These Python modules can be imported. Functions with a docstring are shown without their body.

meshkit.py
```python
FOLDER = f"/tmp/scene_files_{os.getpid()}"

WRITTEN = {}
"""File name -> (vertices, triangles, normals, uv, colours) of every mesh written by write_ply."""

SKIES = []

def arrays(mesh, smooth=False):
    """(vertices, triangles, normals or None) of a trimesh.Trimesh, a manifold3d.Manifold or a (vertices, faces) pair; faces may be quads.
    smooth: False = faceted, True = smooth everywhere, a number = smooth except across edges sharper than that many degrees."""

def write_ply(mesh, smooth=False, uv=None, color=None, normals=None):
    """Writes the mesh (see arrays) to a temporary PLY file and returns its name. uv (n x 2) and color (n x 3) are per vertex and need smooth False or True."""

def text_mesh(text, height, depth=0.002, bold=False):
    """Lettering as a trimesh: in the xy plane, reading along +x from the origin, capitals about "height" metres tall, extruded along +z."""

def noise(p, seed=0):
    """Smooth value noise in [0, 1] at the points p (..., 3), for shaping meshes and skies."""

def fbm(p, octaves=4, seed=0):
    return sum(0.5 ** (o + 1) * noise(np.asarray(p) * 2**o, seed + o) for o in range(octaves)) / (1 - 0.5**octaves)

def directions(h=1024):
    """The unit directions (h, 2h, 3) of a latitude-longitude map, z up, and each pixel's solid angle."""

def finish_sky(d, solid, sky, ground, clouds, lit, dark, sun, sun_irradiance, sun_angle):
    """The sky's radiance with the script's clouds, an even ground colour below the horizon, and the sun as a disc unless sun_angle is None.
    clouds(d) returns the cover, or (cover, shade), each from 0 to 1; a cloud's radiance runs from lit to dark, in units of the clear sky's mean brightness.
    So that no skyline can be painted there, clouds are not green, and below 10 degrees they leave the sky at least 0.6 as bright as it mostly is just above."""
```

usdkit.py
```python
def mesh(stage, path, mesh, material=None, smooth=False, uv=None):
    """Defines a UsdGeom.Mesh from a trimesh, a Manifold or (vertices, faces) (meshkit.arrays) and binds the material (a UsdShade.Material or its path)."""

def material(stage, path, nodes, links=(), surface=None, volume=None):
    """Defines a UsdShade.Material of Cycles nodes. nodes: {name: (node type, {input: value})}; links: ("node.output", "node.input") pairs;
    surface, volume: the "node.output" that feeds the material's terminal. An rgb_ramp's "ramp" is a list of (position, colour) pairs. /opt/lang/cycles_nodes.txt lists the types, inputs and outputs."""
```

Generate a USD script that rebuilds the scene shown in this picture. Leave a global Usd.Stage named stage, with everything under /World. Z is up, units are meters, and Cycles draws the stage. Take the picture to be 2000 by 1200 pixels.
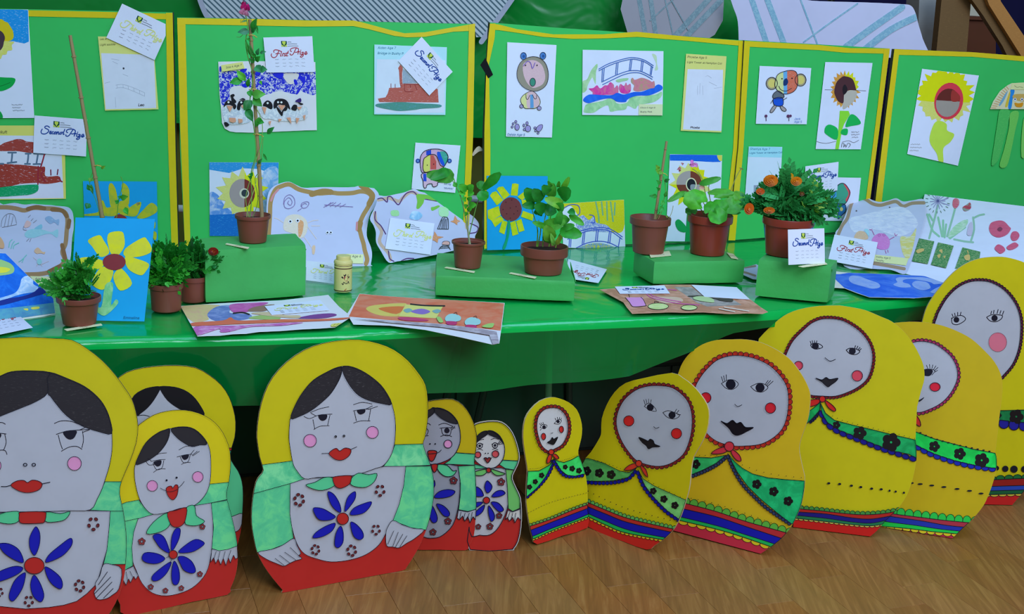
import math, random
import numpy as np, trimesh, usdkit, meshkit
from pxr import Usd, UsdGeom, UsdLux, Gf, Sdf, UsdShade
from shapely.geometry import Polygon, LineString, Point, MultiPolygon, box as sbox
from shapely.ops import unary_union
from shapely import affinity

random.seed(7)
rng = np.random.default_rng(7)
stage = Usd.Stage.CreateInMemory()
UsdGeom.SetStageUpAxis(stage, UsdGeom.Tokens.z)
UsdGeom.SetStageMetersPerUnit(stage, 1.0)
UsdGeom.Xform.Define(stage, '/World')
UsdGeom.Scope.Define(stage, '/World/Looks')

# ---------------------------------------------------------------- camera
FPX = 2500.0
PITCH, ROLL = math.radians(14.0), math.atan(0.05)
CAM = np.array([0.0, 0.0, 1.73])
FWD = np.array([0, math.cos(PITCH), -math.sin(PITCH)])
U0 = np.array([0, math.sin(PITCH), math.cos(PITCH)])
R0 = np.array([1.0, 0, 0])
RGT = math.cos(ROLL) * R0 + math.sin(ROLL) * U0
UPV = -math.sin(ROLL) * R0 + math.cos(ROLL) * U0
cam = UsdGeom.Camera.Define(stage, '/World/camera')
cam.AddTransformOp().Set(Gf.Matrix4d(*RGT, 0, *UPV, 0, *(-FWD), 0, *CAM, 1))
cam.CreateHorizontalApertureAttr(36.0)
cam.CreateVerticalApertureAttr(21.6)
cam.CreateFocalLengthAttr(45.0)
cam.CreateClippingRangeAttr(Gf.Vec2f(0.05, 100))
cam.CreateExposureAttr(0.2)

DOME, WIN, TOP = 0.06, 11.0, 5.5
# ---------------------------------------------------------------- light: bluish hall light, ceiling lamps and a window side
LAMP = (0.61, 0.74, 1.02)
dome = UsdLux.DomeLight.Define(stage, '/World/hall_light')
dome.CreateColorAttr(Gf.Vec3f(0.62, 0.73, 1.0))
dome.CreateIntensityAttr(DOME)
def rect_light(name, pos, target, w, h, power, color=LAMP):
    l = UsdLux.RectLight.Define(stage, '/World/' + name)
    z = np.array(pos, float) - np.array(target, float); z /= np.linalg.norm(z)
    x = np.cross([0, 1, 0.001], z); x /= np.linalg.norm(x); y = np.cross(z, x)
    l.AddTransformOp().Set(Gf.Matrix4d(*x, 0, *y, 0, *z, 0, *map(float, pos), 1))
    l.CreateWidthAttr(w); l.CreateHeightAttr(h); l.CreateIntensityAttr(power); l.CreateColorAttr(Gf.Vec3f(*color))
    return l
# tall hall windows behind the photographer's right, and ceiling lamps over the display
rect_light('hall_window', (2.2, -1.7, 4.4), (0.4, 4.5, 0.9), 3.6, 2.4, WIN)
rect_light('ceiling_lamp', (-0.9, 2.3, 4.4), (-0.9, 3.3, 0), 1.4, 2.6, TOP * 0.6, (0.42, 0.76, 1.45))
rect_light('ceiling_lamp_001', (2.2, 2.6, 4.4), (2.2, 3.6, 0), 1.4, 2.6, TOP, (0.42, 0.76, 1.45))

# ---------------------------------------------------------------- pixel geometry: every flat drawing is traced in the frame and laid on its own real plane
def rays(p):
    p = np.atleast_2d(np.asarray(p, float))
    return FPX * FWD + (p[:, :1] - 1000) * RGT - (p[:, 1:2] - 600) * UPV
def atz(x, y, z=0.0):
    d = rays([x, y])[0]
    return CAM + d * ((z - CAM[2]) / d[2])
class Pl:
    """A plane in the room; at() is where the rays of pixels meet it."""
    def __init__(s, o, n):
        s.o, s.n = np.asarray(o, float), np.asarray(n, float) / np.linalg.norm(n)
        if (CAM - s.o) @ s.n < 0: s.n = -s.n
    def at(s, p, off=0.0):
        d = rays(p)
        t = ((s.o + s.n * off - CAM) @ s.n) / (d @ s.n)
        return CAM + d * t[:, None]
    def shift(s, off): return Pl(s.o + s.n * off, s.n)
def lean_plane(A, B, deg):
    e = (B - A) / np.linalg.norm(B - A); b = np.cross([0, 0, 1.0], e)
    if b[1] < 0: b = -b
    w = np.array([0, 0, math.cos(math.radians(deg))]) + b * math.sin(math.radians(deg))
    return Pl(A, np.cross(e, w))
def three_plane(A, B, T): return Pl(A, np.cross(B - A, T - A))

# crops of the photo used as tracing frames: origin and scale
Z = {'px': (0, 0, 1), 'A1': (0, 0, 4), 'A2': (400, 0, 4), 'A3': (880, 0, 4), 'A4': (1300, 0, 4), 'A5': (1600, 0, 5), 'A6': (0, 220, 4),
     'A7': (380, 270, 4), 'A8': (700, 270, 4), 'B1': (1100, 260, 4), 'B2': (1500, 280, 4), 'B3': (0, 450, 4), 'B4': (340, 550, 2.8571),
     'B5': (0, 640, 4), 'B6': (0, 900, 4), 'B7': (470, 660, 4), 'B8': (470, 880, 4), 'C1': (800, 740, 3.4275), 'C2': (1000, 720, 3.244),
     'C3': (1300, 640, 3.334), 'C4': (1300, 840, 4), 'C5': (1600, 500, 4), 'C6': (1600, 780, 4), 'C7': (1100, 520, 3.3333),
     'D1': (420, 110, 8), 'D2': (720, 60, 6.6667), 'D3': (800, 270, 9.23), 'D4': (1120, 80, 7.5), 'D5': (0, 240, 7.5), 'D6': (0, 390, 4.615),
     'D7': (1290, 290, 5.4545), 'D8': (1440, 310, 5.714), 'E1': (520, 340, 6.3158), 'E2': (720, 360, 7.5), 'E3': (940, 330, 7.058),
     'E4': (1170, 545, 5.8824), 'E5': (1610, 380, 5.1282), 'E8': (1780, 0, 9.0909), 'X1': (0, 80, 7.5), 'X2': (1920, 140, 6), 'X3': (440, 0, 6)}
def P(s, z='px'):
    ox, oy, k = Z[z]
    a = np.array([float(t) for t in s.split()]).reshape(-1, 2)
    return a / k + (ox, oy)
def smooth(p, closed=True, n=4):
    p = np.asarray(p, float); m = len(p)
    if m < 3: return p
    idx = np.arange(m if closed else m - 1)
    g = (lambda i: p[i % m]) if closed else (lambda i: p[np.clip(i, 0, m - 1)])
    a, b, c, d = g(idx - 1), g(idx), g(idx + 1), g(idx + 2)
    out = []
    for t in np.arange(n) / n:
        out.append(0.5 * (2 * b + (c - a) * t + (2 * a - 5 * b + 4 * c - d) * t * t + (3 * b - a - 3 * c + d) * t ** 3))
    r = np.stack(out, 1).reshape(-1, 2)
    return r if closed else np.vstack([r, p[-1:]])
def poly(s, z='px', sm=True, n=4):
    p = P(s, z) if isinstance(s, str) else np.asarray(s)
    return Polygon(smooth(p, True, n) if sm else p).buffer(0)
def line(s, z='px', w=1.0, sm=True):
    p = P(s, z) if isinstance(s, str) else np.asarray(s)
    return LineString(smooth(p, False, 4) if sm else p).buffer(w / 2, quad_segs=2)
def lines(items, z='px', w=1.0): return unary_union([line(s, z, w) for s in items])
def dot(x, y, r, z='px', ry=None, n=6):
    ox, oy, k = Z[z]
    return affinity.scale(Point(x / k + ox, y / k + oy).buffer(r / k, quad_segs=n), 1, (ry or r) / r)
def dots(pts, r, z='px'):
    a = np.array([float(t) for t in pts.split()]).reshape(-1, 2)
    return unary_union([dot(x, y, r, z, n=3) for x, y in a])
def along(s, z, n, end=True):
    """n points evenly along a traced path (pixels)"""
    l = LineString(smooth(P(s, z), False, 6))
    return [np.array(l.interpolate(t, normalized=True).coords[0]) for t in np.linspace(0, 1, n, endpoint=end)]
def gons(g):
    g = g if not isinstance(g, (list, tuple)) else unary_union(g)
    return [q for q in getattr(g, 'geoms', [g]) if q.geom_type == 'Polygon' and q.area > 0.02]
def tri2(g):
    V, F, k = [], [], 0
    for q in gons(g):
        q = q.simplify(0.04)
        try: v, f = trimesh.creation.triangulate_polygon(q, engine='earcut')
        except Exception: continue
        V.append(v); F.append(np.asarray(f) + k); k += len(v)
    return (np.vstack(V), np.vstack(F)) if V else (np.zeros((0, 2)), np.zeros((0, 3), int))
def flat(g, pl, off):
    v, f = g if isinstance(g, tuple) else tri2(g)
    if not len(f): return None
    w = pl.at(v, off); t = w[f]
    nn = np.cross(t[:, 1] - t[:, 0], t[:, 2] - t[:, 0]) @ pl.n
    f = np.where((nn < 0)[:, None], f[:, ::-1], f)
    return w, f
def slab(g, pl, t, off=0.0):
    """a sheet of thickness t whose front face lies on the plane"""
    V, F, k = [], [], 0
    for q in gons(g):
        v, f = flat(q, pl, off); b = v - pl.n * t; n = len(v)
        V += [v, b]; F += [f + k, f[:, ::-1] + k + n]
        e = np.vstack([f[:, [0, 1]], f[:, [1, 2]], f[:, [2, 0]]]); s = {tuple(x) for x in e}
        for a, c in e:
            if (c, a) not in s: F.append(np.array([[a, a + n, c], [c, a + n, c + n]]) + k)
        k += 2 * n
    return np.vstack(V), np.vstack(F)
def text(s, p0, p1, h, z='px', slant=0.15, bold=False):
    """small upright lettering; p0-p1 give the baseline's start and direction in the tracing frame"""
    ox, oy, k = Z[z]
    a = np.array(p0, float) / k + (ox, oy); b = np.array(p1, float) / k + (ox, oy)
    e = (b - a) / np.linalg.norm(b - a); u = np.array([e[1], -e[0]])
    m = meshkit.text_mesh(s, h / k, 0.5, bold)
    v = np.array(m.vertices); f = np.array(m.faces)
    keep = (np.abs(v[f][:, :, 2]) < 1e-6).all(1); f = f[keep]
    uq, inv = np.unique(f, return_inverse=True)
    v = v[uq]; w = a + np.outer(v[:, 0] + slant * v[:, 1], e) + np.outer(v[:, 1], u)
    return w, inv.reshape(-1, 3)

# ---------------------------------------------------------------- materials (albedo from the photo's colours under the room's light)
E0 = np.array([0.68, 0.75, 1.04])
def lin(c):
    c = np.asarray(c, float) / 255
    return np.where(c <= 0.04045, c / 12.92, ((c + 0.055) / 1.055) ** 2.4)
def alb(c): return np.clip(lin(c) / E0, 0.004, 0.88)
MATS = {}
def M(c, kind='paint', rough=0.55, c2=None, scale=25.0, spec=0.18, bump=0.0):
    key = (tuple(c), kind, rough, c2, scale, spec, bump)
    if key in MATS: return MATS[key]
    path = f'/World/Looks/{kind}_{len(MATS):03d}'
    a = alb(c)
    nodes = {'p': ('principled_bsdf', {'base_color': a, 'roughness': rough, 'specular_ior_level': spec})}
    links = []
    if kind != 'flat':
        nodes['g'] = ('geometry', {}); vec = 'g.position'
        if kind == 'crayon':
            nodes['m'] = ('mapping', {'scale': (1.0, 1.0, 3.5), 'rotation': (0, 0.7, 0)}); links.append((vec, 'm.vector')); vec = 'm.vector'
            nodes['n'] = ('noise_texture', {'scale': scale * 6, 'detail': 3.0, 'roughness': 0.7})
            hi = alb(c2) if c2 else a * 0.45 + 0.42
            stops = [(0.0, a * 0.8), (0.5, a), (0.60, a), (0.66, hi), (1.0, hi)]
        elif kind == 'wash':
            nodes['n'] = ('noise_texture', {'scale': scale * 1.6, 'detail': 5.0, 'roughness': 0.6, 'distortion': 0.6})
            hi = alb(c2) if c2 else a * 0.5 + 0.38
            stops = [(0.25, a * 0.85), (0.45, a), (0.62, hi), (1, hi)]
        elif kind == 'blotch':
            nodes['n'] = ('noise_texture', {'scale': scale * 7, 'detail': 4.0, 'roughness': 0.65, 'distortion': 1.2})
            hi = alb(c2)
            stops = [(0.0, a), (0.5, a), (0.54, hi), (1, hi)]
        else:
            nodes['n'] = ('noise_texture', {'scale': scale, 'detail': 4.0, 'roughness': 0.65})
            stops = [(0.25, a * 0.955), (0.5, a), (0.75, np.minimum(a * 1.035, 0.9))]
        nodes['r'] = ('rgb_ramp', {'ramp': stops})
        links += [(vec, 'n.vector'), ('n.fac', 'r.fac'), ('r.color', 'p.base_color')]
        if bump:
            nodes['b'] = ('bump', {'strength': 0.5, 'distance': bump}); links += [('n.fac', 'b.height'), ('b.normal', 'p.normal')]
    m = usdkit.material(stage, path, nodes, links, surface='p.BSDF')
    MATS[key] = m
    return m
WHITE = (203, 213, 248)
def paper(c=WHITE): return M(c, 'paper', 0.7, scale=8.0, spec=0.2)
INK = (22, 22, 34)

# ---------------------------------------------------------------- things and parts
COUNT = {}
def numbered(parent, name):
    k = (parent, name); n = COUNT.get(k, 0); COUNT[k] = n + 1
    return name if n == 0 else f'{name}_{n:03d}'
class T:
    pass
def thing(name, label, cat, base, group=None):
    t = T(); t.base = np.asarray(base, float); t.path = '/World/' + numbered('/World', name)
    x = UsdGeom.Xform.Define(stage, t.path); x.AddTranslateOp().Set(Gf.Vec3d(*map(float, t.base)))
    pr = x.GetPrim(); pr.SetCustomDataByKey('label', label); pr.SetCustomDataByKey('category', cat)
    if group: pr.SetCustomDataByKey('group', group)
    return t
def part(t, name, mesh, mat, sm=False, label=None, kind=None, under=None):
    if mesh is None: return None
    v, f = (np.asarray(mesh.vertices), np.asarray(mesh.faces)) if hasattr(mesh, 'vertices') else mesh
    if not len(f): return None
    par = under or t.path
    path = par + '/' + numbered(par, name)
    m = usdkit.mesh(stage, path, (np.asarray(v) - t.base, f), mat, smooth=sm)
    pr = m.GetPrim()
    if label: pr.SetCustomDataByKey('label', label)
    if kind: pr.SetCustomDataByKey('kind', kind)
    return path
def struct(name, mesh, mat, sm=False, parent=None, kind='structure'):
    v, f = (np.asarray(mesh.vertices), np.asarray(mesh.faces)) if hasattr(mesh, 'vertices') else mesh
    par = parent or '/World'
    path = par + '/' + numbered(par, name)
    m = usdkit.mesh(stage, path, (v, f), mat, smooth=sm)
    if not parent: m.GetPrim().SetCustomDataByKey('kind', kind)
    return path
def single(name, label, cat, mesh, mat, sm=False, group=None):
    v, f = (np.asarray(mesh.vertices), np.asarray(mesh.faces)) if hasattr(mesh, 'vertices') else mesh
    path = '/World/' + numbered('/World', name)
    pr = usdkit.mesh(stage, path, (v, f), mat, smooth=sm).GetPrim()
    pr.SetCustomDataByKey('label', label); pr.SetCustomDataByKey('category', cat)
    if group: pr.SetCustomDataByKey('group', group)
    return path
def join(ms):
    V, F, k = [], [], 0
    for m in ms:
        if m is None: continue
        v, f = (np.asarray(m.vertices), np.asarray(m.faces)) if hasattr(m, 'vertices') else m
        V.append(v); F.append(np.asarray(f) + k); k += len(v)
    return np.vstack(V), np.vstack(F)
def bar(a, b, w, h, up=(0, 0, 1)):
    """a box beam from a to b"""
    a, b = np.asarray(a, float), np.asarray(b, float); e = b - a; L = np.linalg.norm(e); e /= L
    s = np.cross(e, up); s = s / np.linalg.norm(s); u = np.cross(s, e)
    m = trimesh.creation.box((w, L, h)); M4 = np.eye(4); M4[:3, 0], M4[:3, 1], M4[:3, 2], M4[:3, 3] = s, e, u, (a + b) / 2
    m.apply_transform(M4); return m
def tube(pts, r, n=8, r2=None):
    pts = np.asarray(pts, float); m = len(pts)
    rr = np.linspace(r, r if r2 is None else r2, m)
    V, F = [], []
    for i in range(m):
        e = pts[min(i + 1, m - 1)] - pts[max(i - 1, 0)]; e /= np.linalg.norm(e) + 1e-12
        s = np.cross(e, [0.31, 0.9, 0.17]); s /= np.linalg.norm(s); u = np.cross(s, e)
        a = np.arange(n) / n * 2 * np.pi
        V.append(pts[i] + rr[i] * (np.outer(np.cos(a), s) + np.outer(np.sin(a), u)))
    for i in range(m - 1):
        for j in range(n):
            a, b, c, d = i * n + j, i * n + (j + 1) % n, (i + 1) * n + j, (i + 1) * n + (j + 1) % n
            F += [[a, c, b], [b, c, d]]
    V = np.vstack(V); k = len(V); V = np.vstack([V, pts[:1], pts[-1:]])
    for j in range(n):
        F += [[k, j, (j + 1) % n], [k + 1, (m - 1) * n + (j + 1) % n, (m - 1) * n + j]]
    return V, np.array(F)
def lathe(prof, c, n=40, close=True):
    """prof: (r, z) pairs from the axis outwards"""
    prof = np.asarray(prof, float); a = np.arange(n) / n * 2 * np.pi; V, F = [], []
    for r, z in prof: V.append(np.stack([r * np.cos(a), r * np.sin(a), np.full(n, z)], 1))
    for i in range(len(prof) - 1):
        for j in range(n):
            p, q, s, t = i * n + j, i * n + (j + 1) % n, (i + 1) * n + j, (i + 1) * n + (j + 1) % n
            F += [[p, q, s], [q, t, s]]
    return np.vstack(V) + np.asarray(c, float), np.array(F)

# ================================================================ the setting
TZ = 0.73
FRONT = np.array([atz(*q, TZ) for q in [(-420, 700), (-160, 680), (0, 668), (190, 658), (400, 655), (536, 653), (690, 645), (850, 637), (987, 629), (1190, 622), (1490, 609), (1650, 594), (1800, 580), (2080, 562)]])
fx = np.linspace(FRONT[0, 0], FRONT[-1, 0], 120)
fy = np.interp(fx, FRONT[:, 0], FRONT[:, 1])
fy = np.convolve(np.pad(fy, 6, mode='reflect', reflect_type='odd'), np.ones(13) / 13, 'valid')
def front_y(x): return np.interp(x, fx, fy)
BX = [-2.9, -1.936, -1.269, -0.111, 0.985, 1.72, 2.7]; BY = [4.71, 4.71, 4.70, 4.897, 5.42, 5.85, 6.3]
def board_y(x): return np.interp(x, BX, BY)

# floor: laminate blocks running square to the table
WOODS = []
for i, (c, c2) in enumerate([((132, 94, 53), (149, 111, 67)), ((128, 86, 48), (146, 104, 62)), ((138, 101, 59), (154, 117, 72)), ((132, 93, 55), (149, 109, 67)), ((137, 92, 48), (154, 113, 66))]):
    a, b = alb(c), alb(c2)
    a, b = a * [1.08, 1, .85], b * [1.08, 1, .85]
    WOODS.append(usdkit.material(stage, f'/World/Looks/floor_wood_{i}', {
        'g': ('geometry', {}), 'm': ('mapping', {'rotation': (0, 0, math.radians(-20)), 'scale': (26.0, 1.6, 1.0), 'location': (i * 3.1, i * 7.7, 0)}),
        'n': ('noise_texture', {'scale': 1.5, 'detail': 5.0, 'roughness': 0.6, 'distortion': 1.4}),
        'n2': ('noise_texture', {'scale': 3.0, 'detail': 2.0}),
        'r': ('rgb_ramp', {'ramp': [(0.3, a * 0.8), (0.5, a), (0.7, b)]}), 'x': ('mix', {'mix_type': 'multiply', 'fac': 0.25}),
        'p': ('principled_bsdf', {'roughness': 0.42, 'specular_ior_level': 0.4})},
        [('g.position', 'm.vector'), ('m.vector', 'n.vector'), ('g.position', 'n2.vector'), ('n.fac', 'r.fac'), ('r.color', 'x.color1'), ('n2.color', 'x.color2'), ('x.color', 'p.base_color')], surface='p.BSDF'))
fb = trimesh.creation.box((11, 12, 0.1)); fb.apply_translation((0, 4.5, -0.053))
FLOOR = struct('floor', fb, WOODS[1])
th = math.radians(20); ex = np.array([math.cos(th), math.sin(th)]); ey = np.array([-math.sin(th), math.cos(th)])
PW, PLN = 0.128, 0.46
org = np.array([0.0, 3.3])
for i in range(-18, 20):
    for j in range(-3, 4):
        c = org + ex * (i + 0.5) * PW + ey * (j + (0.5, 0.0, 0.25, 0.72)[i % 4]) * PLN
        d = rays([1000, 600])[0]
        v = np.array([c[0], c[1], 0]) - CAM
        dep = v @ FWD; qx = 1000 + FPX * (v @ RGT) / dep; qy = 600 - FPX * (v @ UPV) / dep
        if not (-150 < qx < 2150 and 960 < qy < 1330): continue
        w, l, ch = PW - 0.0006, PLN - 0.0006, 0.0006
        b = np.array([[-w, -l], [w, -l], [w, l], [-w, l]]) / 2
        t = b * [(w - 2 * ch) / w, (l - 2 * ch) / l]
        vv = np.vstack([np.c_[b, np.full(4, -0.004)], np.c_[b, np.full(4, -0.0008)], np.c_[t, np.zeros(4)]])
        vv = np.c_[c + np.outer(vv[:, 0], ex) + np.outer(vv[:, 1], ey), vv[:, 2]]
        ff = [[8, 9, 10], [8, 10, 11]]
        for k in (0, 4):
            for q in range(4):
                a, bb = k + q, k + (q + 1) % 4; ff += [[a, bb, a + 4], [bb, bb + 4, a + 4]]
        struct('plank', (vv, np.array(ff)), WOODS[(i * 7 + j * 3 + (i * j) % 2) % 5], parent=FLOOR)

# walls behind
wallm = M((150, 150, 160), 'paper', 0.8, scale=3.0)
wb = trimesh.creation.box((9, 0.1, 3.6)); wb.apply_translation((1.0, 10.0, 1.8)); struct('wall_back', wb, wallm)
# the low stage front under and behind the tables: dark tiles
stg = trimesh.creation.box((7.0, 0.06, 0.68)); stg.apply_transform(trimesh.transformations.rotation_matrix(math.radians(20), (0, 0, 1))); stg.apply_translation((0.0, 4.62, 0.34))
STG = struct('trim_1', stg, M((40, 47, 50), 'paint', 0.6, scale=6))
pan = M((52, 62, 64), 'paint', 0.6, scale=6)
for i in range(-6, 7):
    for j in range(2):
        b = trimesh.creation.box((0.43, 0.012, 0.31)); b.apply_translation((i * 0.44 + (j % 2) * 0.2, -0.035, -0.17 + j * 0.325))
        b.apply_transform(trimesh.transformations.rotation_matrix(math.radians(20), (0, 0, 1))); b.apply_translation((0.0, 4.62, 0.34))
        struct('panel', b, pan, parent=STG)

# ---------------------------------------------------------------- the display table and its plastic cloth
tb = thing('display_table', 'long trestle table under the glossy green plastic cloth', 'table', (0, front_y(0) + 0.3, 0))
sx = np.linspace(-2.3, 2.3, 30)
top = np.array([[x, front_y(x) + 0.02, TZ - 0.01] for x in sx]); bk = np.array([[x + 0.0, board_y(x) + 0.10, TZ - 0.01] for x in sx])
n = len(sx); V = np.vstack([top, bk, top - [0, 0, 0.03], bk - [0, 0, 0.03]]); F = []
for i in range(n - 1):
    F += [[i, i + 1, n + i], [i + 1, n + i + 1, n + i], [2 * n + i, 3 * n + i, 2 * n + i + 1], [2 * n + i + 1, 3 * n + i, 3 * n + i + 1], [i, 2 * n + i, i + 1], [i + 1, 2 * n + i, 2 * n + i + 1], [n + i, n + i + 1, 3 * n + i], [n + i + 1, 3 * n + i + 1, 3 * n + i]]
part(tb, 'tabletop', (V, np.array(F)), usdkit.material(stage, '/World/Looks/white_laminate', {'p': ('principled_bsdf', {'base_color': (0.84, 0.84, 0.84), 'roughness': 0.6})}, [], surface='p.BSDF'))
leg = M((46, 48, 52), 'flat', 0.35, spec=0.6); legl = M((120, 120, 118), 'flat', 0.35)
for x, dy, lx, mm in [(-1.9, 0.35, 0.1, leg), (-0.15, 0.42, -0.12, leg), (-0.02, 0.6, -0.12, leg), (0.13, 0.55, 0.03, legl), (0.2, 0.75, 0.05, leg), (1.4, 0.4, 0.1, leg), (-1.3, 0.7, 0.05, leg)]:
    y = front_y(x) + dy
    part(tb, 'leg', tube([[x + lx, y, 0.0], [x, y, TZ - 0.03]], 0.014, 10), mm, sm=40)

# cloth
def zbot(x): return np.interp(x, [-2, -1.2, -0.65, -0.1, 0.15, 0.39, 0.6, 0.73, 0.87, 1.4, 2.4], [0.50, 0.505, 0.51, 0.51, 0.517, 0.53, 0.60, 0.655, 0.672, 0.64, 0.62])
NS, NT, ND = 170, 40, 16
grid = []
xs = np.linspace(-2.25, 2.3, NS)
for x in xs:
    y0, y1 = front_y(x), board_y(x) + 0.09
    col = []
    for t in np.linspace(0, 1, NT):
        y = y1 + (y0 + 0.025 - y1) * t
        z = TZ + 0.0025 * (meshkit.fbm([x * 3.2, y * 4.5, 0.3]) - 0.5) + 0.004 * (meshkit.noise([x * 9, y * 7, 2.3]) - 0.5) * (t > 0.86)
        col.append([x, y, z - 0.0042])
    for k in range(1, 5):
        a = k / 4 * math.pi / 2; r = 0.025
        col.append([x, y0 + 0.025 - r * math.sin(a), TZ - 0.0042 - r + r * math.cos(a)])
    zb = zbot(x)
    for k in range(1, ND + 1):
        s = k / ND; z = TZ - 0.029 + (zb - TZ + 0.029) * s
        rip = 0.012 * s * math.sin(x * 13 + 1.2 * math.sin(x * 5)) + 0.02 * s * (meshkit.fbm([x * 2.5, z * 5, 7.0]) - 0.5)
        col.append([x, y0 + rip + 0.012 * s, z])
    grid.append(col)
G = np.array(grid); nr = G.shape[1]; V = G.reshape(-1, 3); F = []
for i in range(NS - 1):
    for j in range(nr - 1):
        a, b, c, d = i * nr + j, i * nr + j + 1, (i + 1) * nr + j, (i + 1) * nr + j + 1
        F += [[a, b, c], [b, d, c]]
# thin green plastic film: bright where it lies on the white table, dark where it hangs over the void
plastic = usdkit.material(stage, '/World/Looks/green_plastic', {
    'g': ('geometry', {}), 'n': ('noise_texture', {'scale': 4.5, 'detail': 2.0, 'roughness': 0.5, 'distortion': 0.8}),
    'b': ('bump', {'strength': 0.3, 'distance': 0.03}), 't': ('transparent_bsdf', {'color': (0.006, 0.98, 0.34)}),
    'd': ('diffuse_bsdf', {'color': (0.001, 0.5, 0.075)}), 'q': ('glossy_bsdf', {'color': (1, 1, 1), 'roughness': 0.14}),
    'm': ('mix_closure', {'fac': 0.3}), 'fr': ('fresnel', {'IOR': 1.45}), 'm2': ('mix_closure', {})},
    [('g.position', 'n.vector'), ('n.fac', 'b.height'), ('b.normal', 'q.normal'), ('b.normal', 'fr.normal'), ('t.BSDF', 'm.closure1'), ('d.BSDF', 'm.closure2'),
     ('fr.fac', 'm2.fac'), ('m.closure', 'm2.closure1'), ('q.BSDF', 'm2.closure2')], surface='m2.closure')
single('plastic_tablecloth', 'glossy green plastic cloth covering the whole display table', 'tablecloth', (V, np.array(F)), plastic, sm=True)

# ---------------------------------------------------------------- display boards
boards = {}
GREEN = M((52, 178, 92), 'paper', 0.6, scale=5.0, spec=0.3)
RIB = M((204, 184, 22), 'ribbon', 0.32, scale=30.0, spec=0.5)
def board(key, label, b0, b1, quad, ribs):
    A, B = atz(*b0, TZ + 0.001), atz(*b1, TZ + 0.001)
    pl = Pl(A, np.cross(B - A, [0, 0, 1.0])); boards[key] = pl
    t = thing('display_board', label, 'display board', (A + B) / 2)
    part(t, 'panel', slab(poly(quad, sm=False), pl, 0.018), M((60, 70, 60), 'flat'))
    part(t, 'backing_paper', flat(poly(quad, sm=False), pl, 0.0012), GREEN)
    for i, (r, w) in enumerate(ribs):
        # satin ribbon: a thin strip, slightly twisting proud of the board
        g = line(r, w=w) if isinstance(w, (int, float)) else poly(r + ' ' + w, sm=False)
        part(t, 'ribbon', slab(g, pl, 0.0008, 0.003 + 0.0007 * i), RIB)
    return pl
board('1', 'green papered display board at the far left, straight yellow ribbon along its top', (0, 462), (345, 480), '-220 12 337 24 343 300 348 482 -220 455',
      [('-220 16 0 20 55 20 200 23 336 27', '336 38 200 35 55 32 0 31 -220 28'), ('324 25 337 25 343 300 348 482', '335 482 328 270')])
board('2', 'green papered display board with penguin painting, its top ribbon sagging at the right', (345, 480), (930, 488), '346 34 400 35 500 37 700 42 928 47 924 260 914 484 361 481 352 300',
      [('346 35 480 37 500 37 600 40 690 40 705 43 760 58 790 65 830 63 870 56 928 46', '928 60 885 62 830 72 795 73 770 70 720 57 690 51 600 52 500 50 346 47'),
       ('346 36 362 36 372 481', '361 481 352 250'), ('916 48 928 47 924 270 914 482', '903 482 911 270')])
board('3', 'green papered display board with bear and bridge pictures, black tape on its left edge', (950, 490), (1455, 468), '957 44 1100 55 1250 65 1452 79 1440 290 1420 470 945 488 946 260 952 130',
      [('957 46 975 48 1010 57 1080 67 1130 67 1180 67 1243 62 1345 72 1452 80', '1452 90 1345 80 1245 72 1180 75 1120 76 1060 72 1010 64 975 59 957 58'),
       ('957 46 968 46 966 75 955 125 958 300 957 486', '946 486 946 260 950 125 954 70'), ('1443 80 1452 80 1440 290 1420 470', '1412 470 1432 290')])
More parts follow.
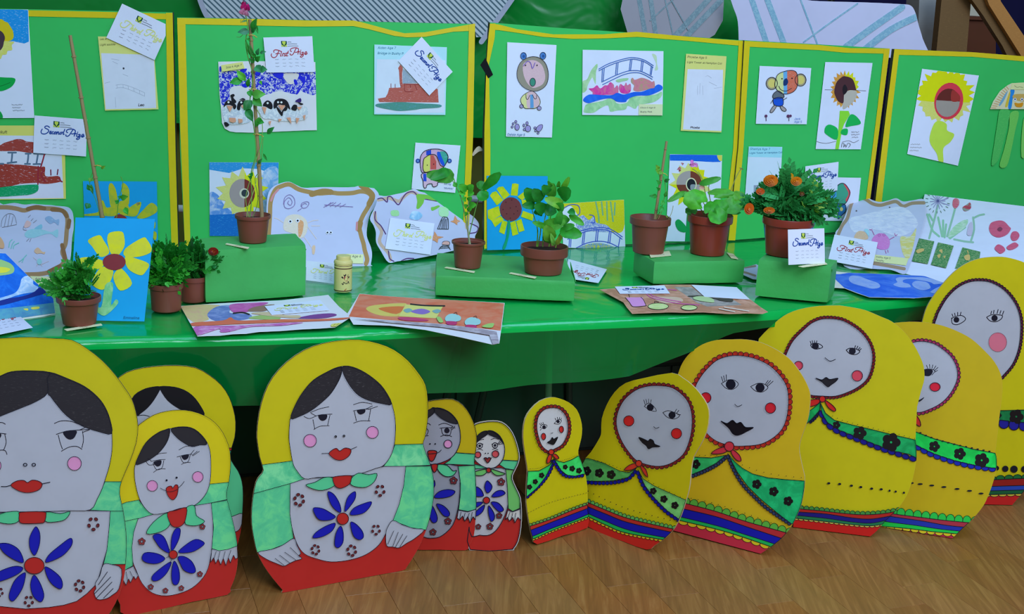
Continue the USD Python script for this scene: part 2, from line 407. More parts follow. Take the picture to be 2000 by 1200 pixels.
board('4', 'narrow green papered display board with mouse and sunflower pictures', (1455, 468), (1700, 449), '1454 79 1600 87 1737 95 1722 220 1692 449 1422 470 1442 290',
      [('1455 80 1600 88 1660 94 1737 95', '1737 105 1650 103 1600 98 1455 91'), ('1454 80 1465 82 1452 290 1436 470', '1423 470 1442 290'), ('1727 95 1738 95 1722 220 1692 449', '1684 449 1713 220')])
board('5', 'green papered display board at the far right with the largest sunflower head drawing', (1700, 449), (2010, 436), '1747 96 1900 102 2000 110 2160 125 2160 430 1704 449 1732 220',
      [('1747 96 1900 102 2000 110 2160 125', '2160 137 2000 120 1900 111 1747 107'), ('1747 96 1757 97 1742 220 1716 449', '1703 449 1731 220')])

# ---------------------------------------------------------------- what stands behind the boards
bt = thing('rear_table', 'raised table behind the display boards, almost hidden by cloths', 'table', (0, 7.0, 0))
def Pv(d, yaw=0.0): return Pl((0, d, 0), (math.sin(math.radians(yaw)), -math.cos(math.radians(yaw)), 0))
bk1, bk2, bk3 = Pv(7.05), Pv(6.9), Pv(6.8)
b = trimesh.creation.box((5.0, 0.8, 0.04)); b.apply_translation((-0.55, 7.5, 1.83)); part(bt, 'tabletop', b, M((110, 80, 55), 'paint'))
for x in (-2.7, 0.2, 1.7): part(bt, 'leg', tube([[x, 7.4, 0], [x, 7.4, 1.81]], 0.02, 10), leg, sm=40)
gcl = usdkit.material(stage, '/World/Looks/green_cloth_rear', {
    'g': ('geometry', {}), 'n': ('noise_texture', {'scale': 3.0, 'detail': 3.0, 'distortion': 0.6}), 'b': ('bump', {'strength': 0.5, 'distance': 0.05}),
    'p': ('principled_bsdf', {'base_color': alb((0, 134, 50)), 'roughness': 0.25, 'specular_ior_level': 0.5})}, [('g.position', 'n.vector'), ('n.fac', 'b.height'), ('b.normal', 'p.normal')], surface='p.BSDF')
def drape(u0, u1, z0, z1, pl, amp, k, nu=140, nv=14):
    e = np.cross([0, 0, 1.0], pl.n); V, F = [], []
    for u in np.linspace(u0, u1, nu):
        for v in np.linspace(0, 1, nv):
            V.append(pl.o * [1, 1, 0] + e * u + [0, 0, z1 + (z0 - z1) * v] + pl.n * amp * v * math.sin(u * k + 1.3 * math.sin(u * 3)))
    for i in range(nu - 1):
        for j in range(nv - 1):
            a, b, c, d = i * nv + j, i * nv + j + 1, (i + 1) * nv + j, (i + 1) * nv + j + 1
            F += [[a, b, c], [b, d, c]]
    return np.array(V), np.array(F)
single('rear_cloth', 'dark green plastic cloth hanging behind the display boards', 'tablecloth', drape(-3.4, 1.35, 0.92, 1.86, bk1, 0.02, 9), gcl, sm=True)
# lower dark olive cupboard front seen through the gaps
b = trimesh.creation.box((5.2, 0.05, 0.98)); b.apply_translation((-0.6, 7.3, 0.49)); single('cupboard_front', 'dark olive cupboard front seen through the gap between the boards', 'cupboard', b, M((92, 96, 40), 'paint'))
# striped cloth over the green one: hanging corner down
spl = bk2
st = poly('375 -60 388 -8 402 28 420 37 520 42 700 46 900 49 926 50 930 73 946 73 1010 -12 1040 -60', sm=False)
sg = alb((188, 205, 222)); sd = alb((84, 112, 130))
e_ang = math.radians(43)
stripes = usdkit.material(stage, '/World/Looks/striped_cloth', {
    'g': ('geometry', {}), 'm': ('mapping', {'rotation': (0, math.radians(-42), 0)}), 's': ('separate_xyz', {}),
    'k': ('math', {'math_type': 'multiply', 'value2': 46.0}), 'f': ('math', {'math_type': 'fraction'}),
    'r': ('rgb_ramp', {'ramp': [(0, sg), (0.56, sg), (0.6, sd), (0.94, sd), (0.98, sg), (1, sg)]}), 'p': ('principled_bsdf', {'roughness': 0.8, 'specular_ior_level': 0.15})},
    [('g.position', 'm.vector'), ('m.vector', 's.vector'), ('s.z', 'k.value1'), ('k.value', 'f.value1'), ('f.value', 'r.fac'), ('r.color', 'p.base_color')], surface='p.BSDF')
t = thing('striped_cloth', 'blue and white diagonally striped cloth hanging behind the second board', 'tablecloth', spl.at([[700, 40]])[0])
part(t, 'cloth', slab(st, spl, 0.002), stripes)
hm = [line('375 -60 388 -8 402 28 412 38', w=10), line('1030 -55 1010 -16 940 82', w=10)]
part(t, 'hem', flat(unary_union(hm), spl, 0.003), M((168, 178, 205), 'paper', 0.8))

# white table linen with blue bands on two small tables (right)
lin_w = M((200, 202, 240), 'paper', 0.8, scale=6, spec=0.15); band = M((130, 176, 208), 'blotch', 0.8, c2=(150, 192, 218), scale=9); band2 = M((122, 150, 168), 'blotch', 0.8, c2=(140, 165, 182), scale=9)
lin_g = M((160, 160, 178), 'paper', 0.8, scale=6, spec=0.15)
t = thing('white_linen_cloth', 'pale grey tablecloth with faint teal bands, left of the brighter white one', 'tablecloth', bk3.at([[1310, 60]])[0])
ol = poly('1226 -50 1212 18 1222 52 1228 72 1370 84 1396 68 1412 40 1416 -50', sm=False)
part(t, 'cloth', slab(ol, bk3, 0.004), lin_g)
bb = [line('1245 -20 1262 75', w=9), line('1268 -20 1282 75', w=9), line('1297 -10 1315 70', w=2.5), line('1270 40 1330 -15', w=2.5), line('1310 80 1392 -10', w=11), line('1332 80 1420 -12', w=11), line('1345 60 1300 -20', w=2)]
for i, q in enumerate(bb): part(t, 'band', flat(q.intersection(ol.buffer(-0.5)), bk3, 0.0015 + i * 0.0008), band2)
pl4 = Pv(6.6)
t = thing('white_linen_cloth', 'bright white tablecloth with light blue bands draped behind the narrow board', 'tablecloth', pl4.at([[1620, 80]])[0])
ol = Polygon(np.vstack([smooth(P('1424 -10 1432 14 1441 42 1443 90'), False), smooth(P('1500 96 1640 105 1730 112 1812 118 1802 75 1794 48 1788 25 1779 11 1760 8 1700 5 1600 2 1560 -2 1470 -12'), False)])).buffer(0)
part(t, 'cloth', slab(ol, pl4, 0.006), lin_w)
for i, q in enumerate([line('1467 -5 1500 92', w=11), line('1497 -5 1534 92', w=11), line('1564 0 1598 90', w=3), line('1570 82 1625 42 1675 7', w=3), line('1652 92 1710 50 1762 14', w=13), line('1690 96 1740 58 1792 32', w=13)]):
    part(t, 'band', flat(q.intersection(ol.buffer(-0.4)), pl4, 0.0015 + i * 0.0008), band)
single('rear_curtain', 'dark blue-black curtain behind the white tablecloth and staircase', 'curtain', drape(0.9, 6.0, 0.0, 2.6, Pv(9.6), 0.05, 22, 200, 6), M((22, 20, 66), 'paint', 0.8), sm=True)

# wooden stair at the right
wood_d = M((112, 84, 50), 'crayon', 0.5, c2=(126, 96, 58), scale=10); wood_l = M((170, 118, 62), 'crayon', 0.45, c2=(182, 130, 72), scale=10)
def prism(pl, px, t): return slab(poly(px, sm=False), pl, t)
s = thing('stair_rail', 'wooden newel post and sloping brown handrail at the top right corner', 'stair rail', Pv(6.9).at([[1860, 120]])[0])
part(s, 'newel_post', prism(Pv(6.9), '1843 -40 1828 110 1886 125 1900 -40', 0.09), wood_d)
part(s, 'handrail', prism(Pv(6.8), '1884 -20 1920 30 1958 90 1975 125 2010 125 1930 -20', 0.06), wood_d)
part(s, 'handrail_cap', prism(Pv(6.75), '1918 -30 1932 10 2000 118 2030 160 2030 110 2000 70 1955 3 1945 -30', 0.1), wood_l)
single('white_wall_post', 'narrow white wall post between the white tablecloth and the newel post', 'post', prism(Pv(7.3), '1797 -40 1790 140 1850 140 1850 -40', 0.25), M((165, 166, 172), 'paper', 0.8))
single('brown_cabinet', 'dark brown wooden cabinet behind the sloping handrail', 'cabinet', join([prism(Pv(7.6), '1885 40 1885 140 1945 140 1945 52 1920 36', 0.3), prism(Pv(7.57), '1885 32 1885 38 1935 40 1935 33', 0.36)]), M((84, 44, 22), 'paint', 0.5))
single('white_wall_panel', 'small patch of white wall seen between newel post and handrail', 'wall panel', prism(Pv(8.4), '1880 -40 1880 33 1930 33 1930 -40', 0.05), M((190, 188, 180), 'paper', 0.8))
# steel tube behind the gaps
single('steel_rail', 'bright steel rail tube seen through the left gap between boards', 'rail', tube(Pv(6.2).at([[230, 405], [345, 408], [470, 411]]), 0.02, 12), M((205, 210, 214), 'flat', 0.2, spec=0.9), sm=40)
single('steel_rail', 'bright steel rail tube seen through the right gap between boards', 'rail', tube(Pv(6.2).at([[860, 386], [935, 390], [1010, 393]]), 0.02, 12), M((205, 210, 214), 'flat', 0.2, spec=0.9), sm=40)
TAG = single('paper_tag', 'loose curled pale paper tag hanging in the gap between the boards', 'tag', slab(poly('923 300 930 289 937 286 943 294 936 296 930 300 924 305'), boards['2'].shift(-0.022), 0.0008), paper((200, 190, 180)))
single('black_tape', 'short piece of black tape on the left edge of a display board', 'tape', slab(poly('938 127 948 113 963 146 954 153', sm=False), boards['3'].shift(0.0055), 0.0006), M((14, 14, 18), 'flat', 0.5))

# ================================================================ painted board dolls leaning on the table
DW = (180, 187, 214); YEL = (204, 196, 0); MINT = (90, 208, 160); RED = (188, 42, 38); BLU = (26, 28, 188); HAIR = (46, 43, 50); PINK = (222, 152, 214)
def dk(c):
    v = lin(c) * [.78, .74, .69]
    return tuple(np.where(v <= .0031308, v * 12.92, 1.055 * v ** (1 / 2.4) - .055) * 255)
class Doll:
    def __init__(s, label, a, b, lean, outline, base=RED, thick=0.006, lw=1.0, name='painted_doll_cutout'):
        A, B = atz(*a, 0.001), atz(*b, 0.001)
        s.pl = lean_plane(A, B, lean); s.out = outline; s.k = 1; s.lw = lw; s.ink = Polygon()
        s.t = thing(name, label, 'painted doll', (A + B) / 2)
        part(s.t, 'board', slab(outline, s.pl, thick), M((176, 160, 130), 'paper', 0.8))
        s.body = s.paint('skirt', outline, base, lw=0)
    def paint(s, name, g, c, lw=None, under=None, kind='paint', rough=0.5, clip=True, label=None, **kw):
        g = unary_union(g) if isinstance(g, list) else g
        if clip: g = g.intersection(s.out.buffer(-0.05))
        g = g.buffer(0)
        if g.is_empty: return None
        lw = s.lw if lw is None else lw
        if 'c2' in kw: kw['c2'] = dk(kw['c2'])
        s.k += 1
        if name == 'hem': g = max(gons(g), key=lambda q: q.area)
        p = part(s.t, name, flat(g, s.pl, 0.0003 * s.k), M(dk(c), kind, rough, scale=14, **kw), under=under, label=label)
        s.ink = s.ink.difference(g)
        if lw: s.ink = s.ink.union(g.boundary.buffer(lw / 2, quad_segs=2))
        return p
    def draw(s, g): s.ink = s.ink.union(unary_union(g) if isinstance(g, list) else g)
    def done(s, c=INK):
        s.k += 1
        part(s.t, 'outline', flat(s.ink.intersection(s.out.buffer(0.3)), s.pl, 0.0003 * s.k), M(c, 'flat', 0.5), label='black marker outline')
    def eye(s, face, z, pupil, strokes, w=1.0, white=None):
        if white: s.paint('eye', poly(white, z), (205, 208, 226), under=face)
        g = [line(q, z, w) for q in strokes]
        if pupil is not None: g.append(pupil)
        s.k += 1
        part(s.t, 'pupil' if white else 'eye', flat(unary_union(g), s.pl, 0.0003 * s.k), M((24, 22, 36), 'flat', 0.45), under=face)
    def dotflower(s, under, x, y, r, z, c=(110, 42, 48), n=6, rot=0.3):
        ox, oy, k = Z[z]
        g = [affinity.rotate(dot(x + r * math.cos(a) * .82, y + r * math.sin(a), r * .27, z, r * .34), math.degrees(a)) for a in np.arange(n) / n * 2 * math.pi + rot]
        s.paint('small_flower', g, c, lw=s.lw * 0.7, under=under)
    def ringflower(s, under, x, y, r, z, c=(150, 60, 66)):
        g = unary_union([dot(x + r * .62 * math.cos(a), y + r * .62 * math.sin(a), r * .42, z) for a in np.arange(5) / 5 * 2 * math.pi - 1.5]).difference(dot(x, y, r * .36, z))
        s.paint('small_flower', g, c, lw=s.lw * 0.7, under=under)
    def petals(s, under, items, z):
        for q in items: s.paint('petal', poly(q, z), BLU, lw=s.lw * .8, under=under)

# ---- big doll, centre left
o = poly('178 1035 150 935 132 820 128 740 145 590 185 440 250 310 360 190 500 95 640 45 790 20 930 15 1080 45 1200 95 1310 180 1400 290 1445 370 1462 480 1462 640 1440 780 1425 830 1450 910 1480 990 1505 1090 1510 1170 1505 1270 1480 1400 1440 1530 1375 1670 1300 1790 1265 1820 1100 1850 700 1925 345 1991 330 1975 250 1880 180 1780 130 1680 110 1600 92 1500 85 1400 95 1260 120 1130 150 1080', 'B7', n=2)
d = Doll('largest cut-out doll with mint sleeves and eyes looking up, alone left of centre', (556, 1157.5), (786, 1115), 8, o)
d.paint('headscarf', poly('0 0 1600 0 1600 832 1425 830 1205 836 410 962 172 993 0 1000', 'B7', False), YEL)
ap = d.paint('apron', poly('388 1140 386 1250 385 1380 400 1480 440 1610 500 1690 600 1730 710 1752 850 1738 980 1695 1080 1620 1135 1530 1190 1430 1240 1300 1270 1180 1290 1005 1120 1005 960 1050 740 1085 500 1103', 'B7'), DW)
for q in ('100 1000 172 993 410 962 440 1040 500 1103 388 1140 120 1215 60 1220', '1205 836 1425 830 1600 830 1600 993 1290 1004 1116 1006 1170 930'): d.paint('collar', poly(q, 'B7', False), MINT, kind='wash', c2=(130, 232, 176))
for q in ('60 1230 120 1214 388 1140 386 1250 385 1380 400 1480 415 1565 330 1620 240 1655 130 1680 60 1700', '1290 1005 1600 1000 1600 1480 1447 1503 1330 1485 1190 1430 1240 1300 1275 1150'): d.paint('sleeve', poly(q, 'B7', False), MINT, kind='wash', c2=(112, 226, 160))
h = d.paint('hand', poly('135 798 240 775 330 740 415 688 440 740 470 805 455 822 478 848 430 862 380 885 338 905 280 885 200 850', 'B8', n=3), DW)
d.draw(lines(['270 845 340 900', '305 820 385 882', '345 797 432 858', '388 760 465 835'], 'B8', 0.9))
h = d.paint('hand', poly('1190 548 1260 580 1350 610 1435 622 1360 690 1300 725 1240 762 1190 755 1140 745 1135 650 1150 600', 'B8', n=3), DW)
d.draw(lines(['1197 630 1150 735', '1232 640 1190 750', '1268 655 1210 757', '1300 668 1245 755'], 'B8', 0.9))
fc = d.paint('face', poly('500 1103 440 1040 410 985 390 880 378 780 385 650 390 632 430 520 490 420 570 330 680 265 760 230 845 222 940 255 1040 320 1120 400 1170 490 1185 530 1205 620 1210 720 1200 840 1170 930 1115 1000 1060 1020 960 1055 860 1080 740 1088 600 1092', 'B7', n=3), DW)
for q in ('390 632 430 520 490 420 570 330 680 265 760 233 790 228 792 262 770 330 710 430 640 500 550 570 460 615', '797 262 794 230 845 222 940 255 1040 320 1120 400 1180 518 1100 515 1000 490 920 450 860 385 815 310'): d.paint('hair', poly(q, 'B7', n=3), HAIR, under=fc, kind='crayon', c2=(74, 72, 80))
d.eye(fc, 'B7', poly('610 605 672 600 670 635 640 650 615 635', 'B7'), ['545 585 620 555 690 540', '495 615 540 632 610 605 715 597', '565 640 580 715', '698 605 680 685', '572 717 620 692 692 688', '550 590 590 612'])
d.eye(fc, 'B7', poly('912 567 970 560 970 585 940 600 918 590', 'B7'), ['882 523 950 505 1027 518', '880 572 950 560 1018 557', '888 575 905 650', '1016 562 1000 650', '883 667 940 650 1012 650', '980 557 1030 533', '1000 560 1070 537'])
for x, y, r in ((543, 805, 50), (1030, 740, 47)): d.paint('cheek', dot(x, y, r, 'B7'), PINK, under=fc)
d.paint('nostril', [dot(743, 773, 8, 'B7'), dot(808, 768, 8, 'B7')], (90, 90, 100), under=fc)
d.paint('lips', poly('690 905 720 875 750 865 775 885 815 862 862 875 850 920 800 955 750 955 715 935', 'B7'), RED, under=fc)
d.draw(lines(['635 905 690 903', '862 873 908 853'], 'B7', 1.1))
for q in ('510 270 580 250 650 213 720 215 735 275 640 313 560 300', '865 220 920 178 1000 190 1065 182 1045 245 980 288 900 285 858 262'): d.paint('bow_tail', poly(q, 'B8', n=3), MINT)
d.paint('bow_knot', poly('720 225 740 205 860 197 865 225 850 265 785 297 740 280', 'B8', n=3), RED)
d.petals(ap, ['680 325 730 345 775 420 783 485 740 465 700 410', '895 322 898 370 870 420 815 480 825 400 850 350', '1022 402 1005 450 950 495 858 505 880 455 950 420', '858 565 900 575 950 630 960 680 925 700 880 665', '780 592 802 640 800 720 765 762 735 740 745 650', '740 570 715 630 640 675 565 685 590 640 670 590', '570 450 640 455 705 490 742 520 700 545 620 545 580 500'], 'B8')
d.paint('flower_centre', dot(798, 535, 46, 'B8'), RED, under=ap)
for x, y, r, n in ((457, 388, 42, 6), (1090, 315, 38, 5), (1058, 622, 34, 5), (585, 778, 34, 6), (868, 785, 38, 6)): d.dotflower(ap, x, y, r, 'B8', n=n)
d.done()

# ---- doll at the very left
o = poly('230 75 420 85 560 97 680 165 800 260 900 370 980 480 1030 560 1062 660 1078 770 1065 900 1010 1060 950 1200 935 1300 960 1420 985 1600 985 1800 960 2000 900 2160 830 2270 768 2340 500 2355 0 2395 -308 2400 -450 2270 -525 2000 -540 1800 -525 1600 -500 1400 -475 1300 -480 1200 -560 1060 -605 900 -618 770 -602 660 -560 560 -500 460 -420 350 -320 250 -200 165 -80 97 90 80', 'B5', n=2)
d = Doll('large cut-out doll cropped by the left edge, biggest black-haired face', (-77, 1240), (192, 1225), 14, o)
d.paint('headscarf', poly('-700 0 1200 0 1200 1205 820 1207 -360 1250 -700 1250', 'B5', False), YEL)
ap = d.paint('apron', poly('-400 400 0 408 230 395 540 388 862 395 858 480 850 560 835 700 800 820 770 920 740 980 680 1040 600 1100 500 1130 380 1148 200 1160 0 1140 -150 1100 -290 1000 -360 820 -400 600', 'B6', False), DW)
d.paint('collar', poly('820 165 1000 165 1000 395 862 395 705 388 760 300', 'B6', False), MINT, kind='wash', c2=(120, 226, 165))
d.paint('sleeve', poly('862 395 1050 395 1050 810 870 812 808 810 835 700 850 560', 'B6', False), MINT, kind='wash', c2=(112, 222, 158))
d.paint('sleeve', poly('-700 380 -400 400 -400 600 -360 820 -700 820', 'B6', False), MINT)
d.paint('hand', poly('808 812 870 812 950 850 930 1000 880 1050 830 1080 760 1085 735 1030 750 1000 745 960 780 900', 'B6', n=3), DW)
d.draw(lines(['840 870 770 970', '865 910 740 1040', '875 950 755 1075', '885 1000 810 1075'], 'B6', 1.1))
fc = d.paint('face', poly('-390 835 -380 720 -330 620 -250 530 -130 440 0 380 90 345 230 338 390 350 530 400 660 460 760 540 820 620 860 720 875 830 875 960 855 1080 825 1180 800 1255 760 1340 705 1425 540 1432 230 1440 -200 1435 -300 1340 -360 1200 -385 1000', 'B5', n=3), DW)
for q in ('372 512 371 400 390 350 530 400 660 460 760 540 820 620 860 720 872 830 770 815 640 770 520 690 440 600 395 540', '372 512 371 400 385 350 230 338 90 345 0 380 -130 440 -250 530 -330 620 -378 720 -388 830 -200 780 0 695 150 635 280 580'): d.paint('hair', poly(q, 'B5', n=3), HAIR, under=fc, kind='crayon', c2=(62, 60, 66))
d.eye(fc, 'B5', poly('497 815 595 807 590 845 570 870 540 875 510 855', 'B5'), ['425 750 480 730 560 735 650 770', '440 835 480 822 540 807 700 797', '455 840 470 900 488 950', '645 812 652 880 640 940', '480 967 540 935 600 930 640 952', '620 802 665 782', '650 818 698 800'], 1.2)
d.eye(fc, 'B5', poly('-80 830 5 830 0 865 -30 882 -60 870', 'B5'), ['-120 770 0 742 42 756', '-120 838 -40 825 48 832', '38 835 48 900 28 960', '-90 975 28 958 55 992'], 1.2)
for x, y, r in ((582, 1063, 54), (-45, 1080, 54)): d.paint('cheek', dot(x, y, r, 'B5'), PINK, under=fc)
d.draw([dot(x, 1073, 17, 'B5', 14).difference(dot(x, 1073, 10, 'B5', 8)) for x in (197, 264)])
d.paint('lips', poly('85 193 130 160 185 155 215 172 250 153 300 160 330 185 310 225 250 248 190 250 130 230', 'B6'), RED, under=fc)
d.draw(lines(['10 203 50 203 85 193', '330 182 390 170'], 'B6', 1.5))
for q in ('155 402 70 400 0 418 -45 448 0 485 90 495 148 470', '358 402 470 415 549 398 510 460 430 480 355 475'): d.paint('bow_tail', poly(q, 'B6', n=3), MINT)
d.paint('bow_knot', poly('150 425 165 403 340 400 360 425 348 478 320 490 180 493 150 470', 'B6', n=3), RED)
d.petals(ap, ['285 518 312 570 308 660 272 742 235 690 230 610 260 540', '545 608 567 630 550 680 480 750 360 798 380 740 460 670', '350 833 400 850 470 910 490 970 470 1005 410 970 370 910', '265 895 310 950 343 1040 335 1090 310 1105 260 1060 238 970', '195 875 195 930 170 1010 110 1095 75 1085 75 1030 120 930', '180 840 150 880 60 925 -40 950 -20 880 60 840 130 825', '185 795 120 780 40 730 0 680 -10 650 70 650 150 700'], 'B6')
d.paint('flower_centre', dot(268, 822, 78, 'B6', 65), RED, under=ap)
for x, y, r, n in ((730, 495, 44, 5), (622, 980, 40, 6), (225, 1100, 36, 5), (-5, 1030, 30, 5)): d.dotflower(ap, x, y, r, 'B6', n=n)
d.done()

# ---- hidden doll between them
o = poly('935 385 1050 330 1200 305 1380 297 1530 315 1640 375 1730 450 1790 540 1825 640 1842 740 1835 860 1805 960 1808 1040 1860 1120 1890 1200 1900 1300 1895 1450 1880 1600 1840 1740 1770 1850 1690 1900 1000 1900 880 1800 800 1600 790 1400 800 1200 860 1040 800 900 780 740 830 520', 'B5', n=2)
d = Doll('mostly hidden cut-out doll behind two others at the left, only parted black hair showing', (250, 1160), (423, 1143), 5, o)
d.paint('headscarf', poly('600 200 1950 200 1950 940 600 960', 'B5', False), YEL)
d.paint('sleeve', poly('1650 985 1950 940 1950 1455 1790 1482 1640 1470', 'B5', False), MINT)
d.paint('hand', poly('1650 1470 1790 1482 1893 1455 1880 1560 1830 1600 1700 1600', 'B5'), DW)
fc = d.paint('face', poly('1030 560 1110 490 1250 462 1400 475 1500 530 1570 620 1595 690 1605 800 1560 1000 1450 1090 1300 1110 1100 1060 1040 900 1010 700', 'B5', n=3), DW)
for q in ('1250 484 1247 463 1190 466 1110 490 1030 560 1040 640 1070 690 1100 670 1150 630 1200 570', '1252 484 1254 463 1300 460 1400 475 1500 530 1570 620 1594 688 1500 680 1400 635 1310 570'): d.paint('hair', poly(q, 'B5', n=3), (24, 22, 26), under=fc)
d.draw(lines(['1075 690 1130 685 1190 705'], 'B5', 1.1)); d.done()

# ---- front small doll at left
o = poly('1000 1215 940 1130 895 1020 865 920 858 820 870 700 905 520 908 480 895 360 872 250 865 150 880 40 920 -80 1000 -200 1100 -290 1200 -355 1300 -385 1400 -395 1500 -385 1600 -350 1680 -295 1740 -220 1785 -120 1800 -40 1802 40 1790 160 1770 250 1775 310 1800 400 1830 520 1852 640 1858 760 1850 850 1830 930 1800 1000 1775 1050 1500 1105', 'B6', n=2)
d = Doll('cut-out doll standing foremost at the left, winking smile with red tongue', (250, 1203), (444, 1163), 10, o, lw=0.9)
d.paint('headscarf', poly('700 -500 2000 -500 2000 165 1785 170 1632 185 1085 308 990 325 898 360 700 380', 'B6', False), (218, 204, 10))
ap = d.paint('apron', poly('1080 452 1200 420 1310 405 1500 355 1648 332 1660 430 1665 520 1660 620 1645 760 1610 880 1530 975 1430 1030 1300 1058 1190 1035 1110 960 1065 860 1035 780 1030 680 1045 560', 'B6', n=3), DW)
for q in ('800 390 898 360 990 325 1085 308 1130 370 1200 420 1080 455 908 490 800 500', '1632 185 1785 170 1900 170 1900 290 1770 306 1650 331 1518 353 1580 300 1618 235'): d.paint('collar', poly(q, 'B6', False), MINT, kind='wash', c2=(116, 228, 164))
for q in ('800 510 908 490 1080 452 1045 560 1030 680 1040 822 980 855 870 886 800 886', '1650 332 1900 285 1900 655 1852 668 1780 695 1710 705 1655 688 1668 520'): d.paint('sleeve', poly(q, 'B6', False), MINT, kind='wash', c2=(112, 226, 160))
d.paint('hand', poly('868 887 980 855 1043 825 1080 900 1060 930 1045 905 1020 955 1005 925 985 975 960 930 945 990 925 940 903 997 880 930', 'B6', False), DW)
d.draw(lines(['915 900 925 975', '955 885 965 960', '985 870 1000 950', '1015 865 1045 925'], 'B6', 0.8))
d.paint('hand', poly('1655 690 1710 705 1780 695 1852 668 1858 760 1840 770 1825 740 1800 800 1785 760 1765 820 1745 765 1725 815 1705 770 1685 805 1670 760 1645 795', 'B6', False), DW)
d.draw(lines(['1690 710 1665 790', '1720 710 1705 770', '1760 710 1745 765', '1805 700 1785 760'], 'B6', 0.8))
fc = d.paint('face', poly('1055 40 1085 -40 1140 -140 1230 -215 1330 -250 1430 -265 1520 -245 1600 -170 1640 -80 1648 40 1642 160 1615 250 1560 320 1500 358 1400 375 1310 405 1200 420 1140 380 1090 300 1060 190 1050 100', 'B6', n=3), DW)
for q in ('1060 1072 1085 1000 1140 900 1230 825 1290 800 1328 795 1312 880 1260 960 1190 1020 1120 1057', '1335 795 1430 775 1520 795 1600 870 1614 915 1560 920 1500 932 1440 905 1380 860'): d.paint('hair', poly(q, 'B5', n=3), HAIR, under=fc)
d.eye(fc, 'B5', poly('1200 1052 1258 1038 1255 1075 1225 1086', 'B5'), ['1205 1005 1250 985 1302 980', '1178 1047 1240 1035 1292 1032', '1195 1060 1222 1110 1265 1098 1280 1040', '1200 1132 1240 1107 1292 1105', '1138 1043 1165 1075 1207 1070', '1155 1025 1180 1040'], 0.9)
d.eye(fc, 'B5', poly('1420 1002 1472 992 1470 1020 1445 1035 1428 1025', 'B5'), ['1398 957 1450 930 1512 925', '1383 1012 1440 997 1500 990', '1408 1010 1432 1055 1470 1048 1487 995', '1418 1070 1450 1055 1488 1055', '1490 990 1517 958', '1500 1000 1542 967', '1507 1003 1558 968'], 0.9)
for x, y, r in ((1190, 198, 42), (1546, 128, 42)): d.paint('cheek', dot(x, y, r, 'B6'), PINK, under=fc)
d.draw([dot(1302, 155, 8, 'B6'), dot(1380, 134, 8, 'B6')])
d.paint('lips', poly('1297 225 1315 203 1340 200 1350 215 1370 190 1390 195 1392 230 1380 280 1350 308 1315 280', 'B6'), RED, under=fc)
d.draw(lines(['1300 243 1345 242 1388 226', '1253 215 1275 228 1300 236', '1392 215 1420 190 1440 163'], 'B6', 0.9))
for q in ('1145 572 1200 480 1310 408 1328 500 1260 555', '1455 370 1520 352 1535 430 1600 475 1540 508 1470 505 1445 480'): d.paint('bow_tail', poly(q, 'B6', n=3), MINT)
d.paint('bow_knot', poly('1308 410 1380 388 1457 368 1452 450 1430 500 1380 522 1335 500', 'B6', n=3), RED)
d.petals(ap, ['1195 590 1240 572 1290 610 1325 720 1260 690 1220 640', '1385 527 1410 540 1400 610 1360 690 1338 700 1340 610 1360 550', '1595 640 1580 670 1500 715 1395 718 1450 660 1530 615', '1390 755 1440 750 1500 790 1530 860 1500 882 1440 860 1410 810', '1360 785 1395 840 1405 920 1385 970 1350 960 1340 880', '1335 790 1310 870 1250 930 1200 942 1185 915 1220 870', '1290 770 1230 805 1150 800 1110 770 1125 725 1180 718 1250 735'], 'B6')
d.draw(lines(['1355 730 1300 760', '1355 740 1330 800', '1360 740 1400 760', '1350 730 1320 690'], 'B6', 0.7))
d.paint('flower_centre', dot(1354, 735, 33, 'B6'), RED, under=ap)
for x, y, r in ((1108, 633, 28), (1582, 518, 22), (1562, 888, 22), (1178, 988, 22), (1293, 1017, 21), (1417, 998, 21)): d.ringflower(ap, x, y, r, 'B6')
d.done()

# ---- doll just right of the big one
o = poly('60 170 130 150 200 140 290 138 360 180 410 250 440 330 450 400 445 480 438 520 434 560 440 620 445 720 447 850 440 960 430 1050 395 1125 372 1150 200 1146 0 1144 -40 1100 -80 1000 -85 800 -60 640 -20 540 -50 400 -30 260', 'C1', n=2)
d = Doll('cut-out doll with black centre parting, partly hidden behind the largest doll on its right', (800, 1076), (908, 1076.2), 5, o, lw=1.3)
d.paint('headscarf', poly('-200 0 600 0 600 510 440 505 300 495 -200 495', 'C1', False), (198, 178, 0))
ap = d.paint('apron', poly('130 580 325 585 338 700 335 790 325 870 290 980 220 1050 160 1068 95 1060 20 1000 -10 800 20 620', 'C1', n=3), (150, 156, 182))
d.paint('collar', poly('300 495 440 505 600 505 600 582 433 580 230 572 270 545', 'C1', False), MINT)
d.paint('sleeve', poly('325 585 433 580 460 600 470 870 390 890 328 878 338 790 340 700', 'C1', False), MINT, kind='wash', c2=(112, 226, 160))
d.paint('hand', poly('326 880 390 892 448 873 442 945 425 925 405 965 390 925 370 955 355 920 335 945 318 935', 'C1', False), DW)
d.draw(lines(['345 895 335 945', '372 900 360 950', '400 900 385 950', '420 895 410 955'], 'C1', 0.9))
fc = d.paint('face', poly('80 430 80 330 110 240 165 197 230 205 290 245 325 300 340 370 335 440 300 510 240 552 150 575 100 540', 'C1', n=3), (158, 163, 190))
for q in ('170 227 150 198 170 195 240 210 290 245 325 300 270 295 210 265', '166 227 160 197 110 225 85 290 120 265'): d.paint('hair', poly(q, 'C1', n=3), HAIR, under=fc)
d.eye(fc, 'C1', dot(250, 348, 18, 'C1'), ['195 310 235 299 290 320', '203 332 250 328 305 330', '213 335 225 375 268 380 280 335', '208 387 245 376 282 388', '285 342 303 318', '275 332 292 318'], 1.2)
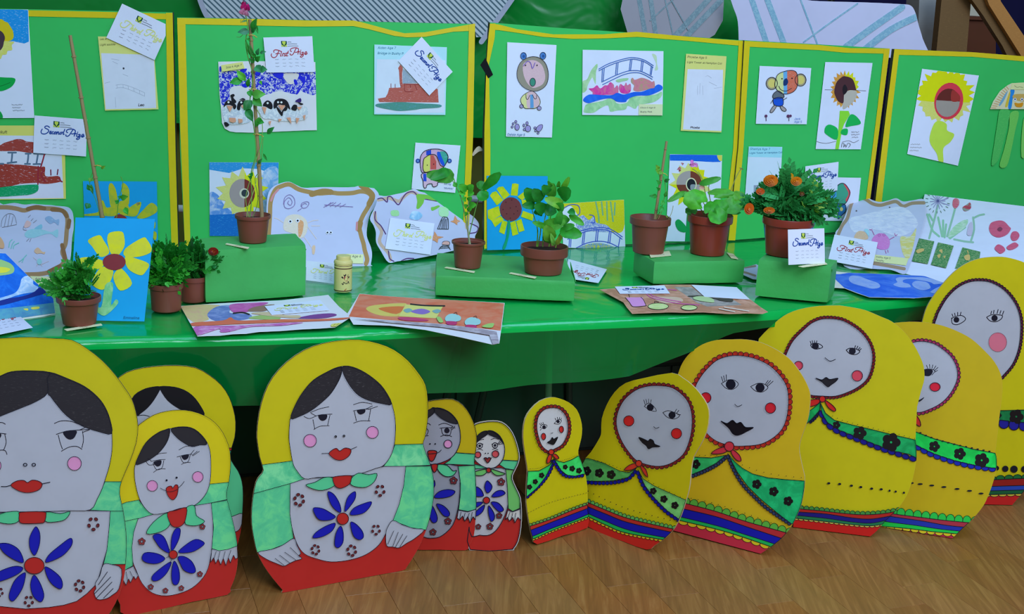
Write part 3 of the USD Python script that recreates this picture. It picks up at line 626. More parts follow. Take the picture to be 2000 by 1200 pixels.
d.eye(fc, 'C1', dot(100, 345, 14, 'C1'), ['105 305 125 300 140 310', '110 330 125 350 115 378', '95 385 125 382'], 1.2)
d.paint('cheek', dot(257, 438, 27, 'C1'), PINK, under=fc)
d.draw([dot(137, 437, 5, 'C1'), dot(172, 437, 5, 'C1')])
d.paint('lips', poly('122 490 150 480 178 485 182 500 160 548 135 547', 'C1'), RED, under=fc)
d.draw(lines(['180 500 198 492 212 478', '125 505 180 500'], 'C1', 1.2))
d.paint('bow_tail', poly('185 577 250 580 290 618 315 615 290 650 240 655 195 620', 'C1', n=3), MINT)
d.paint('bow_knot', poly('150 575 187 574 182 610 165 628 150 600', 'C1', n=3), RED)
d.petals(ap, ['165 795 200 755 260 742 305 755 280 785 220 800', '180 840 225 850 265 890 265 920 235 922 205 890', '150 850 185 920 180 960 150 960 130 900', '165 680 172 710 160 730'], 'C1')
for x, y, r in ((295, 683, 25), (257, 955, 23), (157, 1028, 22)): d.ringflower(ap, x, y, r, 'C1', (120, 45, 52))
d.done()

# ---- smallest doll with a white rim
o = poly('440 300 500 285 560 280 620 290 670 330 705 390 730 470 738 530 725 580 700 630 690 670 720 740 745 800 752 900 748 1000 730 1090 700 1140 670 1152 400 1152 390 1000 380 800 400 600 385 450 410 340', 'C1', n=2)
d = Doll('smallest black-haired cut-out doll with a white rim and red cheeks, near the centre', (905, 1074.6), (1000, 1075), 7.5, o, base=(196, 200, 216), lw=1.4)
inn = o.buffer(-2.2)
d.paint('skirt', inn, RED)
d.paint('headscarf', poly('300 200 800 200 800 552 715 550 625 545 300 560', 'C1', False).intersection(inn), YEL)
ap = d.paint('apron', poly('420 610 530 600 640 605 655 680 660 750 655 870 600 990 540 1045 470 1048 400 1020', 'C1', n=3), (186, 190, 212))
d.paint('collar', poly('600 575 625 545 715 550 800 552 705 612 640 602', 'C1', False).intersection(inn), MINT)
d.paint('collar', poly('420 570 470 580 530 600 440 605', 'C1', False), MINT)
d.paint('sleeve', poly('643 606 705 612 695 670 740 780 740 868 690 890 660 870 655 740', 'C1', False).intersection(inn), (112, 196, 112))
d.paint('hand', poly('658 880 690 892 742 873 745 950 725 930 705 965 690 930 668 955 655 930 640 945', 'C1', False), (210, 214, 226))
d.draw(lines(['672 895 655 945', '690 900 680 950', '712 900 702 955'], 'C1', 1.0))
fc = d.paint('face', poly('435 540 428 480 440 400 490 360 530 350 580 365 620 410 637 470 625 540 580 590 530 600 480 582', 'C1', n=3), (200, 204, 220))
for q in ('526 372 522 350 560 352 605 385 632 440 600 405 560 388', '522 372 518 350 480 360 440 400 430 445 470 408'): d.paint('hair', poly(q, 'C1', n=3), (34, 32, 38), under=fc)
for x, y, e in ((470, 450, ['455 422 475 410 497 406', '452 442 470 432 492 440']), (572, 447, ['545 408 570 400 595 406', '550 440 572 430 595 438', '595 438 612 425', '597 442 620 436', '594 432 605 418'])):
    d.eye(fc, 'C1', unary_union([dot(x, y, 9, 'C1'), dot(x, y, 20, 'C1').difference(dot(x, y, 15, 'C1')), line(f'{x-18} {y+28} {x} {y+22} {x+20} {y+30}', 'C1', 1)]), e, 1.1)
for x, y, r in ((575, 505, 23), (458, 510, 20)): d.paint('cheek', dot(x, y, r, 'C1'), (214, 84, 96), under=fc)
d.draw([dot(508, 500, 4, 'C1'), dot(526, 500, 4, 'C1')])
d.paint('lips', poly('500 533 515 530 520 538 530 528 545 535 530 560 517 562', 'C1'), (150, 48, 50), under=fc)
d.draw(lines(['496 535 510 545', '545 535 552 528'], 'C1', 1.0))
for q in ('517 605 440 622 425 642 480 650 515 630', '545 605 600 622 640 638 590 650 555 630'): d.paint('bow_tail', poly(q, 'C1', n=3), (112, 200, 116))
d.paint('bow_knot', dot(530, 613, 16, 'C1'), RED)
d.petals(ap, ['525 685 553 720 540 755 518 765 503 730 510 695', '640 770 600 790 550 790 580 755 620 748', '545 830 590 830 628 870 620 890 590 885', '530 850 565 900 568 940 545 955 528 900', '500 845 490 890 450 920 435 900', '445 725 480 745 495 785 460 790 440 780', '445 830 490 828 470 850 445 860'], 'C1')
d.paint('flower_centre', dot(515, 815, 22, 'C1'), RED, under=ap)
for x, y, r in ((613, 692, 25), (600, 918, 20), (538, 990, 22), (460, 992, 18)): d.ringflower(ap, x, y, r, 'C1', (130, 50, 56))
d.done()

# ---- the yellow family on the right
def scal(path, n, r, side, z=None):
    """row of half-round scallops hung on one side of a path (pixels, or traced)"""
    l = LineString(smooth(P(path, z), False, 6)) if isinstance(path, str) else path
    g = []
    for i in range(n):
        a = np.array(l.interpolate((i + .5) / n, True).coords[0]); b = np.array(l.interpolate(min((i + .5) / n + .004, 1), True).coords[0])
        e = (b - a); e /= np.linalg.norm(e) + 1e-9; w = l.length / n / 2
        c = a + np.array([-e[1], e[0]]) * side * r * 0.25
        q = affinity.rotate(affinity.scale(Point(0, 0).buffer(1, quad_segs=5), w * 1.02, r), math.degrees(math.atan2(e[1], e[0])), origin=(0, 0))
        g.append(affinity.translate(q, *c))
    return g
def ring(face, n, r):
    l = LineString(face.exterior.coords)
    return [affinity.translate(Point(0, 0).buffer(r, quad_segs=4), *l.interpolate(i / n, True).coords[0]) for i in range(n)]
def yellow(label, a, b, lean, outl, faceg, lw, y=YEL, fw=DW, trim=(168, 50, 38), nring=40, rr=4.0, red=(204, 50, 36), thick=0.006):
    d = Doll(label, a, b, lean, outl, base=y, lw=lw, thick=thick)
    tr = Polygon()
    d.k += 1
    sc = ring(faceg.buffer(rr * .35), nring, rr)
    d.paint('lace_trim', unary_union(sc + [faceg.buffer(rr * .5)]), trim, lw=lw)
    d.draw([q.boundary.buffer(lw * .35) for q in sc])
    d.fc = d.paint('face', faceg, fw, lw=lw)
    return d
def collar(d, g, trim_path, z, n, r, side, c=(20, 196, 110), tc=BLU):
    p = d.paint('collar', g, c, kind='wash', c2=tuple(min(255, int(v * 1.12) + 6) for v in c))
    s = scal(trim_path, n, r, side, z)
    d.paint('collar_trim', unary_union(s).difference(g.buffer(-0.6)), tc)
    d.draw([q.boundary.buffer(d.lw * .3).difference(g) for q in s])
    return p
def bflower(d, pts, z, under):
    for x, y, r in pts:
        g = unary_union([dot(x + r * .55 * math.cos(a), y + r * .55 * math.sin(a), r * .45, z) for a in np.arange(5) / 5 * 2 * math.pi - 1.2] + [dot(x, y, r * .5, z)]).difference(dot(x, y, r * .13, z))
        d.paint('flower', g, (30, 24, 26), lw=0, under=under)
def bands(d, top, mid, low, thin, ns, nr, ny, yr, green=(92, 196, 92), r1=(196, 52, 44), r3=(206, 44, 36), g2=(30, 190, 96), yel=(226, 206, 40), blu=BLU, zz=None, seam=None):
    """skirt bands between traced lines: red (top-mid), blue (mid-low), green (low-thin), red below thin"""
    a, b, c, e = (smooth(P(*q), False, 5) for q in (top, mid, low, thin))
    far = e + np.array([0, 200])
    d.paint('hem', Polygon(np.vstack([e, far[::-1]])).buffer(0), r3, lw=0)
    ye = scal(LineString(e), ny, yr, 1)
    d.paint('scallop_row', ye, yel, lw=0, label='row of small yellow scallops'); d.draw([q.boundary.buffer(d.lw * .35) for q in ye])
    gs = scal(LineString(a), ns, nr, -1)
    d.paint('scallop_row', gs, green, lw=0, label='row of green scallops'); d.draw([q.boundary.buffer(d.lw * .35) for q in gs])
    for n, u, v, col in (('red_band', a, b, r1), ('blue_band', b, c, blu), ('green_band', c, e, g2)):
        d.paint(n, Polygon(np.vstack([u, v[::-1]])).buffer(0), col)
def knot(d, kx, ky, kr, tails, z, c):
    for q in tails: d.paint('scarf_tail', poly(q, z, n=3), c)
    d.paint('scarf_knot', dot(kx, ky, kr, z), c)

# small one
o = poly('250 183 300 190 360 215 410 260 435 320 445 380 440 440 425 500 420 540 440 590 465 670 478 760 480 900 478 1010 320 1060 160 1115 130 1070 110 980 92 850 95 720 100 650 90 580 75 480 72 400 85 320 120 260 180 205', 'C2', n=2)
f = poly('250 250 300 258 340 300 355 360 350 420 320 480 270 510 235 525 190 490 165 420 158 360 170 300 205 262', 'C2')
d = yellow('smallest yellow-hooded doll cut-out, leftmost of the yellow family', (1049, 1064), (1147, 1031), 6, o, f, 1.2, fw=(204, 208, 226), nring=34, rr=4.6)
d.eye(d.fc, 'C2', dot(203, 371, 11, 'C2'), ['178 374 195 355 222 362 207 383 178 374', '185 362 175 350', '192 356 184 345', '200 352 196 342', '186 385 178 392'], 1.0)
d.eye(d.fc, 'C2', dot(292, 337, 10, 'C2'), ['267 350 292 325 313 330 298 353 267 350', '280 330 273 316', '290 324 287 310', '300 322 302 309', '308 326 313 315'], 1.0)
d.draw(line('247 409 253 412 259 407', 'C2', 0.9))
for x, y in ((200, 432), (313, 387)): d.paint('cheek', dot(x, y, 14, 'C2', 21), (214, 50, 50), under=d.fc)
d.paint('lips', poly('225 470 245 455 255 438 266 448 290 435 277 465 262 483 240 478', 'C2'), (32, 28, 34), under=d.fc)
c1 = collar(d, poly('60 655 98 652 170 650 240 612 265 572 255 610 215 690 160 760 95 815 60 830', 'C2', False), '263 580 245 650 190 730 92 822', 'C2', 13, 3.2, 1, (52, 216, 108))
c2 = collar(d, poly('266 575 300 590 330 596 380 578 420 555 500 540 500 675 455 670 400 685 350 678 310 645', 'C2', False), '267 580 300 640 350 682 455 676', 'C2', 12, 3.2, 1, (60, 226, 112))
bflower(d, ((188, 678, 18), (148, 718, 17), (112, 752, 17)), 'C2', c1); bflower(d, ((338, 625, 16), (382, 635, 19), (425, 648, 19)), 'C2', c2)
knot(d, 250, 530, 17, ('244 540 226 565 222 600 240 595 254 560', '256 545 280 545 298 568 280 574'), 'C2', (214, 56, 40))
d.draw([Point(*q).buffer(.55) for q in along('108 638 170 632 240 605', 'C2', 14)] + [Point(*q).buffer(.55) for q in along('298 588 350 575 420 548', 'C2', 12)] + [Point(*q).buffer(.75) for q in along('104 916 250 848 470 790', 'C2', 22)])
bands(d, ('60 1015 122 998 250 955 380 900 520 850', 'C2'), ('60 1045 127 1022 250 975 380 925 520 872', 'C2'), ('60 1085 137 1062 250 1015 380 968 520 908', 'C2'), ('60 1102 142 1078 250 1030 380 980 520 928', 'C2'), 20, 4.2, 22, 2.8, green=(110, 168, 84))
d.done()

# second
o = poly('1010 28 1080 60 1140 105 1190 160 1235 230 1247 300 1232 400 1190 490 1150 560 1135 640 1130 700 1120 770 1100 840 1070 930 1030 1010 970 1075 900 1125 852 1149 700 1095 475 1000 478 860 465 740 441 612 500 530 555 440 565 400 568 320 600 230 650 150 720 92 830 62', 'C2', n=2)
f = poly('930 110 1020 125 1100 190 1135 270 1140 370 1120 470 1080 550 1000 605 910 620 800 590 740 530 690 450 662 360 670 280 710 200 780 140 850 115', 'C2')
d = yellow('yellow-hooded doll cut-out second from the left in the yellow family, smudge beside its chin', (1147, 1028), (1262, 1074), 10, o, f, 1.1, y=(208, 196, 4), trim=(150, 46, 44), nring=54, rr=4.6)
d.eye(d.fc, 'C2', dot(876, 247, 22, 'C2'), ['838 240 868 220 900 243 914 271 875 265 838 240', '845 232 835 200', '855 226 849 196', '866 221 866 194', '878 224 882 198'], 1.0)
d.eye(d.fc, 'C2', dot(1014, 296, 22, 'C2'), ['956 280 990 268 1040 284 1062 300 1030 320 985 310 956 280', '1030 280 1043 258', '1042 285 1057 266', '1050 292 1068 294'], 1.0)
d.draw(line('897 369 912 380 932 373', 'C2', 1.1))
for x, y in ((740, 333), (1042, 413)): d.paint('cheek', dot(x, y, 33, 'C2'), (222, 42, 44), under=d.fc)
d.paint('lips', poly('803 437 840 450 862 460 875 448 895 458 905 480 938 495 890 500 865 510 850 490 825 470', 'C2'), (34, 28, 34), under=d.fc)
c1 = collar(d, poly('400 580 480 570 580 600 680 650 740 661 788 632 740 690 640 712 560 715 470 715 400 712', 'C2', False), '785 645 735 697 650 720 550 724 470 718', 'C2', 14, 3.6, -1, (86, 176, 96))
c2 = collar(d, poly('797 640 830 700 900 745 1000 790 1100 835 1160 860 1100 980 1060 960 980 900 900 820 840 740', 'C2', False), '796 650 835 745 900 828 980 908 1070 968', 'C2', 16, 3.6, 1, (120, 202, 118))
bflower(d, ((473, 650, 30), (553, 663, 29), (628, 673, 29)), 'C2', c1); bflower(d, ((895, 777, 22), (962, 828, 24), (1032, 868, 24)), 'C2', c2)
knot(d, 803, 602, 20, ('795 600 745 612 710 645 760 642 798 620', '812 612 848 640 860 690 832 662'), 'C2', (220, 60, 44))
d.draw([Point(*q).buffer(.7) for q in along('520 578 620 610 735 655', 'C2', 10)] + [Point(*q).buffer(.75) for q in along('865 712 970 770 1100 830', 'C2', 8)] + [Point(*q).buffer(.95) for q in along('482 778 640 855 780 905 1040 972', 'C2', 16)])
bands(d, ('470 845 600 900 750 955 1040 1022', 'C2'), ('470 872 600 925 740 978 1030 1042', 'C2'), ('470 915 600 972 750 1028 1000 1078', 'C2'), ('470 933 600 995 720 1042 980 1090', 'C2'), 22, 5.6, 20, 3.8, green=(104, 190, 98))
d.done()

# third
o = Polygon(np.vstack([P('1300 1030 1308 960 1322 880 1326 800 1318 740'), smooth(P('75 320 85 290 110 230 160 165 240 110 330 82 420 78 520 78 620 98 720 145 800 200 860 270 910 350 940 430 938 520 925 600 890 700 870 780 880 860 905 970', 'C3'), False, 3), smooth(P('1085 420 1080 470 1060 580 1030 660 990 740 940 810 880 870 800 930 742 969', 'C4'), False, 3), P('1312 1036')])).buffer(0)
f = poly('420 185 500 185 590 205 680 250 750 320 790 390 800 480 790 580 760 660 700 720 620 760 520 772 430 770 330 740 260 680 215 600 190 500 190 400 230 320 280 260 340 210', 'C3')
d = yellow('orange-yellow hooded doll cut-out in the middle of the yellow family, black moustache-like lips', (1312, 1037), (1485, 1082.4), 9, o, f, 1.1, y=(216, 186, 34), trim=(206, 56, 42), nring=56, rr=5.8, red=(204, 52, 70))
d.eye(d.fc, 'C3', dot(424, 371, 32, 'C3'), ['363 365 410 341 450 345 474 371 440 402 395 397 363 365', '375 357 363 320', '385 350 378 315', '396 345 395 308'], 1.1)
d.eye(d.fc, 'C3', dot(615, 392, 29, 'C3'), ['554 385 600 364 640 368 667 391 630 420 585 413 554 385', '648 372 668 345', '656 377 684 345', '662 384 700 350'], 1.1)
d.draw(line('450 500 470 515 497 504', 'C3', 1.1))
for x, y in ((262, 458), (683, 525)): d.paint('cheek', dot(x, y, 34, 'C3'), (222, 40, 58), under=d.fc)
d.paint('lips', poly('360 610 400 625 435 604 462 625 490 618 520 650 572 652 520 682 490 697 460 703 435 690 410 655', 'C3'), (24, 18, 26), under=d.fc)
c1 = collar(d, poly('100 835 200 845 300 850 395 832 330 885 250 925 170 960 100 985', 'C3', False), '398 838 330 893 250 935 168 967', 'C3', 13, 3.8, -1, (52, 190, 112), (64, 76, 124))
c2 = collar(d, poly('485 185 540 250 600 300 680 345 800 375 950 390 1085 400 1200 402 1100 740 980 735 860 640 740 540 640 440 560 330', 'C4', False), '488 195 535 310 605 425 700 525 800 615 980 738', 'C4', 26, 3.4, 1, (30, 184, 116), (60, 72, 120))
bflower(d, ((235, 268, 38),), 'C4', c1); bflower(d, ((712, 425, 38), (845, 482, 38), (958, 557, 38)), 'C4', c2)
knot(d, 415, 775, 31, ('392 778 335 792 298 822 360 822 400 806', '432 792 480 830 492 870 460 862 430 822'), 'C3', (212, 56, 76))
d.draw([Point(*q).buffer(.8) for q in along('265 200 330 200 400 202', 'C4', 4)] + [Point(*q).buffer(.8) for q in along('600 275 700 312 810 342 930 360 1060 374', 'C4', 9)] + [Point(*q).buffer(.8) for q in along('200 535 370 572 560 632 730 690 925 765', 'C4', 15)])
bands(d, ('60 555 155 575 400 640 640 720 1000 820', 'C4'), ('60 600 150 620 400 680 640 760 960 866', 'C4'), ('40 662 120 682 400 750 600 812 900 908', 'C4'), ('30 690 105 707 400 777 600 837 880 934', 'C4'), 15, 9.5, 12, 6.0, green=(96, 186, 72), r1=(190, 48, 58), r3=(200, 50, 76))
d.done()

# fourth
o = Polygon(np.vstack([P('1549 1030 1556 960 1540 880 1510 800 1490 740 1478 690'), smooth(P('1482 662 1500 643 1530 618 1560 605 1600 598 1640 597'), False, 3), smooth(P('240 400 360 425 480 475 570 515 660 590 730 680 780 770 815 860 822 960 795 1060 765 1180', 'C5'), False, 3), smooth(P('752 320 759 400 758 480 745 560 720 660 680 760 620 850 560 910 510 960 450 1030 397 1074', 'C6'), False, 3)])).buffer(0)
f = poly('1610 623 1640 625 1662 635 1682 650 1697 670 1704 693 1702 718 1694 740 1678 755 1657 766 1632 774 1608 774 1580 771 1555 755 1538 730 1533 705 1537 690 1550 665 1575 640 1590 629')
d = yellow('yellow-hooded doll cut-out fourth in the family, small smile-shaped nose and dark lips', (1550, 1030), (1699, 1048.5), 7, o, f, 1.1, trim=(140, 36, 40), nring=76, rr=4.2)
d.eye(d.fc, 'C3', dot(975, 121, 22, 'C3'), ['944 114 965 103 1000 107 1023 128 985 141 955 132 944 114', '948 108 942 90', '958 103 955 86', '970 101 970 86', '982 103 985 87', '962 124 1000 134'], 1.4)
d.eye(d.fc, 'C3', dot(1216, 154, 22, 'C3'), ['1176 147 1200 135 1240 140 1265 156 1240 176 1200 171 1176 147', '1230 138 1237 118', '1242 142 1252 122', '1252 147 1266 130', '1260 152 1274 138'], 1.4)
d.draw(line('1038 197 1070 219 1106 208', 'C3', 1.2))
for x, y, r in ((1248, 315, 35), (866, 248, 28)): d.paint('cheek', dot(x, y, r, 'C3'), (222, 76, 104), under=d.fc)
d.paint('lips', poly('978 330 1018 341 1045 325 1070 338 1122 330 1108 352 1080 372 1058 387 1035 372 1018 356', 'C3'), (40, 36, 44), under=d.fc)
c1 = collar(d, poly('1010 485 960 528 935 545 900 570 900 640 938 612 1005 540', 'C3', False), '1008 540 970 590 935 618', 'C3', 6, 3.0, -1, (20, 160, 86), (30, 34, 90))
c2 = collar(d, poly('10 30 50 110 120 165 250 200 400 235 560 275 755 320 800 330 800 470 758 462 700 430 600 410 450 360 300 300 150 240 60 180 20 110', 'C6', False), '14 90 60 185 150 250 300 310 450 370 600 420 760 470', 'C6', 15, 5.0, 1, (22, 160, 92), (30, 26, 150))
bflower(d, ((135, 203, 31), (317, 265, 54), (562, 337, 74)), 'C6', c2)
knot(d, 1022, 466, 20, ('1038 474 1080 500 1108 532 1098 547 1058 520', '1006 468 945 474 930 515 990 500'), 'C3', (210, 40, 34))
d.draw([Point(*q).buffer(.75) for q in along('105 132 200 172 360 212 480 240 600 270 745 308', 'C6', 17)] + [affinity.scale(Point(*q).buffer(2.5), 1.2, .85) for q in P('75 658 160 664 252 677 325 688 410 700 485 705', 'C6')] + [Point(*q).buffer(2.1) for q in P('550 716 598 723 662 732', 'C6')])
bands(d, ('960 610 1045 618 1200 632 1400 654 1550 664 1700 655 1840 630', 'C4'), ('960 630 1040 642 1250 657 1450 687 1600 697 1750 675 1840 655', 'C4'), ('960 662 1030 670 1250 692 1450 720 1600 730 1730 707 1830 690', 'C4'), ('960 684 1020 692 1250 717 1450 740 1600 750 1720 735 1830 712', 'C4'), 22, 5.6, 22, 2.8, green=(70, 150, 70), r1=(186, 42, 34), r3=(206, 34, 28), g2=(34, 128, 84), blu=(34, 26, 140), yel=(222, 214, 100))
d.done()

# fifth
o = Polygon(np.vstack([P('1713 1028 1722 980 1735 900 1725 800 1722 700 1735 640 1744 631'), smooth(P('575 525 700 515 830 520 960 545 1080 590 1190 650 1290 740 1370 830 1420 930 1432 1020 1425 1120', 'C5'), False, 3), smooth(P('1375 420 1386 470 1384 560 1368 620 1335 720 1285 830 1205 930 1120 1010 1080 1050 1040 1088', 'C6'), False, 3)])).buffer(0)
f = poly('1765 690 1778 672 1800 667 1825 672 1845 685 1860 700 1869 720 1870 740 1862 760 1850 777 1835 790 1815 800 1795 806 1775 800 1760 780 1752 750 1755 715')
d = yellow('yellow-hooded doll cut-out fifth in the family, face half hidden by its neighbour', (1713, 1028), (1860, 1052), 12, o, f, 1.1, y=(202, 178, 2), trim=(178, 50, 104), nring=52, rr=4.2)
d.eye(d.fc, 'C5', poly('790 905 830 885 872 885 888 905 865 938 825 938 800 925', 'C5'), ['870 886 905 898 880 932', '848 880 838 855', '865 878 862 850', '880 882 888 852', '892 890 912 860', '900 898 928 872', '905 908 925 895'], 1.1)
d.paint('cheek', dot(905, 1025, 41, 'C5', 34), (222, 36, 66), under=d.fc)
d.draw(poly('740 1130 785 1125 820 1105 808 1122 780 1140', 'C5'))
c2 = collar(d, poly('640 220 755 255 900 310 1050 350 1200 390 1385 425 1450 430 1450 548 1387 540 1350 540 1200 515 1050 480 900 430 765 365 640 300', 'C6', False), '700 335 765 368 880 428 1050 485 1200 520 1380 545', 'C6', 13, 5.2, 1, (26, 214, 88), (28, 44, 190))
bflower(d, ((900, 370, 44), (1098, 427, 48), (1270, 478, 58)), 'C6', c2)
d.paint('scarf_tail', poly('725 150 740 120 760 128 788 170 792 212 760 198', 'C6', n=3), (206, 46, 44))
d.draw([affinity.scale(Point(*q).buffer(1.6), 1.5, .8) for q in along('750 240 840 287 1000 338 1160 375 1330 408', 'C6', 14)] + [affinity.scale(Point(*q).buffer(2.4), 2.0, .7) for q in P('720 656 790 664 880 675 975 687 1078 702 1175 717 1265 738', 'C6')])
bands(d, ('480 870 590 898 800 925 1000 950 1250 972', 'C6'), ('460 895 560 917 800 952 1000 987 1220 1008', 'C6'), ('420 935 515 957 750 987 950 1017 1200 1042', 'C6'), ('400 975 480 992 700 1012 900 1037 1160 1060', 'C6'), 12, 10.5, 12, 5.2, green=(44, 206, 84), r1=(178, 52, 74), r3=(196, 44, 80), g2=(30, 210, 80), blu=(34, 54, 186))
d.done()

# sixth, at the right edge
o = Polygon(np.vstack([P('1880 985 1860 960 1850 900 1840 820 1815 760 1800 700 1799 650'), smooth(P('805 520 830 430 870 350 950 240 1050 130 1150 60 1260 20 1400 8 1500 20 1620 60 1740 140 1830 250 1880 360 1910 480 1915 640 1890 800 1850 900', 'C5'), False, 3), P('2066 770 2085 850 2086 920 2070 985'), P('2040 1030 1995 1010 1977 987')])).buffer(0)
o = Polygon(np.vstack([P('1880 985 1860 960 1850 900 1840 820 1815 760 1800 700 1799 650'), smooth(P('805 520 830 430 870 350 950 240 1050 130 1150 60 1260 20 1400 8 1500 20 1620 60 1740 140 1830 250 1880 360 1910 480 1915 640 1890 800 1850 900', 'C5'), False, 3), P('2060 760 2064 850 2050 900 2025 930 1977 987')])).buffer(0)
f = poly('900 560 920 480 940 430 1000 330 1080 250 1170 205 1260 195 1350 210 1450 270 1530 370 1570 480 1575 600 1560 720 1520 830 1460 910 1380 980 1250 1010 1100 980 990 880 920 740', 'C5')
d = yellow('tallest yellow-hooded doll cut-out at the right edge, large pink cheek', (1880, 986), (1977, 987), 3, o, f, 1.3, trim=(112, 44, 74), nring=90, rr=3.6)
d.eye(d.fc, 'C5', dot(1072, 500, 22, 'C5'), ['1035 485 1040 528 1080 538 1130 512 1143 488 1110 466 1060 476 1035 490', '1045 475 1038 455', '1062 468 1058 448', '1082 464 1082 442', '1102 462 1108 440'], 1.4)
d.eye(d.fc, 'C5', dot(1370, 487, 24, 'C5'), ['1308 480 1350 460 1410 462 1432 470 1420 495 1380 515 1335 508 1308 480', '1340 455 1348 432', '1362 450 1366 426', '1390 450 1398 420', '1412 452 1420 428', '1432 460 1442 432'], 1.4)
d.paint('cheek', dot(1395, 675, 71, 'C5', 75), (216, 118, 150), under=d.fc, lw=0.4)
c2 = collar(d, poly('1300 92 1410 90 1600 85 1720 88 1720 185 1600 185 1400 165 1300 160', 'C6', False), '1330 160 1400 172 1500 190 1600 198 1720 200', 'C6', 5, 10, 1, (24, 124, 72), (36, 34, 160))
bflower(d, ((1540, 137, 58), (1400, 127, 26)), 'C6', c2)
d.draw([dot(*q, 'C6') for q in ((1388, 540, 18), (1455, 545, 24), (1523, 548, 28), (1605, 548, 26), (1670, 548, 24))])
bands(d, ('1250 632 1370 630 1600 620 1850 612', 'C6'), ('1250 684 1350 682 1600 675 1850 668', 'C6'), ('1230 718 1340 717 1600 710 1850 702', 'C6'), ('1210 748 1325 747 1580 739 1850 730', 'C6'), 9, 6.5, 10, 3.6, green=(30, 110, 56), r1=(150, 34, 30), r3=(196, 36, 36), g2=(26, 96, 60), blu=(40, 72, 190), yel=(214, 200, 70))
d.done()

# ================================================================ children's pictures and prize cards
SEA = (176, 184, 222)
TAB = Pl((0, 0, TZ), (0, 0, 1))
class Art:
    def __init__(s, name, label, cat, pl, outline, c=WHITE, t=0.0007, group=None, sm=False, mat=None):
        s.pl = pl; s.out = poly(outline[0], outline[1], sm) if isinstance(outline, tuple) else outline
        s.k = 0; c0 = s.out.centroid
        s.t = thing(name, label, cat, pl.at([[c0.x, c0.y]])[0], group)
        s.sheet = part(s.t, 'sheet', slab(s.out, pl, t), mat or paper(c))
    def add(s, name, g, c, kind='paint', clip=True, rough=0.6, under=None, scale=20, **kw):
        if isinstance(g, tuple): m = g
        else:
            g = unary_union(g) if isinstance(g, list) else g
            g = g.intersection(s.out.buffer(-0.15)) if clip else g
            if g.is_empty: return
            m = g
        s.k += 1
        if not isinstance(m, tuple) and name not in ('lettering', 'outline', 'pencil_lines', 'logo'):
            gs = gons(m); big = [q for q in gs if q.area > 12]
            if len(big) > 1:
                for q in big[1:]: part(s.t, name, flat(q, s.pl, 0.00022 * s.k), M(c, kind, rough, scale=scale, **kw), under=under)
                m = unary_union([big[0]] + [q for q in gs if q.area <= 12])
        return part(s.t, name, flat(m, s.pl, 0.00022 * s.k), M(c, kind, rough, scale=scale, **kw), under=under)
    def p(s, name, pts, z, c, kind='paint', sm=True, **kw): return s.add(name, poly(pts, z, sm), c, kind, **kw)
    def l(s, name, items, z, w, c, **kw): return s.add(name, lines(items, z, w), c, 'flat', **kw)
    def tx(s, st, a, b, h, z, c=(50, 60, 80), **kw):
        return s.add('lettering', text(st, a, b, h, z, **kw), c, 'flat')
def scrib(x0, y, x1, h, dy=0.0):
    """an illegible handwritten line"""
    n = max(6, int(abs(x1 - x0) / h * 2.2)); r = np.random.default_rng(int(x0 * 3 + y))
    return np.stack([np.linspace(x0, x1, n), y + np.linspace(0, dy, n) + (r.random(n) - .5) * h], 1)
def scr(a, w=0.8): return LineString(a).buffer(w / 2, quad_segs=1)

# strokes of the printed script, in card units (u right, v down, from the card's corners)
def unit(s, quad):
    H = np.linalg.inv(homog(quad)); q = np.array([float(t) for t in s.split()]).reshape(-1, 2)
    w = np.c_[q, np.ones(len(q))] @ H.T; return w[:, :2] / w[:, 2:]
def homog(q):
    """unit square -> quad (TL, TR, BR, BL)"""
    A, B = [], []
    for (u, v), (x, y) in zip([(0, 0), (1, 0), (1, 1), (0, 1)], q):
        A += [[u, v, 1, 0, 0, 0, -u * x, -v * x], [0, 0, 0, u, v, 1, -u * y, -v * y]]; B += [x, y]
    return np.append(np.linalg.solve(np.array(A, float), np.array(B, float)), 1).reshape(3, 3)
Q2 = [(100, 75), (1470, 180), (1440, 1145), (65, 1050)]; Q1 = [(65, 125), (1500, 85), (1565, 1140), (155, 1155)]
PRIZE = [unit(s, Q2) for s in ('1108 418 1060 485 1012 560 962 597 915 582 918 555', '962 502 930 482 940 440 1000 414 1100 414 1160 450 1150 510 1100 536 1060 530',
    '1152 512 1132 592', '1140 560 1168 522 1182 530', '1214 520 1192 592 1222 600', '1222 488 1226 494', '1240 552 1292 556 1236 610 1278 622 1262 660 1216 682 1192 660 1240 628 1300 592', '1332 602 1378 570 1370 545 1336 560 1326 610 1360 618 1394 590')]
SECOND = [unit(s, Q2) for s in ('300 430 270 490 290 545 370 556 440 520 470 478 450 440 390 410 365 385 385 355 440 350 490 385', '492 540 530 512 525 482 500 500 496 545 530 552 558 522',
    '592 497 565 502 556 545 590 552 620 530', '640 502 614 520 616 555 650 550 656 510 640 502 668 510', '690 502 676 562', '680 540 712 505 728 512 722 560 748 556', '806 512 768 520 762 560 800 550 832 505', '886 436 845 560 872 562')]
FIRST = [unit(s, Q1) for s in ('380 560 370 510 420 485 500 495 570 525 604 540', '524 502 490 585 460 660 400 710 330 700 295 640 310 600', '430 602 490 590 545 592', '602 540 570 660 590 664', '642 588 622 665', '630 615 660 588 684 598', '715 590 692 620 712 642 702 666 668 660', '800 520 742 640 748 665 784 655', '728 582 804 576')]
THIRD = [FIRST[0], FIRST[1]] + [unit(s, Q1) for s in ('620 510 586 665', '594 640 630 595 646 604 630 665 650 664', '690 590 668 665', '694 560 698 566', '722 590 702 665', '712 615 742 590 758 598', '838 600 796 606 786 655 826 652 856 606', '900 520 862 655 884 662')]
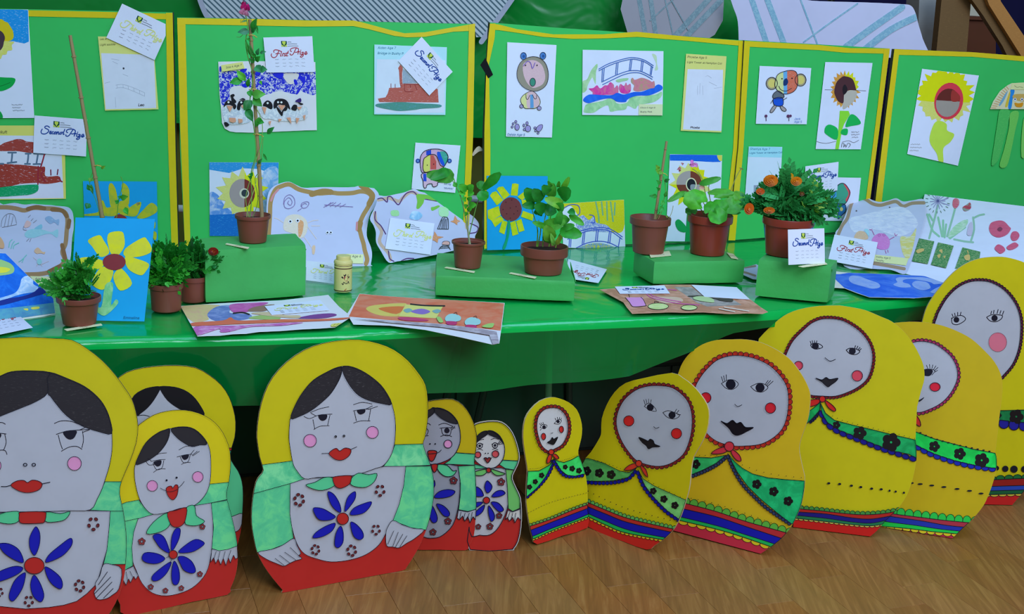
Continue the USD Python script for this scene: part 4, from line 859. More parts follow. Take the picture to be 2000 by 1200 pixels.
def card(label, pl, quad, word, z='px', clip=None, hide=False, group=None):
    q = P(quad, z); H = homog(q)
    def m(a):
        w = np.c_[a, np.ones(len(a))] @ H.T; return w[:, :2] / w[:, 2:]
    o = Polygon(q)
    if clip is not None: o = o.intersection(clip)
    a = Art('prize_card', label, 'prize card', pl, o, (206, 211, 243))
    k = math.sqrt(Polygon(q).area) / 85.0
    def U(s): return Polygon(m(np.array([float(t) for t in s.split()]).reshape(-1, 2)))
    a.add('logo', U('.36 .11 .475 .115 .475 .275 .36 .27'), (24, 70, 60), 'flat')
    a.add('logo', [U('.385 .12 .45 .122 .452 .17 .43 .215 .418 .25 .405 .215 .382 .17'), U('.362 .2 .40 .245 .418 .268 .362 .268'), U('.473 .2 .437 .245 .42 .268 .473 .27')], (186, 204, 84), 'flat')
    a.add('lettering', [scr(m(np.array([[.49, v], [.49 + w * .5, v - .006], [.49 + w, v + .002]])), 1.1 * k) for v, w in ((.145, .075), (.2, .19), (.258, .215))], (120, 128, 150), 'flat')
    if word:
        st, c, dx = {'1': (FIRST, (158, 44, 62), -.075), '2': (SECOND, (28, 62, 150), 0), '3': (THIRD, (212, 210, 140), .02)}[word]
        wd = (1.75 if word != '1' else 1.5) * k
        a.add('lettering', [LineString(smooth(m(s), False, 5)).buffer(wd / 2, quad_segs=2) for s in st] + [LineString(smooth(m(s + [dx, 0.02 if word == '2' else 0.035]), False, 5)).buffer(wd / 2, quad_segs=2) for s in PRIZE], c, 'flat')
        r = np.random.default_rng(int(q.sum())); fl = []
        for v in (.62, .725, .82):
            fl.append(scr(m(np.array([[.21, v], [.25, v + .006], [.28, v - .003]])), 0.9 * k))
            for x0 in np.arange(.36, .78, .13): fl.append(scr(m(np.stack([np.linspace(x0, x0 + .07, 6), v + (r.random(6) - .5) * .025], 1)), 0.5 * k))
        a.add('lettering', fl, (150, 158, 186), 'flat')
    return a
b1, b2, b3, b4, b5 = (boards[k].shift(0.007) for k in '12345'); up = 0.006
card('prize card reading Second Prize in blue, pinned at far left beside a brown house drawing', b1.shift(up), '67.5 225.6 170.3 233.5 168 305.9 64.9 298.8', '2')
card('tilted prize card with pale gold script, over the top edge of the leftmost board', b1.shift(up), '238.5 7 332 51 302 117.5 207.5 73.7', '3', clip=poly('0 0 323 0 325 300 0 300', sm=False))
card('prize card reading First Prize in red, pinned over the penguin painting', b2.shift(up), '514.3 73.3 610 70.7 614.3 141 520.3 142', '1')
card('prize card reading Second Prize, turned diagonally over the red brick drawing', b2.shift(up), '690 80 1095 535 790 845 385 395', '2', 'D2')
card('prize card reading Second Prize pinned on the narrow board above the green creature drawing', b4.shift(up), '292 180 552 145 542 368 288 402', '2', 'B2')

def standing(base, top, brd):
    """a sheet standing on the table at a traced base edge, its top resting against a board"""
    A, B = atz(*base[0], TZ + .001), atz(*base[1], TZ + .001)
    if isinstance(brd, (int, float)): return lean_plane(A, B, brd)
    return three_plane(A, B, brd.at([top], 0.0)[0])
# ---- board 1
a = Art('sunflower_picture', 'sunflower drawing with bright blue crayon sky, cropped by the top left corner', 'drawing', b1, ('-140 70 220 75 268 922 -120 925', 'A1'))
a.p('sky', '-140 60 218 78 225 325 190 340 100 322 -140 330', 'A1', (26, 140, 226), 'crayon', False, c2=(150, 190, 236))
a.p('petals', '0 150 40 170 62 178 85 215 100 240 106 290 80 318 0 330 -80 330 -80 200', 'A1', (222, 184, 30))
a.p('petals', '0 330 108 328 92 352 95 390 60 398 50 425 20 430 0 462 -60 430', 'A1', (208, 206, 110), 'crayon', c2=(206, 206, 190))
a.p('flower_centre', '-60 230 10 245 38 290 30 330 20 370 -10 400 -60 390', 'A1', (70, 52, 66))
a.p('leaf', '-60 612 50 606 119 616 100 668 50 700 0 712 -60 700', 'A1', (12, 158, 72)); a.l('leaf_vein', ['-20 680 30 665 80 645'], 'A1', 1, (10, 110, 50))
a.p('stem', '-60 850 0 868 20 925 -60 925', 'A1', (14, 150, 70)); a.add('lettering', [scr(scrib(23, 204, 44, 2.4)), scr(scrib(24, 210, 40, 2.4)), scr(scrib(25, 216, 48, 2.4))], (140, 148, 170), 'flat')
a = Art('pencil_picture', 'faint pencil bridge drawing on yellow backing paper, signed Leo', 'drawing', b1, ('765 285 1195 292 1238 855 820 865', 'A1'), (214, 208, 128))
a.p('drawing_paper', '790 415 1202 430 1220 845 826 854', 'A1', (200, 208, 236), sm=False, kind='paper')
a.l('pencil_lines', ['905 665 960 660 1040 685 1130 725', '905 690 960 685 1040 712 1130 752', '915 665 915 690', '960 662 962 688', '1000 672 1004 700', '1045 688 1048 716', '1090 706 1092 735', '1130 726 1130 752', '870 460 930 470', '880 480 920 500', '960 580 1000 595', '820 650 860 640', '900 760 905 840'], 'A1', 0.7, (160, 170, 196))
a.p('sun_spot', '960 528 972 530 970 542 960 540', 'A1', (60, 66, 80)); a.tx('Leo', (1078, 830), (1200, 828), 20, 'A1', INK, bold=True); a.tx('Light assista', (780, 357), (900, 352), 15, 'A1', (90, 90, 60)); a.tx('Leo A', (780, 312), (900, 310), 14, 'A1', (90, 90, 60))
a = Art('house_picture', 'brown crayon house drawing with yellow border and green grass at far left', 'drawing', b1, ('-100 40 945 40 966 1114 -100 1130', 'D5'), (212, 204, 110))
a.p('drawing_paper', '-100 185 890 190 932 1104 -100 1116', 'D5', (198, 206, 236), sm=False, kind='paper')
a.p('roof', '-60 340 0 330 60 295 140 270 240 240 330 245 390 275 490 285 600 340 600 445 400 436 240 415 -60 410', 'D5', (150, 62, 58), 'crayon', c2=(190, 160, 180), scale=12)
a.p('wall', '-60 635 200 610 550 640 580 650 660 650 668 782 850 780 885 830 880 865 700 895 580 890 560 880 300 895 -60 955', 'D5', (148, 56, 50), 'crayon', c2=(190, 160, 180), scale=12)
a.l('pillars', ['180 440 176 500 166 585', '415 450 412 520 400 596', '556 458 545 530 532 605', '120 436 235 436', '110 590 240 575', '375 452 450 450', '365 602 440 602', '495 450 660 460', '490 606 590 604', '-20 600 50 600'], 'D5', 3.2, (84, 108, 140))
a.l('wall_edge', ['650 465 630 540 600 640', '560 640 556 900', '590 650 640 700 600 760 660 860', '870 800 888 850 910 864'], 'D5', 2.6, (140, 40, 58))
a.l('candles', ['743 690 746 766', '849 685 838 760'], 'D5', 2.0, (110, 20, 50))
a.p('grass', '-60 965 250 920 520 905 562 922 550 1000 450 1050 300 1065 -60 1078', 'D5', (18, 150, 100), 'crayon', c2=(120, 190, 190))
a.tx('Ruft', (0, 158), (100, 154), 40, 'D5', (90, 92, 70))
a = Art('flower_painting', 'painted yellow flower on bright blue sheet, pinned behind the leaning bamboo cane', 'painting', b1, ('648 535 1225 540 1236 1085 668 1085', 'A6'), (22, 150, 226))
for q in ('850 570 875 553 905 605 922 700 925 760 870 745 852 660', '950 570 972 553 1008 600 1010 690 1000 720 960 690', '760 780 660 795 672 808 780 806 900 808 930 760 880 735 832 742 806 688 778 700 780 740', '985 800 1015 740 1085 700 1104 708 1090 760 1060 810', '1070 822 1110 770 1180 706 1228 738 1220 782 1130 826', '940 690 1000 720 1010 800 950 800 920 760', '1195 850 1214 860 1212 900 1198 900', '1195 930 1222 940 1220 990 1198 990'): a.p('petal', q, 'A6', (180, 178, 42), 'wash', c2=(150, 170, 60))
a.p('flower_centre', '890 830 910 800 950 797 992 828 960 860 900 860', 'A6', (128, 50, 52))
# ---- board 2
a = Art('penguin_painting', 'painting of five penguins in blue and white snow with rounded corner', 'painting', b2, ('50 85 560 75 1000 80 1568 90 1575 400 1592 1155 1400 1160 900 1182 600 1195 330 1190 230 1175 150 1130 108 1040 90 800 70 600', 'D1'), (204, 206, 226))
a.p('snowstorm', '60 250 560 240 1570 240 1580 590 1380 560 1330 500 1250 590 1000 540 800 600 640 540 500 480 260 480 230 690 110 760 70 500', 'D1', (30, 40, 196), 'blotch', c2=(190, 196, 224), scale=14)
a.p('snow_hill', '900 600 960 550 1060 560 1130 620 1180 720 1000 700 880 760', 'D1', (205, 206, 220)); a.p('snow_hill', '250 500 400 460 540 560 540 700 300 690 230 620', 'D1', (202, 203, 218))
a.p('cloud', '1060 280 1290 270 1300 330 1240 420 1150 430', 'D1', (200, 198, 208))
for q in ('1300 330 1350 310 1410 350 1400 430 1350 500 1290 590 1262 580 1330 490 1370 420', '1230 370 1270 368 1290 430 1250 445', '900 270 1060 258 1050 340 980 345', '390 215 500 195 440 270', '420 460 480 420 510 470 470 490', '70 170 90 160 95 230 72 240', '640 220 700 210 700 290 650 300'): a.p('blue_dab', q, 'D1', (28, 36, 206))
a.p('penguin_body', '130 780 330 780 520 760 560 1000 400 1060 200 1060 130 960', 'D1', (176, 190, 214), 'blotch', c2=(206, 212, 230), scale=8); a.p('penguin_body', '690 800 900 790 1180 800 1420 780 1440 950 1300 1010 1000 1010 860 980 740 960', 'D1', (180, 192, 214), 'blotch', c2=(208, 214, 230), scale=8)
for q in ('135 800 150 740 190 690 255 700 335 775 300 832 280 800 250 762 180 760', '240 610 285 590 308 612 285 645 330 700 320 730 265 715 252 650', '345 825 355 740 400 690 510 700 560 790 515 765 430 755 400 780 385 842', '380 680 430 655 468 668 470 682 420 676', '748 770 780 712 830 690 885 730 900 800 870 828 800 790', '918 812 925 710 980 665 1080 670 1140 720 1176 830 1130 800 1060 760 990 755 960 800', '960 800 985 800 1040 870 1050 850 1100 790 1132 810 1110 852 1070 860 1048 935 990 870', '1192 826 1225 760 1275 762 1285 800 1260 850', '1300 720 1380 745 1340 760', '140 1040 180 1030 222 1075 170 1100', '250 985 275 985 270 1035 248 1025'): a.p('penguin_head', q, 'D1', (26, 26, 32))
a.p('hat', '1262 690 1330 655 1350 690 1330 720 1262 712', 'D1', (54, 34, 110))
for x, y in ((410, 720), (522, 722), (822, 732), (985, 718), (1037, 720), (210, 718)): a.add('penguin_eye', dot(x, y, 17, 'D1'), (226, 224, 224), 'flat')
for q in ('180 770 282 780 232 872', '405 765 520 760 470 820 420 800', '733 790 806 798 775 912', '984 765 1098 765 1042 850', '1278 792 1362 786 1316 842', '220 960 320 965 330 1020 280 1040 225 1020', '360 975 430 985 430 1030 372 1050', '830 1020 880 1010 860 1082', '985 980 1050 980 1000 1030', '1115 960 1180 955 1195 1060', '1260 960 1320 970 1275 1060', '1370 930 1415 915 1400 1005'): a.p('beak', q, 'D1', (226, 146, 124), sm=False)
a.p('sticker', '95 140 430 88 462 188 110 242', 'D1', (216, 206, 130), sm=False); a.tx('Isla 4 Age 7', (170, 192), (430, 148), 32, 'D1')
a = Art('brick_building_picture', 'red brick building over green water on pale blue backing paper', 'drawing', b2, ('75 180 1020 215 1000 1098 72 1090', 'D2'), (166, 214, 236))
a.p('drawing_paper', '108 372 1002 384 985 1070 88 1074', 'D2', (196, 210, 238), sm=False, kind='paper')
a.tx('Aiden Age 7', (118, 236), (370, 240), 30, 'D2', (40, 110, 150)); a.tx('Bridge in Bushy P', (114, 306), (440, 312), 30, 'D2', (40, 110, 150))
a.p('brick_wall', '120 885 220 868 250 815 268 745 420 740 405 680 395 520 385 486 415 440 445 482 436 560 440 690 640 690 900 760 912 935 500 930 140 930', 'D2', (172, 90, 84), 'crayon', c2=(196, 150, 160), sm=False)
a.p('windows', '445 500 520 540 600 640 640 680 445 690', 'D2', (140, 160, 186), 'crayon', c2=(196, 206, 226), sm=False)
a.l('brick_lines', ['470 690 475 790 580 790', '480 700 640 700', '420 740 420 690', '292 745 292 690', '346 740 346 695', '540 700 545 740', '600 700 630 770'], 'D2', 1.0, (130, 44, 48))
a.p('water', '105 955 250 940 420 930 650 945 925 962 920 1000 700 1015 600 1030 420 1045 300 1032 110 992', 'D2', (74, 138, 134), 'crayon', c2=(90, 150, 200))
def sunflower(a, z, cx, cy, r0, rx, ry, n, c1, c2, seed=0, split=None):
    r = np.random.default_rng(seed); ox, oy, k = Z[z]
    pts = []
    for i in range(n * 2):
        t = i / (n * 2) * 2 * math.pi; q = (1.0 if i % 2 else r0) * (0.92 + 0.16 * r.random())
        pts.append([(cx + rx * q * math.cos(t)) / k + ox, (cy + ry * q * math.sin(t)) / k + oy])
    g = Polygon(pts).buffer(0)
    a.add('petals', g if split is None else g.difference(split), c1, 'crayon', c2=(206, 208, 190))
    if split is not None: a.add('petals', g.intersection(split), c2)
a = Art('half_sunflower_picture', 'sunflower drawing half pale half vivid on blue, behind the tall cane pot', 'drawing', b2, ('115 188 657 190 650 768 118 765', 'A7'))
a.p('sky', '115 180 660 185 655 255 560 262 500 240 380 236 270 272 115 246', 'A7', (44, 140, 220), 'crayon', c2=(150, 190, 230), sm=False)
a.p('sky', '540 260 660 250 660 620 560 600 520 440', 'A7', (110, 164, 226), 'wash', c2=(180, 200, 236)); a.p('sky', '118 430 180 440 230 520 290 575 290 600 118 600', 'A7', (90, 140, 222), 'wash', c2=(180, 196, 234))
a.p('sea', '116 600 320 592 660 600 660 770 116 770', 'A7', (22, 104, 200), 'crayon', c2=(60, 150, 220), sm=False)
sunflower(a, 'A7', 375, 430, .74, 200, 195, 14, (206, 204, 124), (226, 212, 30), 3, poly('392 200 700 200 700 700 392 700', 'A7', False))
a.add('flower_centre', dot(372, 430, 100, 'A7', 112), (156, 144, 152)); a.add('flower_centre', dot(372, 430, 100, 'A7', 112).intersection(poly('390 200 700 200 700 700 390 700', 'A7', False)), (116, 48, 44))
a.add('ring', dot(388, 432, 38, 'A7', 40), (196, 196, 186), 'flat'); a.add('ring', dot(392, 430, 26, 'A7', 28), (50, 60, 70), 'flat')
a = Art('monkey_picture', 'small colourful outlined monkey drawing at the lower right of the penguin board', 'drawing', b2, ('105 80 918 132 822 988 35 915', 'D3'))
hd = poly('190 420 200 330 250 250 330 210 430 195 540 200 640 240 690 310 690 380 660 450 610 530 570 575 420 592 240 625 200 540', 'D3')
a.add('head', hd, (196, 158, 204), 'crayon', c2=(206, 196, 226)); fcx = poly('260 370 300 335 360 300 440 295 490 330 530 430 560 490 610 520 560 582 400 590 290 617 245 570 245 450', 'D3')
a.p('patch', '300 232 386 208 390 290 300 312', 'D3', (30, 66, 204), sm=False); a.p('patch', '560 240 640 250 685 320 680 400 640 480 600 420 540 280', 'D3', (60, 158, 150), 'crayon'); a.p('patch', '500 250 548 255 570 320 632 470 605 502 545 430 500 320', 'D3', (28, 80, 210))
a.add('face', fcx, (206, 150, 170), 'crayon'); a.add('face', fcx.intersection(poly('200 300 372 300 365 640 200 640', 'D3', False)), (212, 204, 110)); a.p('face', '375 310 430 310 480 420 480 560 375 560', 'D3', (190, 84, 84), 'crayon', c2=(150, 100, 90), sm=False)
for x in (150, 720): a.add('ear', dot(x, 410, 40, 'D3'), (30, 62, 150)); a.add('ear', dot(x, 410, 22, 'D3'), (90, 130, 206), 'flat')
bd = poly('240 630 245 780 250 860 268 900 298 892 312 845 350 826 402 825 412 860 440 880 500 852 516 795 660 790 680 650', 'D3'); a.add('body', bd, (204, 172, 206)); a.p('patch', '245 640 300 640 305 780 250 775', 'D3', (32, 70, 204), sm=False)
a.add('outline', [q.boundary.buffer(0.6) for q in (hd, fcx, bd)], INK, 'flat'); a.add('monkey_eye', [dot(320, 486, 9, 'D3'), dot(436, 466, 9, 'D3')], INK, 'flat')
a.tx('Sid Ag', (620, 834), (720, 842), 30, 'D3', (60, 80, 140)); a.tx("'Monkey'", (612, 912), (720, 918), 30, 'D3', (60, 80, 140))
# ---- board 3
a = Art('bear_picture', 'drawing of a bear with blue ears above three purple paw prints', 'drawing', b3, ('443 330 828 352 792 1075 433 1068', 'A3'))
hd = poly('520 560 545 490 600 452 650 442 700 455 745 500 765 580 750 660 700 703 640 712 570 682 527 625', 'A3'); fcx = poly('565 510 600 478 640 470 682 482 720 520 740 600 722 655 680 680 640 686 600 650 572 590', 'A3')
a.add('head', hd, (140, 136, 128)); a.add('face', fcx, (222, 172, 190), 'crayon', c2=(220, 190, 205))
for x, y in ((570, 438), (722, 436)): a.add('ear', dot(x, y, 23, 'A3', 28), (70, 120, 196)); a.add('ear', dot(x + 2, y + 3, 10, 'A3', 12), (40, 80, 150), 'flat')
a.add('nose', dot(642, 642, 22, 'A3', 32), (60, 134, 120)); bd = poly('550 770 580 735 640 712 690 760 700 810 665 845 620 848 580 845 553 805', 'A3')
a.add('body', bd, (212, 206, 150)); a.p('stripe', '600 730 640 715 690 760 690 830 660 840 600 840', 'A3', (214, 174, 190)); a.p('stripe', '622 740 645 740 650 845 622 845', 'A3', (92, 146, 206), sm=False)
a.add('foot', [dot(555, 830, 15, 'A3'), dot(693, 846, 16, 'A3')], (150, 144, 196))
paws = [dot(520, 993, 18, 'A3', 25), dot(510, 952, 8, 'A3', 11), dot(489, 967, 7, 'A3', 9), dot(482, 992, 8, 'A3', 9), dot(605, 1005, 22, 'A3', 25), dot(598, 964, 9, 'A3', 14), dot(573, 980, 7, 'A3', 12), dot(577, 1012, 9, 'A3', 9), poly('668 1010 690 980 718 976 715 1005 690 1030', 'A3'), dot(660, 1000, 9, 'A3'), dot(665, 1022, 8, 'A3'), dot(684, 1040, 8, 'A3')]
a.add('paw_print', paws, (150, 140, 206))
a.add('outline', [q.boundary.buffer(0.45) for q in [hd, bd] + paws + [dot(x, y, 23, 'A3', 28) for x, y in ((570, 438), (722, 436))] + [dot(555, 830, 15, 'A3'), dot(693, 846, 16, 'A3'), dot(642, 642, 22, 'A3', 32)]] + [lines(['588 735 592 770 605 775 618 745', '640 740 655 770 670 770 672 745'], 'A3', .9)], (50, 50, 66), 'flat')
a.l('muzzle_line', ['570 515 600 480 625 490 640 535 660 490'], 'A3', 1.2, (110, 90, 190)); a.add('bear_eye', [dot(586, 510, 5, 'A3'), dot(676, 510, 5, 'A3')], INK, 'flat'); a.tx('Daisie Age 5', (443, 1058), (590, 1062), 17, 'A3', (60, 90, 150))
a = Art('bridge_painting', 'painting of a blue arched bridge over pink bushes and a blue river', 'painting', b3, ('135 130 1320 150 1305 1095 128 1085', 'D4'))
a.p('grass', '130 600 200 560 260 430 345 335 352 385 330 460 325 630 290 560 270 540 210 650 190 725 130 755', 'D4', (150, 194, 150), 'wash', c2=(170, 205, 170)); a.p('reeds', '1150 195 1215 215 1225 330 1240 410 1215 430 1190 420 1210 330', 'D4', (180, 205, 180))
a.p('grass', '150 1040 160 990 190 930 300 905 420 880 520 845 590 850 640 915 780 905 850 815 1000 812 1200 785 1290 745 1295 800 1240 860 1150 905 960 940 905 995 800 950 760 1005 640 1020 540 1035 505 945 400 985 300 1050 200 1055', 'D4', (142, 196, 152), 'wash', c2=(164, 208, 168))
a.p('bush', '225 700 290 690 345 650 380 690 410 690 460 650 500 650 540 605 590 640 600 690 640 650 660 700 640 780 500 790 300 790 280 750', 'D4', (208, 58, 160), 'wash', c2=(200, 110, 150)); a.p('bush', '665 690 690 630 740 660 770 610 790 650 835 630 842 720 800 770 700 760', 'D4', (206, 54, 160), 'wash', c2=(196, 120, 150))
a.p('bush', '845 560 870 540 900 570 1000 540 1100 570 1150 600 1185 590 1185 690 1090 710 960 740 880 720 890 650 850 610', 'D4', (196, 120, 142), 'wash', c2=(160, 150, 120)); a.p('leaf_bank', '620 580 680 555 800 545 790 575 720 590 660 605', 'D4', (150, 196, 156))
a.p('river', '150 845 200 800 260 783 400 792 560 795 640 760 740 785 880 750 1000 745 1120 700 1180 690 1200 660 1245 638 1290 655 1308 685 1285 722 1150 785 1080 800 960 800 860 822 790 860 760 895 640 890 560 845 440 850 300 890 220 912 150 882', 'D4', (26, 92, 224), 'wash', c2=(40, 110, 230), scale=8)
a.l('bridge_lines', ['372 412 500 340 650 288 760 258 850 243 960 255 1060 290 1172 362', '375 435 520 362 680 305 850 268 960 280 1060 315 1168 388', '415 602 600 512 720 465 820 437 950 436 1050 470 1162 530', '428 640 620 545 720 500 830 470 950 466 1050 500 1155 562', '425 405 418 590', '452 405 437 585', '632 330 618 490', '655 325 640 490', '838 268 818 435', '858 266 838 432', '1003 285 988 436', '1024 292 1008 440', '1140 370 1125 492', '1156 380 1140 500'], 'D4', 1.3, (50, 92, 176))
a.p('sticker', '960 928 1307 928 1304 1092 954 1086', 'D4', (214, 212, 176), sm=False); a.tx('Olivia G Age 8', (975, 990), (1200, 990), 24, 'D4'); a.tx('Bushy Park', (978, 1050), (1200, 1050), 24, 'D4')
a = Art('pencil_picture', 'very faint pencil tower on yellow backing, narrow sheet at the right of the bridge painting', 'drawing', b3, ('160 420 476 440 436 1036 118 1022', 'A4'), (210, 204, 124))
a.p('drawing_paper', '172 540 449 546 436 1024 136 1012', 'A4', (202, 208, 236), sm=False, kind='paper'); a.tx('Phoebe Age 5', (168, 452), (320, 460), 17, 'A4', (80, 84, 70)); a.tx('Light Tower at Hampton Cot', (166, 492), (440, 504), 15, 'A4', (80, 84, 70)); a.tx('Phoebe', (192, 1003), (280, 1006), 15, 'A4', INK, bold=True)
a.l('pencil_lines', ['250 670 250 740', '270 650 268 735', '290 670 292 740', '310 600 330 590 360 610', '380 690 440 680', '340 640 400 670'], 'A4', 0.7, (178, 186, 214))
a = Art('flower_painting', 'painted yellow flower with maroon centre on bright blue, at the left of its board', 'painting', b3, ('75 95 915 100 930 1100 80 1122', 'E3'), (20, 150, 226))
for q in ('405 365 425 205 470 200 516 212 500 372', '212 280 240 250 300 243 395 358 310 425', '118 370 150 325 205 308 305 430 215 505', '88 570 240 510 268 640 140 715 92 680', '140 712 270 650 312 700 190 804', '245 870 290 710 362 730 318 905', '398 740 470 715 512 900 430 925', '480 720 552 690 597 850 520 875', '548 660 575 578 722 632 708 718', '498 385 625 288 662 362 560 432', '555 430 640 420 705 470 570 525'): a.p('petal', q, 'E3', (178, 196, 24), 'wash', sm=False, c2=(200, 200, 40))
a.add('flower_centre', dot(408, 556, 150, 'E3', 165), (112, 56, 62)); a.add('seeds', [dot(x, y, 9, 'E3') for x, y in ((340, 460), (420, 430), (300, 560), (400, 540), (480, 520), (350, 620), (450, 620), (400, 680), (500, 580))], (80, 36, 44), 'flat'); a.p('stem', '368 728 398 728 385 900 335 1092 294 1092 345 940', 'E3', (18, 146, 110))
a = Art('yellow_bridge_picture', 'blue bridge drawing with yellow sky, partly hidden behind the leafy seedling pot', 'drawing', b3, ('-10 552 475 520 486 912 0 895', 'B1'))
a.p('sky', '-10 545 478 518 478 720 440 780 330 760 200 740 120 650 60 570 -10 600', 'B1', (214, 196, 30), 'crayon', c2=(206, 204, 120)); a.l('reeds', ['255 540 275 640 280 700', '300 540 310 640', '340 540 345 680', '370 540 390 690', '405 545 400 640'], 'B1', 3, (120, 170, 130))
a.p('bush', '100 700 150 640 200 680 240 650 260 700 340 720 370 770 230 770 130 760', 'B1', (120, 140, 214), 'blotch', c2=(190, 196, 226)); a.l('bridge_lines', ['0 590 60 560 120 570 128 630 90 650', '35 830 150 778 270 755 370 768 460 830', '40 815 150 762 270 740 370 752 462 812', '90 905 180 862 270 846 360 858 450 902', '50 820 45 890', '62 818 58 890', '158 778 148 875', '170 775 160 870', '262 758 252 848', '274 758 266 848', '362 770 350 860', '374 772 364 862', '445 815 430 895', '205 640 240 650 245 700 215 700'], 'B1', 1.5, (56, 78, 196)); a.p('pond', '110 900 200 868 300 862 400 890 430 912 110 912', 'B1', (110, 150, 200), 'blotch', c2=(200, 196, 60))
a = Art('half_sunflower_picture', 'sunflower drawing under a flat blue sky strip, behind the geranium pot', 'drawing', b3, ('100 62 658 72 622 992 55 992', 'D7'))
a.p('sky', '98 66 610 66 642 144 560 146 300 132 100 130', 'D7', (22, 96, 220), 'crayon', c2=(40, 120, 226), sm=False); a.p('sun', '604 74 658 76 655 132 622 126', 'D7', (210, 196, 90))
sunflower(a, 'D7', 320, 385, .72, 215, 250, 13, (208, 206, 130), (222, 204, 24), 5, unary_union([poly('320 100 700 100 700 385 320 385', 'D7', False), poly('60 385 320 385 320 700 60 700', 'D7', False)]))
a.add('flower_centre', dot(305, 370, 135, 'D7', 130), (158, 148, 156)); a.add('flower_centre', dot(305, 370, 135, 'D7', 130).intersection(unary_union([poly('320 100 700 100 700 385 320 385', 'D7', False), poly('60 388 320 388 320 700 60 700', 'D7', False)])), (112, 56, 46))
a.add('ring', dot(328, 385, 58, 'D7', 72), (212, 206, 180), 'flat'); a.add('ring', dot(328, 385, 46, 'D7', 60), (30, 34, 44), 'flat'); a.p('ring', '322 388 372 388 360 430 322 440', 'D7', (130, 140, 156))
a.p('stem', '288 640 328 640 322 990 262 990', 'D7', (16, 142, 76), sm=False); a.p('leaf', '160 780 200 758 270 830 268 892 205 882 170 840', 'D7', (20, 146, 80))
# ---- board 4
a = Art('mouse_picture', 'drawing of a big-eared mouse with a three-coloured face in blue shorts', 'drawing', b4, ('735 515 1138 532 1102 972 705 968', 'A4'))
hd = poly('860 625 880 580 940 555 1000 552 1028 580 1032 660 1005 712 945 735 890 722 856 675', 'A4')
for x, y in ((830, 652), (1055, 625)): a.add('ear', dot(x, y, 44, 'A4', 48), (160, 152, 130)); a.add('ear', dot(x, y, 30, 'A4', 34), (206, 190, 110))
a.add('face', hd, (196, 206, 150)); a.add('face', hd.intersection(poly('918 500 955 500 955 800 925 800', 'A4', False)), (96, 160, 220)); a.add('face', hd.intersection(poly('950 500 1100 500 1100 800 950 800', 'A4', False)), (216, 106, 84), 'crayon')
a.p('nose', '922 630 945 612 958 640 945 665 922 668', 'A4', (24, 52, 110)); ch = poly('842 735 880 710 922 740 918 765 845 770', 'A4'); sh = poly('846 770 912 764 917 820 880 830 846 815', 'A4'); a.add('chest', ch, (96, 104, 118)); a.add('shorts', sh, (24, 80, 206))
lg = [poly('846 826 866 832 838 875 818 878 820 862', 'A4'), poly('895 832 912 830 942 855 935 870 910 862', 'A4')]; a.add('leg', lg, (158, 150, 156))
a.add('outline', [q.boundary.buffer(.55) for q in [hd, ch, sh, dot(830, 652, 44, 'A4', 48), dot(1055, 625, 43, 'A4', 48)] + lg] + [lines(['915 785 948 764', '845 770 822 808', '885 672 900 700 940 712 985 690'], 'A4', 1)], (44, 40, 52), 'flat'); a.add('mouse_eye', [dot(910, 615, 5, 'A4'), dot(988, 612, 5, 'A4')], INK, 'flat')
a.l('tree', ['785 905 786 945', '965 910 964 945'], 'A4', 1, (70, 30, 76)); a.add('tree', [dot(785, 907, 11, 'A4'), dot(958, 908, 12, 'A4'), dot(976, 906, 10, 'A4')], (90, 50, 90)); a.tx('Jack', (1005, 935), (1060, 936), 16, 'A4', (90, 120, 200)); a.tx('Age 5', (1005, 958), (1060, 959), 16, 'A4', (90, 120, 200))
a = Art('sunflower_picture', 'sunflower collage with orange rim and green paper stem, right of the mouse drawing', 'drawing', b4, ('1248 485 1617 492 1525 1168 1172 1165', 'A4'))
sunflower(a, 'A4', 1400, 700, .78, 118, 155, 22, (222, 144, 60), (222, 206, 40), 8, poly('1402 500 1700 500 1700 706 1402 706', 'A4', False))
a.p('grey_quarter', '1482 708 1430 708 1395 740 1384 850 1430 830 1480 780 1495 730', 'A4', (176, 172, 168)); a.p('flower_centre', '1318 710 1335 645 1370 608 1400 596 1460 618 1486 690 1482 706 1430 706 1395 740 1388 805 1350 792 1326 750', 'A4', (74, 44, 52)); a.p('flower_centre', '1382 690 1400 660 1420 690 1415 720 1390 740', 'A4', (34, 28, 36)); a.l('pencil_lines', ['1245 702 1320 703', '1485 706 1565 710', '1180 1105 1210 1115 1260 1120 1330 1105', '1380 1112 1430 1100 1470 1115 1510 1095'], 'A4', .7, (90, 84, 96))
a.p('stem', '1362 866 1430 868 1440 895 1395 970 1380 1010 1350 1176 1325 1172 1352 1000', 'A4', (132, 210, 60), sm=False)
for q in ('1405 988 1440 900 1485 905 1526 965 1450 985', '1345 1010 1290 975 1255 985 1242 1020 1255 1050 1335 1092', '1380 1012 1422 1008 1416 1055 1370 1045'): a.p('leaf', q, 'A4', (22, 170, 84))
a.add('lettering', [scr(scrib(1663, 258, 1678, 2.2)), scr(scrib(1663, 263, 1679, 2.2)), scr(scrib(1664, 268, 1676, 2.2))], (140, 140, 160), 'flat'); a.l('scribble', ['1375 1150 1380 1120 1395 1125 1392 1150 1405 1130 1410 1150 1425 1120 1445 1130 1430 1152'], 'A4', .8, (90, 90, 96))
a = Art('pencil_picture', 'narrow pencil drawing with a light blue label strip, behind the marigold flowers', 'drawing', b4, ('1450 105 1712 108 1690 540 1420 505', 'B1'), (196, 212, 242))
